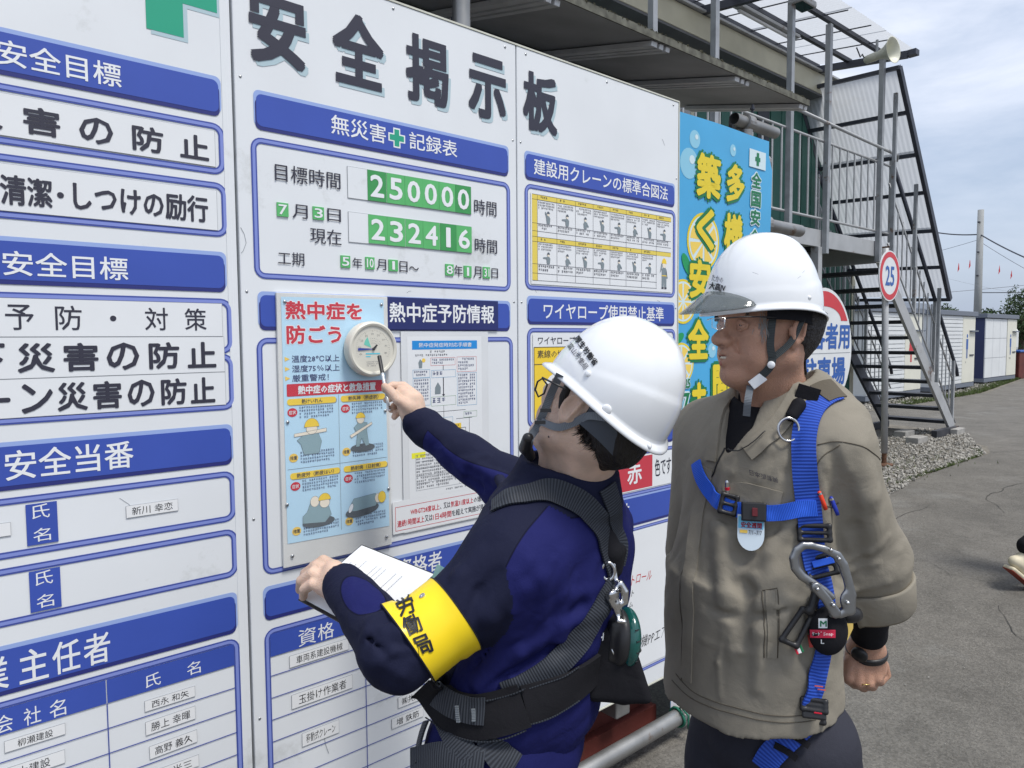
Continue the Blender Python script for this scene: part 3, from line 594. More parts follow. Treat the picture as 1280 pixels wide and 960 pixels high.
# screws along the panel edges, scuffs
for x in (0.655, 1.05, 1.445, 1.53, 1.91, 2.29, 0.57, 0.2):
    for z in (2.425, 0.205): q = MB(); q.lathe([(0.0042, 0), (0.0038, 0.0014), (0.0, 0.002)], (x, YB, z), (0, -1, 0), 8); q.build('screw', M_screw, board, smooth=True)
for x in (0.632, 1.474, 1.506, 2.312):
    for z in (2.15, 1.65, 1.10, 0.60): q = MB(); q.lathe([(0.0036, 0), (0.0032, 0.0012), (0.0, 0.0018)], (x, YB, z), (0, -1, 0), 8); q.build('screw', M_screw, board, smooth=True)
R_ = random.Random(12)
for k in range(14):
    x, z = R_.uniform(.02, 2.25), R_.uniform(.25, 2.4); a = R_.uniform(-1.2, 1.2); l = R_.uniform(.01, .05); q = MB(); q.tube([(x, YB - .0003, z), (x + l * .5 * math.cos(a), YB - .0003, z + l * .5 * math.sin(a) + .002), (x + l * math.cos(a), YB - .0003, z + l * math.sin(a))], .0005, 4); q.build('scuff', M_line, board)

# ------------------------------------------------------------------ ground
M_asph = mat('asphalt', (0.136, 0.127, 0.112), 0.92, var=0.16, vscale=1.3, bump=0.7, bscale=150, rust=((0.17, 0.163, 0.148), 0.22, 0.9), detail=9)
_n = M_asph.node_tree; _b = _n.nodes['Principled BSDF']; _src = _b.inputs['Base Color'].links[0].from_socket; _t = _n.nodes.new('ShaderNodeTexCoord')
_v = _n.nodes.new('ShaderNodeTexVoronoi'); _v.inputs['Scale'].default_value = 110; _n.links.new(_t.outputs['Object'], _v.inputs['Vector']); _r = _n.nodes.new('ShaderNodeMapRange'); _r.inputs[1].default_value = 0; _r.inputs[2].default_value = 1; _r.inputs[3].default_value = .78; _r.inputs[4].default_value = 1.28
_s = _n.nodes.new('ShaderNodeSeparateColor'); _n.links.new(_v.outputs['Color'], _s.inputs[0]); _n.links.new(_s.outputs[0], _r.inputs[0]); _m = _n.nodes.new('ShaderNodeMix'); _m.data_type = 'RGBA'; _m.blend_type = 'MULTIPLY'; _m.inputs[0].default_value = 1; _n.links.new(_src, _m.inputs[6]); _n.links.new(_r.outputs[0], _m.inputs[7])
_w = _n.nodes.new('ShaderNodeTexNoise'); _w.inputs['Scale'].default_value = 3.5; _w.inputs['Detail'].default_value = 8; _w.inputs['Distortion'].default_value = 1.5; _n.links.new(_t.outputs['Object'], _w.inputs['Vector']); _q = _n.nodes.new('ShaderNodeMapRange'); _q.inputs[1].default_value = .3; _q.inputs[2].default_value = .7; _q.inputs[3].default_value = .86; _q.inputs[4].default_value = 1.12; _n.links.new(_w.outputs[0], _q.inputs[0])
_m2 = _n.nodes.new('ShaderNodeMix'); _m2.data_type = 'RGBA'; _m2.blend_type = 'MULTIPLY'; _m2.inputs[0].default_value = 1; _n.links.new(_m.outputs[2], _m2.inputs[6]); _n.links.new(_q.outputs[0], _m2.inputs[7]); _n.links.new(_m2.outputs[2], _b.inputs['Base Color'])
mb = MB(); mb.add([(-400, -400, 0), (800, -400, 0), (800, 700, 0), (-400, 700, 0)], [(0, 1, 2, 3)])
struct(mb.build('ground', M_asph))
# joints and scuffs in the asphalt
M_dirt = mat('dirt', (0.16, 0.145, 0.12), 0.95, var=0.35, vscale=6, bump=0.6, bscale=60, detail=8)
def patch(name, pts, z, m):
    me = MB(); n = len(pts); me.add([(p[0], p[1], z) for p in pts], [tuple(range(n))]); return struct(me.build(name, m))
GP = [(-3.0, 2.55), (3.2, 2.62), (6.9, 2.78), (7.84, 2.99), (9.4, 3.06), (11.26, 3.04), (11.9, 3.25), (12.4, 3.7), (13.4, 4.0), (13.7, 5.3), (-3.0, 5.3)]
patch('gravel_bed', GP, 0.004, M_dirt)
patch('verge', [(15.5, 6.55), (23.5, 6.45), (37, 8.3), (60, 12.2), (60, 20), (15.5, 20)], 0.004, M_dirt)
M_stone = mat('crushed_stone', (0.33, 0.315, 0.285), 0.9, var=0.45, vscale=11, detail=2)
def stones(name, n, fn, s0, s1, seed):
    R = np.random.default_rng(seed); V = []; F = []; k = 0
    base = np.array([(1, 0, 0), (-1, 0, 0), (0, 1, 0), (0, -1, 0), (0, 0, 1), (0, 0, -1)], float)
    tri = [(0, 2, 4), (2, 1, 4), (1, 3, 4), (3, 0, 4), (2, 0, 5), (1, 2, 5), (3, 1, 5), (0, 3, 5)]
    for i in range(n):
        x, y = fn(R); s = s0 + (s1 - s0) * R.random() ** 2
        q, _ = np.linalg.qr(R.normal(size=(3, 3))); P = (base * (0.6 + 0.6 * R.random((6, 1))) * s * np.array([1, .8, .6])) @ q
        P += np.array([x, y, 0.004 + s * 0.35]); V += P.tolist(); F += [tuple(a + k for a in t) for t in tri]; k += 6
    o = mkmesh(name, V, F, M_stone); o['kind'] = 'stuff'; return o
def g1(R):
    while True:
        x = 6.6 + 6.9 * R.random(); y = 2.8 + 1.9 * R.random() ** 1.4
        e = 2.78 + max(0, min(1, (x - 6.9) / 2)) * 0.27 + max(0, x - 11.2) * 0.42
        if y > e + 0.04 * R.random(): return x, y
stones('gravel', 7500, g1, 0.012, 0.034, 3)
stones('gravel', 1800, lambda R: (16 + 20 * R.random(), 0) if False else (lambda x: (x, 6.6 + max(0, x - 23) * .13 + R.random() * 0.9))(16 + 20 * R.random()), 0.02, 0.06, 4)
M_grass = mat('grass', (0.075, 0.105, 0.030), 0.9, var=0.4, vscale=5)
def grass(name, n, fn, h, seed, label=None):
    R = np.random.default_rng(seed); V = []; F = []
    for i in range(n):
        x, y = fn(R); a = R.random() * 6.28; hh = h * (.4 + .8 * R.random()); w_ = .004 + hh * .06; dx, dy = R.normal(0, hh * .4, 2)
        k = len(V); V += [(x - w_ * math.cos(a), y - w_ * math.sin(a), 0.004), (x + w_ * math.cos(a), y + w_ * math.sin(a), 0.004), (x + dx, y + dy, hh)]; F.append((k, k + 1, k + 2))
    o = mkmesh(name, V, F, M_grass); o['kind'] = 'stuff'; return o
def ge(R):
    x = 8.2 + 3.3 * R.random(); cl = math.sin(x * 5.1) + math.sin(x * 13.3); return x, 3.05 + max(0, x - 11.0) * .3 + abs(R.normal(0, .035 + .02 * cl if cl > -1 else .02))
grass('grass', 1500, ge, 0.03, 5)
grass('grass', 9000, lambda R: (lambda x: (x, 6.5 + max(0, x - 23) * .135 + abs(R.normal(0, .22))))(18 + 22 * R.random()), 0.09, 6)
grass('grass', 260, lambda R: (9.3 + R.normal(0, 0.8), 3.5 + R.normal(0, .25)), 0.05, 8)
# cracks, a repair joint and loose grit on the asphalt
M_crk = mat('crack_dark', (.045, .043, .04), .95)
def crack(x, y, a, L_, w_, seed):
    R_ = random.Random(seed); V = []; F = []; n = int(L_ / .06); l = []
    for k in range(n + 1): l.append((x, y)); a += R_.uniform(-.45, .45) * .6; x += .06 * math.cos(a); y += .06 * math.sin(a)
    for k, (px_, py_) in enumerate(l): ww = w_ * (.3 + .7 * math.sin(math.pi * (k + .3) / (n + .6))) * R_.uniform(.6, 1.3); V += [(px_, py_ - ww, .0045), (px_ + ww * .4, py_ + ww, .0045)]
    for k in range(n): F.append((2 * k, 2 * k + 2, 2 * k + 3, 2 * k + 1))
    o = mkmesh('asphalt_crack', V, F, M_crk); o['kind'] = 'structure'; return o
for i, c_ in enumerate([(5.2, 1.6, .2, 1.6, .003), (7.5, 1.9, .5, 2.2, .004), (11.3, 3.02, -.25, 5.0, .008), (4.2, .4, .9, 1.2, .003), (9.0, 1.2, .1, 3.0, .005), (6.3, 2.5, -.3, 1.1, .003)]): crack(*c_, 20 + i)
def gr(R): return 3.0 + 9 * R.random(), -1.5 + 4.4 * R.random()
stones('grit', 520, gr, 0.002, 0.007, 31)
# ------------------------------------------------------------------ green site office with walkway
M_gpan = mat('green_panel', (0.030, 0.125, 0.098), 0.55, var=0.12, vscale=2.5, bump=0.04, bscale=9)
M_cream2 = mat('cream_steel', (0.56, 0.54, 0.42), 0.5, var=0.08, vscale=3)
M_galv = mat('galvanised_steel', (0.34, 0.355, 0.37), 0.52, 0.45, var=0.16, vscale=7, rust=((0.16, 0.09, 0.05), 0.02, 5))
M_galvl = mat('painted_grey_steel', (0.40, 0.41, 0.42), 0.5, 0.15, var=0.10, vscale=5, rust=((0.17, 0.09, 0.05), 0.07, 4))
M_dark = mat('dark_steel', (0.055, 0.060, 0.078), 0.5, 0.3, var=0.2, vscale=6)
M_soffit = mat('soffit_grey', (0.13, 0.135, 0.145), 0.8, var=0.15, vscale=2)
YW = 5.32
bld = thing('site_office', 'two storey green panelled site office with cream fascia behind the walkway', 'building', (0, YW, 0))
pw0 = None
for k in range(16):                                    # vertical wall panels, each with a folded edge
    x = -2.3 + k * 0.9
    if pw0 is None:
        m_ = MB(); m_.slab([(0.012, 0.05), (0.888, 0.05), (0.888, 5.10), (0.012, 5.10)], 0, 0.05)
        m_.box(0.30, 0.34, -0.006, 0.0, 0.1, 5.05); m_.box(0.58, 0.62, -0.006, 0.0, 0.1, 5.05)
        pw0 = m_.build('wall_panel', M_gpan, bld); pw0.location = (x, 0, 0); q = pw0
    else:
        q = pw0.copy(); COL.objects.link(q); q.parent = bld; q.location = (x, 0, 0)
m_ = MB(); m_.box(-2.3, 12.12, 0.06, 4.8, 0.02, 5.08); m_.build('core', M_gpan, bld)
for x in (-2.3, 3.1, 7.55, 12.1): m_ = MB(); m_.box(x - .06, x + .06, -0.02, -0.004 + .002, 0.0, 5.10); m_.build('corner_post', M_cream2, bld, bevel=.004)
m_ = MB(); m_.box(-2.4, 12.2, -0.30, 0.07, 5.12, 5.40); m_.build('fascia', M_cream2, bld, bevel=.006)
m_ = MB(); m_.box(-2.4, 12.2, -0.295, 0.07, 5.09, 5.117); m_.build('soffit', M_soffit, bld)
m_ = MB(); m_.add([(-2.5, -.35, 5.405), (12.3, -.35, 5.405), (12.3, 4.9, 5.9), (-2.5, 4.9, 5.9), (-2.5, -.35, 5.43), (12.3, -.35, 5.43), (12.3, 4.9, 5.93), (-2.5, 4.9, 5.93)], [(0, 3, 2, 1), (4, 5, 6, 7), (0, 1, 5, 4), (1, 2, 6, 5), (2, 3, 7, 6), (3, 0, 4, 7)]); m_.build('roof', M_galvl, bld)
M_glass = mat('dark_glass', (0.03, 0.04, 0.05), 0.08, spec=0.8)
m_ = MB(); m_.box(7.0, 7.48, -.022, -.008, 2.95, 4.9); m_.build('door', M_galvl, bld); m_ = MB(); m_.box(9.05, 9.35, -.012, -.007, 2.95, 4.9); m_.build('drainpipe', M_dark, bld)
# walkway
YR = 4.15
wk = thing('raised_walkway', 'grey steel walkway landing with upright bars in front of the green wall', 'walkway', (0, YR, 0))
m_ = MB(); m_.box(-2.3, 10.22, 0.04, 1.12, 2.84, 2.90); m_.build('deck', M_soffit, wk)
m_ = MB(); m_.box(-2.3, 10.25, 0.0, 0.038, 2.70, 2.905); m_.build('edge_beam', M_galvl, wk, bevel=.004)
m_ = MB(); m_.box(10.20, 10.25, 0.04, 1.12, 2.62, 2.905); m_.build('edge_beam', M_galvl, wk, bevel=.004)
for x in np.arange(-1.5, 10.2, 0.9): m_ = MB(); m_.box(x - .03, x + .03, 0.04, 1.12, 2.74, 2.838); m_.build('joist', M_dark, wk)
b0 = None
def rep(proto, fn, parent, loc):
    if proto is None: o = fn()
    else: o = proto.copy(); COL.objects.link(o)
    o.parent = parent; o.location = loc; return o
for k in range(27):
    x = 4.92 + k * 0.2045
    f_ = lambda: (lambda q: q.build('baluster', M_galvl, wk))(MB().tube([(0, 0, 0), (0, 0, 0.92)], 0.012, 8))
    o = rep(b0, f_, wk, (x, 0.0, 3.04)); b0 = b0 or o
for z, r_ in ((3.04, .016), (3.965, .016)): m_ = MB(); m_.tube([(4.9, 0, z), (10.6, 0, z)], r_, 8); m_.build('rail', M_galvl, wk, smooth=True)
m_ = MB(); m_.tube([(7.75, -0.06, 4.18), (10.62, -0.06, 4.12), (10.66, -0.03, 4.05)], .020, 8); m_.build('handrail', M_galvl, wk, smooth=True)
for x, zt in ((5.23, 5.32), (6.20, 5.32), (7.68, 5.33), (8.58, 5.33), (10.10, 5.33)):
    m_ = MB(); m_.box(x - .032, x + .032, -.07, -.006, 2.62, zt); m_.build('post', M_galv, wk, bevel=.003)
for x in (8.5, 3.0, 5.6): m_ = MB(); m_.box(x - .05, x + .05, -.02, .08, 0.0, 2.70); m_.build('support_post', M_galvl, wk, bevel=.004)
m_ = MB(); m_.box(10.42, 10.52, -.06, .04, 2.72, 2.86); m_.build('bracket', mat('rusty_steel', (.20, .10, .055), .8, .2, var=.4, vscale=20), wk)
m_ = MB(); m_.box(8.62, 8.78, .1, .34, 2.755, 2.835); m_.build('bulkhead_lamp', M_galvl, wk, bevel=.02)
# translucent corrugated canopy
M_sheet = mat('corrugated_plastic', (0.50, 0.53, 0.56), 0.35, alpha=0.95, trans=0.0, var=0.10, vscale=4, rust=((0.36, 0.34, 0.28), 0.12, 1.5))
_n2 = M_sheet.node_tree; _b = _n2.nodes['Principled BSDF']; _tr = _n2.nodes.new('ShaderNodeBsdfTranslucent'); _tr.inputs[0].default_value = (.62, .64, .67, 1)
_mx = _n2.nodes.new('ShaderNodeMixShader'); _mx.inputs[0].default_value = .62; _n2.links.new(_b.outputs[0], _mx.inputs[1]); _n2.links.new(_tr.outputs[0], _mx.inputs[2]); _n2.links.new(_mx.outputs[0], _n2.nodes['Material Output'].inputs[0])
def corr(p0, p1, p2, p3, pitch, amp, m, name, parent, along=0):
    """corrugated sheet over the quad p0 p1 p2 p3; ridges run p0->p3"""
    p0, p1, p2, p3 = map(Vector, (p0, p1, p2, p3)); n = int((p1 - p0).length / pitch * 6); nrm = (p1 - p0).cross(p3 - p0).normalized(); V = []; F = []
    for i in range(n + 1):
        t = i / n; o = nrm * amp * math.sin(t * (p1 - p0).length / pitch * 2 * math.pi)
        V += [p0.lerp(p1, t) + o, p3.lerp(p2, t) + o]
    for i in range(n): F.append((2 * i, 2 * i + 2, 2 * i + 3, 2 * i + 1))
    return mkmesh(name, V, F, m, parent, smooth=True)
cn = thing('walkway_canopy', 'translucent corrugated canopy on dark rafters over the upper walkway', 'canopy', (0, 0, 0))
for k in range(13):
    x0 = -2.0 + k * 0.95; x1 = x0 + .98
    if x0 > 10.1: break
    x1 = min(x1, 10.3)
    corr((x0, 3.80, 5.385 + .006 * (k % 2)), (x1, 3.80, 5.385 + .006 * (k % 2)), (x1, 5.55, 5.615 + .006 * (k % 2)), (x0, 5.55, 5.615 + .006 * (k % 2)), 0.063, 0.004, M_sheet, 'roof_sheet', cn)
for y, z in ((4.14, 5.40), (4.62, 5.46), (5.08, 5.52)): m_ = MB(); m_.beam((-2, y, z), (10.28, y, z), .05, .05); m_.build('purlin', M_dark, cn)
for x in (-0.4, 1.4, 3.2, 5.3, 7.35, 10.22): m_ = MB(); m_.beam((x, 3.84, 5.31), (x, 5.40, 5.50), .06, .09); m_.build('rafter', M_dark, cn)
for x in np.arange(0.4, 10.2, 0.62): m_ = MB(); m_.tube([(x, 3.84, 5.368), (x, 5.4, 5.575)], .008, 5); m_.build('batten', M_dark, cn)
m_ = MB(); m_.box(10.20, 10.32, 3.74, 3.86, 5.29, 5.36); m_.build('end_bracket', M_dark, cn)
sc_ = thing('stair_canopy', 'sloping translucent corrugated roof following the outdoor staircase down', 'canopy', (0, 0, 0))
P0, P1 = Vector((10.15, 3.92, 5.15)), Vector((12.28, 3.92, 2.17)); dy = Vector((0, 1.42, 0.06))
for k in range(3):
    a, b = k / 3, (k + 1) / 3 + .02; q0 = P0.lerp(P1, a) + Vector((.05, 0, .05)) + Vector((0, 0, .006 * (k % 2))); q1 = P0.lerp(P1, min(b, 1)) + Vector((.05, 0, .05)) + Vector((0, 0, .006 * (k % 2)))
    corr(q0, q0 + dy, q1 + dy, q1, 0.063, 0.003, M_sheet, 'roof_sheet', sc_)
for s_ in (0.0, 1.0): m_ = MB(); m_.beam(P0 + dy * s_, P1 + dy * s_, .05, .09); m_.build('rafter', M_dark, sc_)
for t in (0.0, .17, .34, .5, .67, .84, 1.0): m_ = MB(); m_.beam(P0.lerp(P1, t), P0.lerp(P1, t) + dy, .05, .05); m_.build('purlin', M_dark, sc_)
for q, y in ((P0.lerp(P1, .08), 4.02), (P0.lerp(P1, .93), 4.02), (P0.lerp(P1, .45), 4.02)):
    m_ = MB(); m_.box(q.x - .022, q.x + .022, y - .022, y + .022, 0.9 if q.x > 11.5 else 2.6, q.z - .03); m_.build('post', M_galv, sc_)
# staircase
st = thing('outdoor_staircase', 'dark open-tread steel staircase with barred handrails leading up to the walkway', 'staircase', (0, 0, 0))
M_tread = mat('tread_steel', (0.05, 0.052, 0.062), 0.6, 0.3, var=0.25, vscale=5, rust=((0.12, 0.075, 0.05), 0.1, 5))
SA, SB = (10.20, 2.74), (13.22, 0.02); sl_ = (SB[1] - SA[1]) / (SB[0] - SA[0])
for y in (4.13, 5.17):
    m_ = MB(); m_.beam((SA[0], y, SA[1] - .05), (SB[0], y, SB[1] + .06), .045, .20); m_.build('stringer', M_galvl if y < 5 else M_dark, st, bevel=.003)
    m_ = MB(); m_.tube([(10.50, y, 4.08), (13.36, y, 1.05), (13.40, y, .95)], .028, 8); m_.build('handrail', M_dark, st, smooth=True)
    m_ = MB(); m_.tube([(10.45, y, 3.72), (13.36, y, .70)], .014, 6); m_.build('rail', M_galvl, st, smooth=True); m_ = MB(); m_.tube([(10.45, y, 2.90), (13.36, y, .16)], .014, 6); m_.build('rail', M_galvl, st, smooth=True)
    for x in (10.52, 11.45, 12.30, 13.20):
        zt = 4.06 - (x - 10.5) * 1.055; m_ = MB(); m_.box(x - .022, x + .022, y - .022, y + .022, zt - 1.12, zt); m_.build('post', M_galvl, st)
    f_ = lambda: MB().tube([(0, 0, 0), (0, 0, .83)], .010, 6).build('baluster', M_galvl, st)
    bb0 = None
    for k in range(16):
        x = 10.62 + k * .172; z = 2.90 - (x - 10.45) * .942
        o = rep(bb0, f_, st, (x, y, z)); bb0 = bb0 or o
f_ = lambda: MB().box(-.13, .13, 0, 1.0, -.026, .026).build('tread', M_tread, st, bevel=.003)
t0 = None
for k in range(11):
    z = 2.52 - k * 0.232; x = SA[0] + (z + .0 - SA[1]) / sl_ + .05
    o = rep(t0, f_, st, (x, 4.153, z)); t0 = t0 or o
M_conc = mat('concrete', (0.33, 0.32, 0.30), 0.9, var=0.2, vscale=9, bump=.4, bscale=50)
m_ = MB(); m_.box(12.3, 13.3, 4.05, 4.13, .01, .12); m_.build('base_beam', M_tread, st); m_ = MB(); m_.box(12.3, 13.3, 5.15, 5.23, .01, .12); m_.build('base_beam', M_tread, st)
for x, y in ((11.4, 4.0), (12.9, 3.95), (12.0, 4.4)): m_ = MB(); m_.box(x, x + .38, y, y + .18, .0, .10); tag(m_.build('concrete_block', M_conc, bevel=.008), {11.4: 'concrete block lying on the gravel left of the stair foot', 12.9: 'concrete block under the right corner of the stair foot', 12.0: 'concrete block lying under the lowest treads'}[x], 'block')
# fittings under the canopy
M_horn = mat('horn_cream', (0.62, 0.62, 0.52), 0.4, var=.05, vscale=9)
hp = onY(1096, 70, 4.0); hn = thing('loudspeaker', 'cream horn loudspeaker fixed to the canopy end near the sky', 'loudspeaker', tuple(hp))
ax = cdir(0.55, 0.02, -0.83)
m_ = MB(); m_.lathe([(0.03, -.16), (.05, -.14), (.055, -.02), (.05, 0.02), (.075, .10), (.12, .17), (.16, .21), (.163, .215), (.155, .212), (.11, .165), (.06, .09), (.03, .03), (.0, .03)], (0, 0, 0), ax, 28, cap=False); m_.build('horn', M_horn, hn, smooth=True)
m_ = MB(); m_.tube([(0, 0, .0), (0, .0, .20)], .018, 8); m_.build('bracket', M_galv, hn)
m_ = MB(); p = Vector(ax) * -.15; m_.tube([p, p + Vector((-.1, 0, .05)), p + Vector((-.15, 0, .0)), p + Vector((-.2, .03, .12))], .008, 6); m_.build('cable', M_dark, hn)
tl = thing('tube_light', 'long white tube light hanging under the canopy sheets', 'light', (0, 0, 0))
m_ = MB(); m_.box(7.35, 8.75, 4.56, 4.66, 5.36, 5.40); m_.build('housing', M_galvl, tl, bevel=.006); m_ = MB(); m_.tube([(7.42, 4.61, 5.33), (8.68, 4.61, 5.33)], .020, 10); m_.build('tube', M_wtx, tl, smooth=True)
fd = thing('floodlight', 'flat grey floodlight seen from below at the canopy edge', 'light', tuple(onY(1003, 6, 4.05)))
m_ = MB(); m_.box(-.16, .16, -.09, .09, -.02, .05); m_.build('lamp_housing', M_galvl, fd, bevel=.015); m_ = MB(); m_.box(-.13, .13, -.07, .07, -.024, -.0205); m_.build('lamp_glass', M_glass, fd); m_ = MB(); m_.tube([(0, 0, .05), (0, .02, .25)], .015, 8); m_.build('bracket', M_dark, fd)
# ------------------------------------------------------------------ rain roof and scaffold behind the board
aw = thing('board_rain_roof', 'grey boarded rain roof with pale brackets above and behind the notice board', 'roof', (0, 0, 0))
M_ply = mat('weathered_board', (0.42, 0.425, 0.44), 0.85, var=0.22, vscale=2.2, bump=.2, bscale=12, detail=8)
def az(y): return 2.905 + (y - 2.0) * .235
for k, (x0, x1) in enumerate(((-1.6, -.01), (0.0, 1.48), (1.49, 2.71), (2.72, 3.94))):
    m_ = MB(); V = []
    for x in (x0, x1):
        for y in (2.0, 3.3):
            V += [(x, y, az(y)), (x, y, az(y) + .028)]
    m_.add(V, [(0, 2, 6, 4), (1, 5, 7, 3), (0, 4, 5, 1), (2, 3, 7, 6), (0, 1, 3, 2), (4, 6, 7, 5)]); m_.build('roof_board', M_ply, aw)
R_ = random.Random(4); m_ = MB()                        # moss and grit along the front edge
m_e = MB(); m_e.box(-1.6, 3.94, 1.992, 1.9985, 2.902, 2.934); m_e.build('edge_strip', mat('edge_darkening', (.12, .12, .10), .95, var=.5, vscale=25), aw)  # dark mottled strip added to tone down the sunlit front edge
for k in range(3000):
    x = -1.5 + 5.4 * R_.random(); s = .0015 + .004 * R_.random() ** 2; z = 2.935 + R_.uniform(-.004, .004); y = 1.995 + R_.uniform(-.004, .012)
    m_.add([(x - s, y, z), (x + s, y, z), (x, y - s, z + s * R_.uniform(-.5, 1)), (x, y + s, z + s), (x, y, z - s)], [(0, 2, 3), (2, 1, 3), (0, 4, 2), (4, 1, 2)])
o = m_.build('moss', mat('moss', (0.09, 0.085, 0.05), .95, var=.5, vscale=30), aw); o['kind'] = 'stuff'
M_alu = mat('aluminium_bracket', (0.70, 0.71, 0.73), 0.6, 0.0, var=.12, vscale=6)
for x in (0.35, 1.93, 2.62, 3.28, 3.93):
    for dx, wd in ((-.05, .040), (.0, .028), (.045, .028)):
        if x > 3.9 and dx > 0: continue
        xx = x + dx; m_ = MB(); m_.beam((xx, 2.01, az(2.01) - .016), (xx, 2.78, az(2.78) - .016), wd, .022); m_.build('bracket', M_alu, aw, bevel=.002)
M_sblue = mat('old_blue_steel', (0.035, 0.06, 0.11), .6, .3, var=.4, vscale=5, rust=((.05, .035, .03), .2, 6))
hb = thing('support_beam', 'dark old steel beam behind the top of the notice board', 'beam', (0, 0, 0))
m_ = MB(); m_.box(-1.5, 3.45, 2.80, 2.812, 2.35, 3.04); m_.build('web', M_sblue, hb); m_ = MB(); m_.box(-1.5, 3.45, 2.70, 2.92, 2.335, 2.349); m_.box(-1.5, 3.45, 2.70, 2.92, 3.041, 3.055); m_.build('flange', M_dark, hb)
M_pipe = mat('scaffold_pipe', (0.30, 0.30, 0.295), .45, .7, var=.2, vscale=9, rust=((.17, .10, .06), .10, 7))
def pipe(name, pts, label, r=.0243, grp='scaffold pipes behind the notice board', n=18):
    """an open-ended steel tube"""
    a, b = Vector(pts[0]), Vector(pts[1]); L_ = (b - a).length; m_ = MB()
    m_.lathe([(r - .003, .0), (r, .0), (r, L_), (r - .003, L_), (r - .003, L_ - .3), (0, L_ - .3)], a, (b - a), n, cap=False); return tag(autosmooth(m_.build(name, M_pipe)), label, 'pipe', grp)
pipe('scaffold_pipe', ((3.22, 2.02, 2.70), (3.62, 2.02, 2.70)), 'upper horizontal scaffold pipe ending in the open above the blue banner', .03)
pipe('scaffold_pipe', ((-1.2, 1.80, 2.14), (3.48, 1.80, 2.14)), 'second horizontal scaffold pipe ending beside the banner edge', .03)
pipe('scaffold_pipe', ((3.14, 1.90, 0.0), (3.14, 1.90, 2.60)), 'upright scaffold pipe just behind the right banner edge', .028)
pipe('scaffold_pipe', ((1.46, 1.94, 0.0), (1.46, 1.94, 2.84)), 'upright scaffold pipe rising above the middle of the board', .03)
pipe('scaffold_pipe', ((1.42, 2.05, 2.60), (1.42, 2.80, 2.80)), 'short cross pipe over the middle of the board top', .026)
def clamp(p, label):
    c = thing('pipe_clamp', label, 'clamp', p, 'clamps on the scaffold pipes'); m_ = MB(); m_.lathe([(.034, -.03), (.042, -.028), (.042, .028), (.034, .03)], (0, 0, 0), (1, 0, 0), 16); m_.build('collar', M_pipe, c, smooth=False)
    m_ = MB(); m_.lathe([(.032, -.03), (.040, -.028), (.040, .028), (.032, .03)], (0, .06, 0), (0, 0, 1), 16); m_.build('collar', M_pipe, c)
    m_ = MB(); m_.tube([(0, -.03, .045), (0, -.03, .085)], .006, 6); m_.lathe([(.012, .06), (.012, .07)], (0, -.03, 0), (0, 0, 1), 6); m_.build('bolt', M_dark, c)
clamp((3.34, 2.02, 2.70), 'steel clamp at the top right corner of the blue banner'); clamp((3.13, 1.80, 2.14), 'steel clamp on the second pipe right of the banner'); clamp((1.46, 2.02, 2.60), 'steel clamp behind the middle of the board top'); clamp((3.10, 1.80, 2.42), 'dark clamp right of the little white flag on the banner')
m_ = MB(); m_.box(3.30, 3.42, 2.45, 2.50, 2.74, 2.86); tag(m_.build('warning_plate', M_red), 'small red and white plate seen under the rain roof end', 'plate')
# red steel base behind the lower board
M_rust = mat('red_oxide_steel', (0.13, 0.028, 0.022), .7, .2, var=.3, vscale=3, rust=((.07, .045, .03), .25, 3), bump=.1, bscale=20)
m_ = MB(); m_.box(-1.2, 2.335, 1.84, 1.852, 0.0, 1.2); rb = tag(m_.build('steel_plate', M_rust), 'dark red steel plate standing on the ground under the notice board', 'plate')
m_ = MB(); m_.box(-1.2, 2.335, 1.80, 1.838, 0.0, .07); m_.build('bottom_flange', M_rust, rb)
m_ = MB(); m_.box(1.99, 2.07, 1.72, 1.838, .16, .235); m_.build('bracket', M_pipe, rb, bevel=.006)
pipe('ground_pipe', ((1.2, 1.665, 0.085), (3.3, 1.665, 0.085)), 'long steel pipe lying along the ground below the banner', .0305, 'pipes on the ground')
tie = thing('rope_tie', 'green and white rope knotted round the ground pipe below the banner', 'rope', (2.30, 1.665, .085))
for dx, m2 in ((-.006, mat('rope_green', (.02, .16, .10), .7)), (.007, mat('rope_white', (.6, .6, .56), .8))):
    m_ = MB(); m_.tube([(dx + .004 * math.sin(k), .037 * math.cos(k * .52), .037 * math.sin(k * .52)) for k in range(12)], .0055, 6, closed=True)
    m_.tube([(dx, -.01, .036), (dx + .01, -.015, .055), (dx - .01, -.035, .05), (dx + .012, -.045, .02), (dx + .005, -.05, -.03)], .004, 6); m_.build('cord', m2, tie, smooth=True)
# ------------------------------------------------------------------ vertical banner
bn = thing('safety_banner', 'tall sky blue safety week banner with yellow green-edged lettering and lemons', 'banner', (0, 0, 0))
YN2 = 1.722
M_bn = mat('banner_blue', lin(76, 168, 218), .42, var=.08, vscale=3, bump=.05, bscale=7)
mb = MB(); nx, nz = 8, 40; V = []
def bulge(x, z): return YN2 + .006 * math.sin(z * 3.1 + x) + .004 * math.sin(x * 9)
for j in range(nz + 1):
    for i in range(nx + 1):
        t = j / nz; z = 2.49 - t * 2.55; xr = 3.06 - (.03 if t < .03 else 0) - .05 * max(0, t - .6); x = 2.334 + (xr - 2.334) * i / nx; V.append((x, bulge(x, z), z))
F = [(j * (nx + 1) + i, (j + 1) * (nx + 1) + i, (j + 1) * (nx + 1) + i + 1, j * (nx + 1) + i + 1) for j in range(nz) for i in range(nx)]
bo = mkmesh('cloth', V, F, M_bn, bn, smooth=True)
def onb(mb_, lift):
    mb_.V = [(v[0], bulge(v[0], v[2]) - lift + (v[1]), v[2]) for v in mb_.V]; return mb_
q = MB()
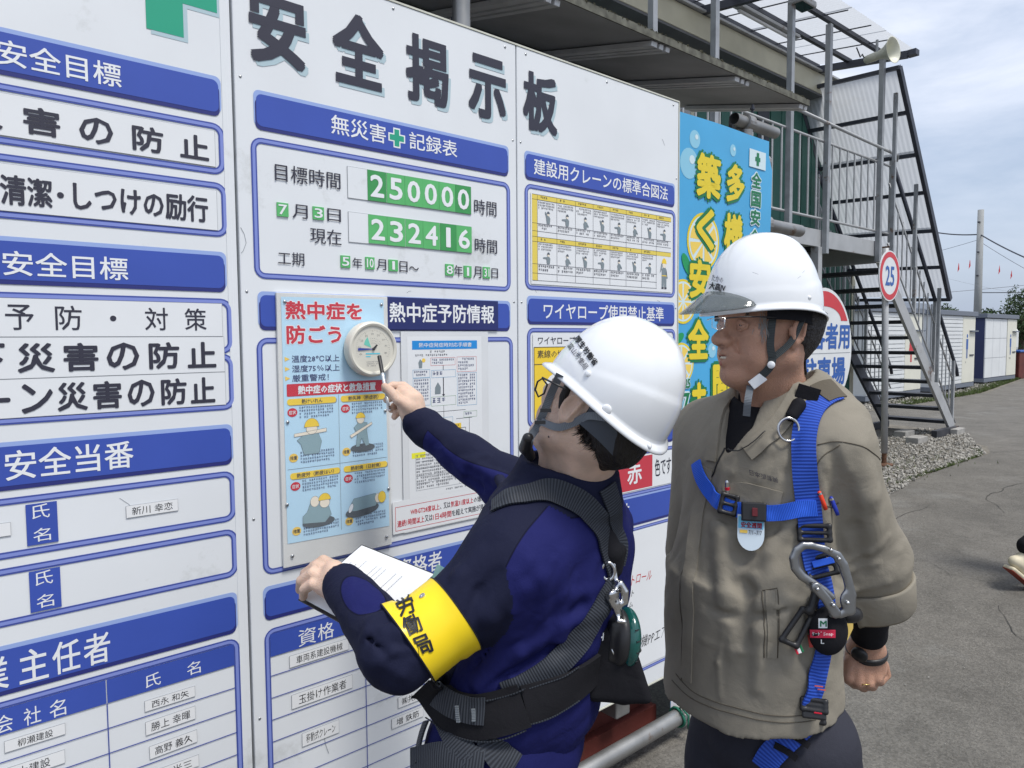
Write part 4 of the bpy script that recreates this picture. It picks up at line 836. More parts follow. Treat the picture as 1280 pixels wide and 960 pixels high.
for k in range(20):
    xa, xb = 2.3355 + k * .0295, 2.3355 + (k + 1) * .0295; za, zb = .30 - (xa - 2.334) * .95 + .03 * math.sin(xa * 9), .30 - (xb - 2.334) * .95 + .03 * math.sin(xb * 9)
    za, zb = max(za, -.045), max(zb, -.045)
    for j in range(6): q.poly([(xa, -.048 + (za + .048) * j / 6), (xb, -.048 + (zb + .048) * j / 6), (xb, -.048 + (zb + .048) * (j + 1) / 6), (xa, -.048 + (za + .048) * (j + 1) / 6)], 0)
onb(q, .0015).build('white_hem', mat('banner_white', (.66, .66, .72), .5, bump=.1, bscale=6), bn)
M_bg = mat('banner_green', lin(24, 118, 74), .42); M_by = mat('banner_yellow', lin(228, 204, 50), .42); M_bw = mat('banner_pale', lin(206, 226, 232), .42); M_bub = mat('banner_bubble', lin(140, 198, 222), .42)
def bt(s, x0, x1, z0, z1, big=True):
    if big:
        for off, m, l in ((.115, M_bg, .003), (.04, M_by, .0045)):
            e = off - .04; h = z1 - z0
            q = text(s, x0 - e * h, x1 + e * h, z0 - e * h, z1 + e * h, 0, None, None, off, mb=MB()); onb(q, l).build('lettering', m, bn)
    else:
        h = z1 - z0; q = text(s, x0 - .09 * h, x1 + .09 * h, z0 - .09 * h, z1 + .09 * h, 0, None, None, .11, mb=MB()); onb(q, .003).build('lettering', M_bw, bn)
        q = text(s, x0, x1, z0, z1, 0, None, None, .03, mb=MB()); onb(q, .0045).build('lettering', M_bg, bn)
def shp(pts, m, l, nm='print'): onb(MB().poly(pts, 0), l).build(nm, m, bn)
for cx, cz, r in ((2.425, 2.30, .058), (2.458, 2.42 - .02, .034), (2.73, 2.40, .024), (2.38, 1.35, .05), (2.60, 1.55, .03), (2.42, 1.0, .04), (2.9, 1.0, .05)): shp(ellipse(cx, cz, r, r * 1.05), M_bub, .0008, 'bubble'); shp(ellipse(cx + r * .3, cz + r * .3, r * .3, r * .3), M_bw, .0014, 'bubble')
M_lem = mat('lemon_flesh', lin(238, 206, 96), .42)
for cx, cz, r in ((2.53, 2.00, .11), (2.40, 1.75, .085), (2.39, 1.50, .08), (2.95, 1.60, .1)):
    shp(ellipse(cx, cz, r, r * 1.06, 28), M_by, .0018, 'lemon'); shp(ellipse(cx, cz, r * .9, r * .95, 28), M_bw, .0021, 'lemon')
    for k in range(8):
        a0 = 2 * math.pi * k / 8 + .08; a1 = a0 + 2 * math.pi / 8 - .16; shp([(cx + r * .1 * math.cos((a0 + a1) / 2), cz + r * .1 * math.sin((a0 + a1) / 2))] + [(cx + r * .82 * math.cos(a0 + (a1 - a0) * j / 4), cz + r * .86 * math.sin(a0 + (a1 - a0) * j / 4)) for j in range(5)], M_lem, .0024, 'lemon_segment')
M_leaf = mat('banner_leaf', lin(30, 150, 90), .42)
for cx, cz, a, b, t in ((2.42, 1.90, .05, .022, -1.0), (2.46, 1.86, .045, .02, 1.9), (2.37, 1.60, .04, .018, .5)): shp(ellipse(cx, cz, a, b, 16, t), M_leaf, .0028, 'leaf')
bt('築', 2.47, 2.635, 2.175, 2.355); bt('く', 2.475, 2.60, 1.965, 2.135); bt('安', 2.435, 2.58, 1.765, 1.925); bt('全', 2.43, 2.57, 1.515, 1.68)
bt('未', 2.445, 2.56, 1.235, 1.42); bt('来', 2.445, 2.565, 1.02, 1.185); bt('の', 2.45, 2.56, .85, .98); bt('職', 2.44, 2.57, .64, .80); bt('場', 2.44, 2.57, .44, .60)
bt('多', 2.68, 2.825, 2.18, 2.345); bt('様', 2.67, 2.82, 1.96, 2.135); bt('な', 2.67, 2.81, 1.78, 1.92); bt('仲', 2.645, 2.785, 1.57, 1.73); bt('間', 2.60, 2.74, 1.30, 1.49); bt('と', 2.62, 2.74, 1.10, 1.25)
for s, z in zip('全国安全週間', (2.268, 2.185, 2.105, 2.02, 1.94, 1.86)): bt(s, 2.885, 2.965, z, z + .068, False)
bt('2025', 2.372, 2.445, 1.40, 1.438, False)
for s, a, b in (('7', 1.305, 1.38), ('月', 1.228, 1.29), ('1', 1.165, 1.215), ('日', 1.085, 1.155), ('～', 1.03, 1.06), ('7', .95, 1.01), ('日', .87, .93)): bt(s, 2.395 if s != '1' else 2.408, 2.44 if s != '1' else 2.425, a, b, False)
shp([(2.862, 2.355), (3.0, 2.355), (3.0, 2.432), (2.862, 2.432)], M_bw, .003, 'flag'); q = MB(); q.rect(2.91, 2.952, 2.385, 2.403, 0); onb(q, .0046).build('flag_cross', M_bg, bn); q = MB(); q.rect(2.921, 2.941, 2.366, 2.422, 0); onb(q, .0048).build('flag_cross', M_bg, bn)
# ------------------------------------------------------------------ traffic signs
M_sw = mat('sign_white', (.72, .74, .75), .35, var=.04, vscale=8); M_sr = mat('sign_red', lin(200, 52, 60), .4, var=.06, vscale=8); M_sb = mat('sign_blue', lin(46, 92, 168), .4)
sp = onG(1105, 582); sg = thing('speed_limit_sign', 'round red-ringed 25 speed sign on a grey post beside the stairs', 'sign', (sp[0], sp[1], 0))
dc = onY(1111, 345, sp[1] - .05); dx_, dz_ = dc[0] - sp[0], dc[2]
m_ = MB(); m_.tube([(0, 0, 0.16), (dx_ * .9, 0, dz_ + .34)], .038, 16); m_.build('post', M_galvl, sg, smooth=True); m_ = MB(); m_.tube([(0, 0, 0.0), (0, 0, .20)], .028, 10); m_.lathe([(.12, .0), (.12, .02), (.04, .035)], (0, 0, .0), (0, 0, 1), 16); m_.build('rusty_foot', mat('rust', (.14, .07, .04), .85, .1, var=.4, vscale=15), sg)
def disc(r, y0, y1, m, nm, par, cx, cz, n=40): q = MB(); q.lathe([(r, 0), (r, abs(y1 - y0))], (cx, y1, cz), (0, -1, 0), n); return q.build(nm, m, par)
disc(.305, -.062, -.05, M_sw, 'disc', sg, dx_, dz_); q = MB(); q.ring(ellipse(dx_, dz_, .29, .29, 40), ellipse(dx_, dz_, .225, .225, 40), -.0635); q.build('red_ring', M_sr, sg)
text('25', dx_ - .13, dx_ + .13, dz_ - .12, dz_ + .12, -.065, M_sb, sg, .02)
vc = W(1026, 437, 6.6); vs = thing('visitor_parking_sign', 'round white visitor parking sign with red arch and blue lettering behind the khaki jacket', 'sign', (vc[0], vc[1], 0)); vz = vc[2]
disc(.57, -.03, -.005, M_sw, 'disc', vs, 0, vz, 48)
q = MB(); A = [(.54 * math.cos(t), vz + .54 * math.sin(t)) for t in (math.radians(30 + 120 * k / 24) for k in range(25))]; B_ = [(.33 * math.cos(t), vz + .27 + .13 * math.sin(t)) for t in (math.radians(0 + 180 * k / 24) for k in range(25))]
A = [(x, z) for x, z in A]; V = [(p[0], -.032, p[1]) for p in A + B_]; q.add(V, [(k + 1, k, 25 + k, 26 + k) for k in range(24)]); q.build('red_arch', M_sr, vs)
text('来客者用', -.50, .52, vz + .00, vz + .25, -.0325, M_sb, vs, .03); text('駐車場', -.42, .44, vz - .34, vz - .07, -.0325, M_sb, vs, .03)
q = MB(); q.rect(-.54, .54, vz - .038, vz - .032, -.0315); q.build('joint_line', M_line, vs)
m_ = MB(); m_.tube([(0, .03, 0), (0, .03, vz + .2)], .03, 12); m_.build('post', M_galvl, vs, smooth=True); m_ = MB(); m_.lathe([(.22, 0), (.22, .05), (.05, .07)], (0, .03, 0), (0, 0, 1), 20); m_.build('foot', M_conc, vs)
# ------------------------------------------------------------------ toilet cabins
M_cab = mat('cabin_white', (.70, .72, .73), .45, var=.05, vscale=2); M_cabd = mat('cabin_cream', (.70, .69, .60), .45, var=.03, vscale=3); M_nvy = mat('cabin_navy', (.03, .04, .11), .5); M_cabr = mat('cabin_roof_grey', (.16, .18, .22), .6)
def cabin(x0, x1, y, label, col, ribs):
    c = thing('toilet_cabin', label, 'cabin', (x0, y, 0), 'toilet cabins in a row beyond the stairs'); L_ = x1 - x0; H_ = 2.22; ds = L_ - 1.15
    m_ = MB(); m_.box(.04, L_ - .04, .03, 2.2, .2, H_); m_.build('body', M_nvy if ribs != 1 else M_cab, c)
    m_ = MB(); m_.box(0, L_, 0, 2.22, .08, .2); m_.build('base_frame', M_cabr, c); m_ = MB(); m_.box(-.05, L_ + .05, -.06, 2.3, H_, H_ + .14); m_.build('roof', M_cabr, c, bevel=.01)
    for x in (.3, L_ - .4): m_ = MB(); m_.box(x, x + .3, 0.05, .35, 0, .08); m_.build('block', M_conc, c)
    if ribs == 1:
        for k in range(18): z = .22 + k * .111; m_ = MB(); m_.slab([(.03, z), (ds, z), (ds, z + .09), (.03, z + .09)], -.012, .03); m_.build('wall_rib', M_cab, c)
    else:
        for k in range(3):
            for j in range(3): w_ = (ds - .03) / 3; m_ = MB(); m_.box(.03 + k * w_ + .008, .03 + (k + 1) * w_ - .008, 0, .03, .22 + j * .66 + .006, .22 + (j + 1) * .66 - .006); m_.build('wall_panel', M_cab, c)
    m_ = MB(); m_.box(ds + .03, L_ - .03, -.01, .03, .22, H_ - .02); d = m_.build('door', M_cabd, c, bevel=.005)
    m_ = MB(); m_.box(L_ - .5, L_ - .15, -.03, -.011, 1.02, 1.06); m_.build('handle', M_dark, d); m_ = MB(); m_.box(L_ - .55, L_ + .02, -.09, -.011, 1.75, 1.79); m_.build('door_lamp', M_cabr, d)
    cx = ds + .42; m = M_sr if col == 'r' else M_sb
    q = MB(); q.poly(ellipse(cx, 1.62, .055, .06, 12), -.013)
    q.poly([(cx - .09, 1.53), (cx - (.16 if col == 'r' else .08), 1.15 if col == 'r' else 1.22), (cx + (.16 if col == 'r' else .08), 1.15 if col == 'r' else 1.22), (cx + .09, 1.53)], -.0135); q.rect(cx - .05, cx - .01, .95, 1.22, -.014); q.rect(cx + .01, cx + .05, .95, 1.22, -.014); q.build('symbol', m, d)
    q = MB(); scribble(q, cx - .12, cx + .14, .78, .86, 1, -.014, int(x0)); q.build('small_print', M_ink, d); return c
cabin(17.3, 20.7, 7.25, 'white ribbed toilet cabin with a red figure seen through the open stairs', 'r', 1)
cabin(21.6, 25.15, 7.3, 'white ribbed toilet cabin with a blue figure just right of the stair foot', 'b', 1)
cabin(27.2, 30.7, 7.6, 'white panelled toilet cabin with navy end wall and blue figure, farthest right', 'b', 0)
cb = thing('bin_store', 'brown-red bin with blue lid beside the far toilet cabin', 'bin', (31.6, 7.7, 0)); m_ = MB(); m_.box(0, 1.0, 0, .8, 0, 1.0); m_.build('box', M_rust, cb, bevel=.03); m_ = MB(); m_.box(-.03, 1.03, -.03, .83, 1.0, 1.08); m_.build('lid', M_sb, cb, bevel=.02)
tk = thing('water_tank', 'white plastic tank behind the brown-red bin', 'tank', (34.5, 8.9, 0)); m_ = MB(); m_.box(0, 2, 0, 1.2, .9, 2.0); m_.build('tank', M_cab, tk, bevel=.25, seg=4); m_ = MB(); m_.box(0, 2, 0, 1.2, 0, .88); m_.build('frame', M_dark, tk, bevel=.02)
# far building, trees
fr = thing('distant_shed', 'low grey-roofed shed beyond the toilet cabins', 'building', (44, 17, 0)); m_ = MB(); m_.box(0, 16, 0, 8, 0, 2.9); m_.build('wall', M_cabr, fr)
m_ = MB(); m_.add([(-.5, -.5, 2.9), (16.5, -.5, 2.9), (16.5, 8.5, 2.9), (-.5, 8.5, 2.9), (-.5, 4, 4.2), (16.5, 4, 4.2)], [(0, 1, 5, 4), (3, 4, 5, 2), (0, 4, 3), (1, 2, 5), (0, 3, 2, 1)]); m_.build('roof', mat('shed_roof', (.12, .14, .17), .7), fr)
m_ = MB(); m_.box(6, 30, 14, 20, 0, 2.6); M_far = mat('far_wall', (.20, .22, .25), .8); o = m_.build('distant_warehouse', M_far); o.location = (60, 6, 0); tag(o, 'long flat grey warehouse on the far horizon', 'building')
M_fol = mat('foliage', (.045, .075, .028), .9, var=.45, vscale=3)
def tree(x, y, h, r, label, seed):
    t = thing('tree', label, 'tree', (x, y, 0), 'dark trees at the far right edge'); m_ = MB(); m_.tube([(0, 0, 0), (.1, 0, h * .35), (0, .1, h * .7)], [.16, .11, .05], 8); m_.tube([(.05, 0, h * .4), (r * .5, .2, h * .7)], [.07, .03], 6); m_.tube([(.05, 0, h * .38), (-r * .5, -.2, h * .66)], [.07, .03], 6); m_.build('trunk', mat('bark', (.10, .08, .06), .9, var=.3), t)
    R = np.random.default_rng(seed); V = []; F = []
    cl = [(R.normal(0, r * .42), R.normal(0, r * .42), h * .62 + R.normal(0, h * .16), r * (.25 + .25 * R.random())) for _ in range(16)]
    for k in range(3800):
        c = cl[R.integers(16)]; d = R.normal(size=3); d /= np.linalg.norm(d); p = np.array(c[:3]) + d * c[3] * (R.random() ** .4); s = .05 + .07 * R.random(); a = R.normal(size=3); b = R.normal(size=3); a /= np.linalg.norm(a); b /= np.linalg.norm(b); i = len(V)
        V += [(p + a * s).tolist(), (p + b * s).tolist(), (p - a * s).tolist()]; F.append((i, i + 1, i + 2))
    o = mkmesh('crown', V, F, M_fol, t); o['kind'] = 'stuff'
tree(39.5, 9.6, 3.6, 1.5, 'dark bushy tree standing behind the white tank', 1); tree(44, 10.3, 3.3, 1.6, 'lower dark tree right of the first one at the frame edge', 2); tree(35.8, 11.4, 2.9, 1.0, 'small dark tree peeping over the far toilet cabin', 3)
# utility pole and wires
pb = W(1221, 418, 34); po = thing('utility_pole', 'tall grey concrete utility pole rising behind the toilet cabins', 'pole', (pb[0], pb[1], 0)); ht = W(1221, 264, 34)[2]
M_pole = mat('pole_concrete', (.30, .31, .31), .8, var=.08, vscale=2)
m_ = MB(); m_.tube([(0, 0, 0), (0, 0, ht)], [.19, .13], 16); m_.build('post', M_pole, po, smooth=True)
for z, l in ((ht - .6, .3), (ht - 2.0, .25), (ht - 3.1, .25)): m_ = MB(); m_.box(-l, l, -.04, .04, z - .03, z + .03); m_.build('crossarm', M_dark, po); m_ = MB(); m_.lathe([(.03, 0), (.05, .04), (.03, .08), (.05, .12), (0, .16)], (l * .9, 0, z + .03), (0, 0, 1), 10); m_.build('insulator', M_cab, po)
def wire(a, b, sag, r, label, grp='overhead wires'):
    a, b = Vector(a), Vector(b); m_ = MB(); m_.tube([a.lerp(b, t) - Vector((0, 0, sag * 4 * t * (1 - t))) for t in (k / 20 for k in range(21))], r, 5); return tag(m_.build('overhead_wire', M_dark), label, 'wire', grp)
wp = lambda px, py, Z: tuple(W(px, py, Z))
pt_ = (pb[0], pb[1], ht - 1.15)
wire(wp(1120, 276, 36), pt_, .25, .03, 'thick dark wire running left from the utility pole'); wire(pt_, wp(1345, 345, 26), .15, .03, 'thick dark wire dropping right from the utility pole')
wire((pb[0], pb[1], ht - 3.9), wp(1400, 358, 40), .1, .022, 'lower dark wire right of the pole'); wire(wp(1100, 330, 50), wp(1222, 300, 34), .1, .010, 'thin faint wire left of the pole'); wire(wp(1222, 300, 34), wp(1340, 366, 30), .1, .010, 'thin faint wire falling right of the pole')
wire(wp(1100, 372, 60), wp(1400, 344, 60), .1, .018, 'faint wire behind the pole')
bu = thing('bunting_string', 'string of small red pennants hanging across the sky by the pole', 'bunting', tuple(W(1150, 338, 20))); bo_ = Vector(W(1150, 338, 20))
be = Vector(W(1330, 372, 20)); m_ = MB(); m_.tube([bo_.lerp(be, k / 16) - bo_ - Vector((0, 0, .5 * 4 * (k / 16) * (1 - k / 16) * .25)) for k in range(17)], .003, 4); m_.build('string', M_line, bu)
for px, py in ((1199, 334), (1213, 330), (1250, 337), (1265, 343), (1181, 345)):
    c = Vector(W(px, py, 20)) - bo_; m_ = MB(); m_.add([c + Vector((-.06, 0, .12)), c + Vector((.05, .02, .10)), c + Vector((.02, 0, -.05)), c + Vector((-.03, .03, -.14)), c + Vector((.05, .05, -.02))], [(0, 1, 2), (0, 2, 3), (1, 4, 2)]); m_.build('pennant', M_sr, bu)
# ------------------------------------------------------------------ signed-distance modelling kit for bodies and clothing
from mathutils.bvhtree import BVHTree
import openvdb
def _n(v): v = np.asarray(v, float); return v / np.linalg.norm(v)
class Sdf:
    def __init__(s): s.ops = []
    def cap(s, p, q, r1, r2=None, k=.02, op='u', flat=None):
        r2 = r1 if r2 is None else r2; p = np.asarray(p, float); q = np.asarray(q, float); rm = max(r1, r2)
        def fn(P, p=p, q=q, r1=r1, r2=r2):
            d = q - p; L2 = max(d @ d, 1e-12); t = np.clip(((P - p) @ d) / L2, 0, 1)
            return np.linalg.norm(P - (p + t[:, None] * d), axis=1) - (r1 + (r2 - r1) * t)
        s.ops.append((op, fn, np.minimum(p, q) - rm, np.maximum(p, q) + rm, k)); return s
    def chain(s, pts, rs, k=.02, op='u'):
        pts = [np.asarray(p, float) for p in pts]; rs = list(rs); ki = max(k * .22, 1e-5)
        def fn(P, pts=pts, rs=rs):
            D = None
            for i in range(len(pts) - 1):
                d = pts[i + 1] - pts[i]; L2 = max(d @ d, 1e-12); t = np.clip(((P - pts[i]) @ d) / L2, 0, 1); e = np.linalg.norm(P - (pts[i] + t[:, None] * d), axis=1) - (rs[i] + (rs[i + 1] - rs[i]) * t)
                if D is None: D = e
                else:
                    # no swelling at a shared joint
                    h = np.maximum(ki - np.abs(D - e), 0) / ki; D = np.minimum(D, e) - h * h * ki * .12
            return D
        A = np.array(pts); rm = max(rs); s.ops.append((op, fn, A.min(0) - rm, A.max(0) + rm, k)); return s
    def ell(s, c, r, ax=None, k=.02, op='u'):
        c = np.asarray(c, float); r = np.asarray(r, float); A = np.eye(3) if ax is None else np.array(ax, float)
        def fn(P, c=c, r=r, A=A):
            L = (P - c) @ A.T; k0 = np.linalg.norm(L / r, axis=1); k1 = np.linalg.norm(L / (r * r), axis=1)
            return k0 * (k0 - 1) / np.maximum(k1, 1e-6)
        m = max(r); s.ops.append((op, fn, c - m, c + m, k)); return s
    def box(s, c, h, ax=None, rnd=.01, k=.02, op='u'):
        c = np.asarray(c, float); h = np.asarray(h, float); A = np.eye(3) if ax is None else np.array(ax, float)
        def fn(P, c=c, h=h, A=A):
            q = np.abs((P - c) @ A.T) - (h - rnd); return np.linalg.norm(np.maximum(q, 0), axis=1) + np.minimum(q.max(1), 0) - rnd
        m = np.linalg.norm(h); s.ops.append((op, fn, c - m, c + m, k)); return s
    def ring(s, c, ax, r0, r1, h, t, k=.01, op='u', el=(1, 1), u=None):
        """hollow cone band: axis ax, radius r0 at -h to r1 at +h, wall t"""
        c = np.asarray(c, float); ax = _n(ax); u = _n(np.cross(ax, [0.3, .9, .1]) if u is None else np.asarray(u, float) - ax * (np.asarray(u, float) @ ax)); v = np.cross(ax, u)
        def fn(P):
            L = P - c; z = L @ ax; a = L @ u / el[0]; b = L @ v / el[1]; rad = np.sqrt(a * a + b * b); R = r0 + (r1 - r0) * (np.clip(z, -h, h) + h) / (2 * h)
            qx = np.abs(rad - R) - t * .5; qz = np.abs(z) - h; return np.sqrt(np.maximum(qx, 0) ** 2 + np.maximum(qz, 0) ** 2) + np.minimum(np.maximum(qx, qz), 0) - t * .5
        m = max(r0, r1) * max(el) + h + t; s.ops.append((op, fn, c - m, c + m, k)); return s
    def disp(s, fn, lo, hi): s.ops.append(('d', fn, np.asarray(lo, float), np.asarray(hi, float), 0)); return s
    @staticmethod
    def comb(op, a, b, k):
        if op == 'u': h = np.clip(.5 + .5 * (a - b) / k, 0, 1); return a + (b - a) * h - k * h * (1 - h)
        if op == 's': b = -b; h = np.clip(.5 + .5 * (b - a) / k, 0, 1); return a + (b - a) * h + k * h * (1 - h)
        if op == 'i': h = np.clip(.5 + .5 * (b - a) / k, 0, 1); return a + (b - a) * h + k * h * (1 - h)
        if op == 'd': return a + b
    def mesh(s, vox, pad=.02):
        us = [o for o in s.ops if o[0] == 'u']; lo = np.min([o[2] for o in us], 0) - pad; hi = np.max([o[3] for o in us], 0) + pad
        n = np.ceil((hi - lo) / vox).astype(int) + 1; D = np.full(n, .05, np.float32)
        gx_, gy_, gz_ = [lo[i] + vox * np.arange(n[i]) for i in range(3)]
        for op, fn, a, b, k in s.ops:
            if op == 'i': i0 = np.zeros(3, int); i1 = n
            else:
                mg = .05 + k; i0 = np.clip(np.floor((a - mg - lo) / vox).astype(int), 0, n); i1 = np.clip(np.ceil((b + mg - lo) / vox).astype(int) + 1, 0, n)
            if (i1 <= i0).any(): continue
            X, Y, Z = np.meshgrid(gx_[i0[0]:i1[0]], gy_[i0[1]:i1[1]], gz_[i0[2]:i1[2]], indexing='ij')
            P = np.column_stack([X.ravel(), Y.ravel(), Z.ravel()]); sub = D[i0[0]:i1[0], i0[1]:i1[1], i0[2]:i1[2]]
            if op == 'd':
                near = np.abs(sub.ravel()) < .03; r = np.zeros(len(P)); r[near] = fn(P[near]); v = r
            else: v = fn(P)
            D[i0[0]:i1[0], i0[1]:i1[1], i0[2]:i1[2]] = s.comb(op, sub.ravel(), v, max(k, 1e-5)).reshape(sub.shape)
        D = np.clip(D, -.04, .04)
        g = openvdb.FloatGrid(.04); g.copyFromArray(np.ascontiguousarray(D)); pts, quads = g.convertToQuads(0.0)
        P = np.asarray(pts, float) * vox + lo; return P, np.asarray(quads)[:, ::-1]
def wsum(seed, freq, dirs=None):
    """smooth cloth-like wrinkle function, -1..1"""
    R = np.random.default_rng(seed); A = R.normal(size=(4, 3)); A /= np.linalg.norm(A, axis=1)[:, None]
    if dirs is not None: A = _n(dirs) + .35 * A; A /= np.linalg.norm(A, axis=1)[:, None]
    B = R.normal(size=(4, 3)); B /= np.linalg.norm(B, axis=1)[:, None]; ph = R.random((4, 2)) * 6.28
    def fn(P):
        v = 0
        for i in range(4):
            f = freq * (.7 + .35 * i); w_ = 1.6 * np.sin(P @ B[i] * f * .45 + ph[i, 1]); v = v + (1 - 2 * np.abs(np.sin(P @ A[i] * f + w_ + ph[i, 0]))) ** 1.0 * (.45 ** i)
        return v / 1.7
    return fn
class Surf:
    """mesh with a search tree, to lay straps, seams and lettering on"""
    def __init__(s, V, F):
        s.t = BVHTree.FromPolygons([tuple(v) for v in V], [tuple(int(i) for i in f) for f in F])
        A = np.asarray(V, float); Q = np.array([f[:3] for f in F if len(f) >= 3]); c = A.mean(0); a, b, d = A[Q[:, 0]] - c, A[Q[:, 1]] - c, A[Q[:, 2]] - c
        s.sg = 1.0 if (np.cross(a, b) * d).sum() > 0 else -1.0
    def hit(s, px, py, far=None):
        o = Vector(CC); d = Vector(ray(px, py)).normalized(); h = s.t.ray_cast(o, d)
        if h[0] is None: return None, None
        n = h[1]; n = n if n.dot(d) < 0 else -n; return h[0], n
    def near(s, p):
        h = s.t.find_nearest(Vector(p)); n = h[1] * s.sg
        return h[0], n
    def lay(s, p, lift, ref=None):
        q, n = s.near(p)
        v = Vector(p) - q
        if ref is not None and n.dot(ref) < 0: n = -n
        return q + n * lift, n
def catmull(pts, n):
    P = [Vector(p) for p in pts]; P = [P[0] * 2 - P[1]] + P + [P[-1] * 2 - P[-2]]; out = []; m = len(P) - 3
    for i in range(m):
        for j in range(n):
            t = j / n; a, b, c, d = P[i:i + 4]
            out.append(.5 * ((2 * b) + (c - a) * t + (2 * a - 5 * b + 4 * c - d) * t * t + (3 * b - a - 3 * c + d) * t ** 3))
    out.append(P[-2]); return out
def ribbon(name, surf, path, width, m, parent, lift=.003, thick=.002, n=8, nw=4, ridge=0, build=True, fixn=None, relax=0):
    """webbing laid on a surface; path items are (px,py) seen points, 3-D points, or (px,py,Z)"""
    pts = []
    for p in path:
        if len(p) == 2:
            h, nn = surf.hit(*p)
            if h is None: h = Vector(W(p[0], p[1], path_z))
            pts.append(h)
        elif len(p) == 3 and isinstance(p, tuple) and p[0] > 20: pts.append(Vector(W(*p)))
        else: pts.append(Vector(p))
    C = catmull(pts, n); V = []; F = []; k2 = nw + 1; N = len(C); Ns = []
    for i in range(N):
        if surf is not None: q, nn = surf.lay(C[i], 0); Ns.append((q, nn))
        else: Ns.append((C[i], Vector(fixn)))
    # smooth normals
    NN = [sum((Ns[max(0, min(N - 1, i + j))][1] for j in range(-3, 4)), Vector()).normalized() for i in range(N)]
    for i in range(N):
        t = (C[min(i + 1, N - 1)] - C[max(i - 1, 0)]).normalized(); sd = t.cross(NN[i]).normalized(); rowT = []; 
        for j in range(k2):
            a = (j / nw - .5) * width; p = C[i] + sd * a
            if surf is not None:
                q, nn = surf.lay(p, 0); d = (q - C[i]).dot(NN[i]); base = q
                base = p + NN[i] * max(min((q - p).dot(NN[i]), .02), -.004 if relax else -.02)
            else: base = p
            V.append(base + NN[i] * (lift + thick)); rowT.append(base + NN[i] * (lift - .001))
        V += rowT
    s2 = 2 * k2
    for i in range(N - 1):
        a, b = i * s2, (i + 1) * s2
        for j in range(nw): F.append((a + j, b + j, b + j + 1, a + j + 1)); F.append((a + k2 + j, a + k2 + j + 1, b + k2 + j + 1, b + k2 + j))
        F.append((a, a + k2, b + k2, b)); F.append((a + nw, b + nw, b + k2 + nw, a + k2 + nw))
    F.append(tuple(range(k2)) + tuple(range(s2 - 1, k2 - 1, -1))); e = (N - 1) * s2; F.append((tuple(range(e, e + k2)) + tuple(range(e + s2 - 1, e + k2 - 1, -1)))[::-1])
    o = mkmesh(name, [tuple(v) for v in V], F, m, parent); autosmooth(o, 50)
    # run coordinate for the weave
    at = o.data.attributes.new('run', 'FLOAT', 'POINT'); L = 0; run = []
    for i in range(N):
        if i: L += (C[i] - C[i - 1]).length
        run += [L] * s2
    at.data.foreach_set('value', run); return o
def decal(name, surf, P2, F, quad, m, parent, lift=.0012, fine=None):
    """flat print (points in 0..1 x 0..1) laid on a surface inside the image quad (x0y0, x1y0, x1y1, x0y1)"""
    bm = bmesh.new(); vs = [bm.verts.new((p[0], p[1], p[2] if len(p) > 2 else 0)) for p in P2]
    for f in F:
        try: bm.faces.new([vs[i] for i in f])
        except ValueError: pass
    if fine:
        bmesh.ops.triangulate(bm, faces=bm.faces[:])
        for _ in range(2):
            es = [e for e in bm.edges if e.calc_length() > fine]
            if es: bmesh.ops.subdivide_edges(bm, edges=es, cuts=1)
        bmesh.ops.triangulate(bm, faces=[f for f in bm.faces if len(f.verts) > 4])
    q = [np.array(a, float) for a in quad]
    for v in bm.verts:
        x, y = v.co.x, v.co.y; p = (q[0] * (1 - x) + q[1] * x) * (1 - y) + (q[3] * (1 - x) + q[2] * x) * y
        h, n = surf.hit(*p)
        if h is None: h = Vector(W(p[0], p[1], 1.2)); n = Vector((0, -1, 0))
        v.co = h + n * (lift + v.co.z)
    me = bpy.data.meshes.new(name); bm.to_mesh(me); bm.free(); me.materials.append(m)
    o = bpy.data.objects.new(name, me); COL.objects.link(o); o.parent = parent; return o
def dtext(s, surf, quad, m, parent, bold=.02, lift=.0012, res=1, fine=.25, name='lettering'):
    P, F = text2d(s, 0, 1, 0, 1, 0, res)
    if bold:
        # keep the stroke weight even across the stretched box
        w_ = np.linalg.norm(np.array(quad[1], float) - np.array(quad[0], float)); h_ = np.linalg.norm(np.array(quad[3], float) - np.array(quad[0], float))
        A = []; FF = []
        for k in range(4):
            a = math.pi / 4 + math.pi / 2 * k; A.append(P[:, :2] * .96 + .02 + np.array([math.cos(a) * bold * h_ / w_, math.sin(a) * bold])); FF += [tuple(i + k * len(P) for i in f) for f in F]
        P = np.vstack([np.column_stack([a_, np.full(len(a_), k_ * .00015)]) for k_, a_ in enumerate(A)]); F = FF
        return decal(name, surf, P, F, quad, m, parent, lift, None)
    return decal(name, surf, P, F, quad, m, parent, lift, fine)
def axes(f, u):
    f = _n(f); u = np.asarray(u, float); u = _n(u - f * (u @ f)); return f, u, np.cross(u, f)
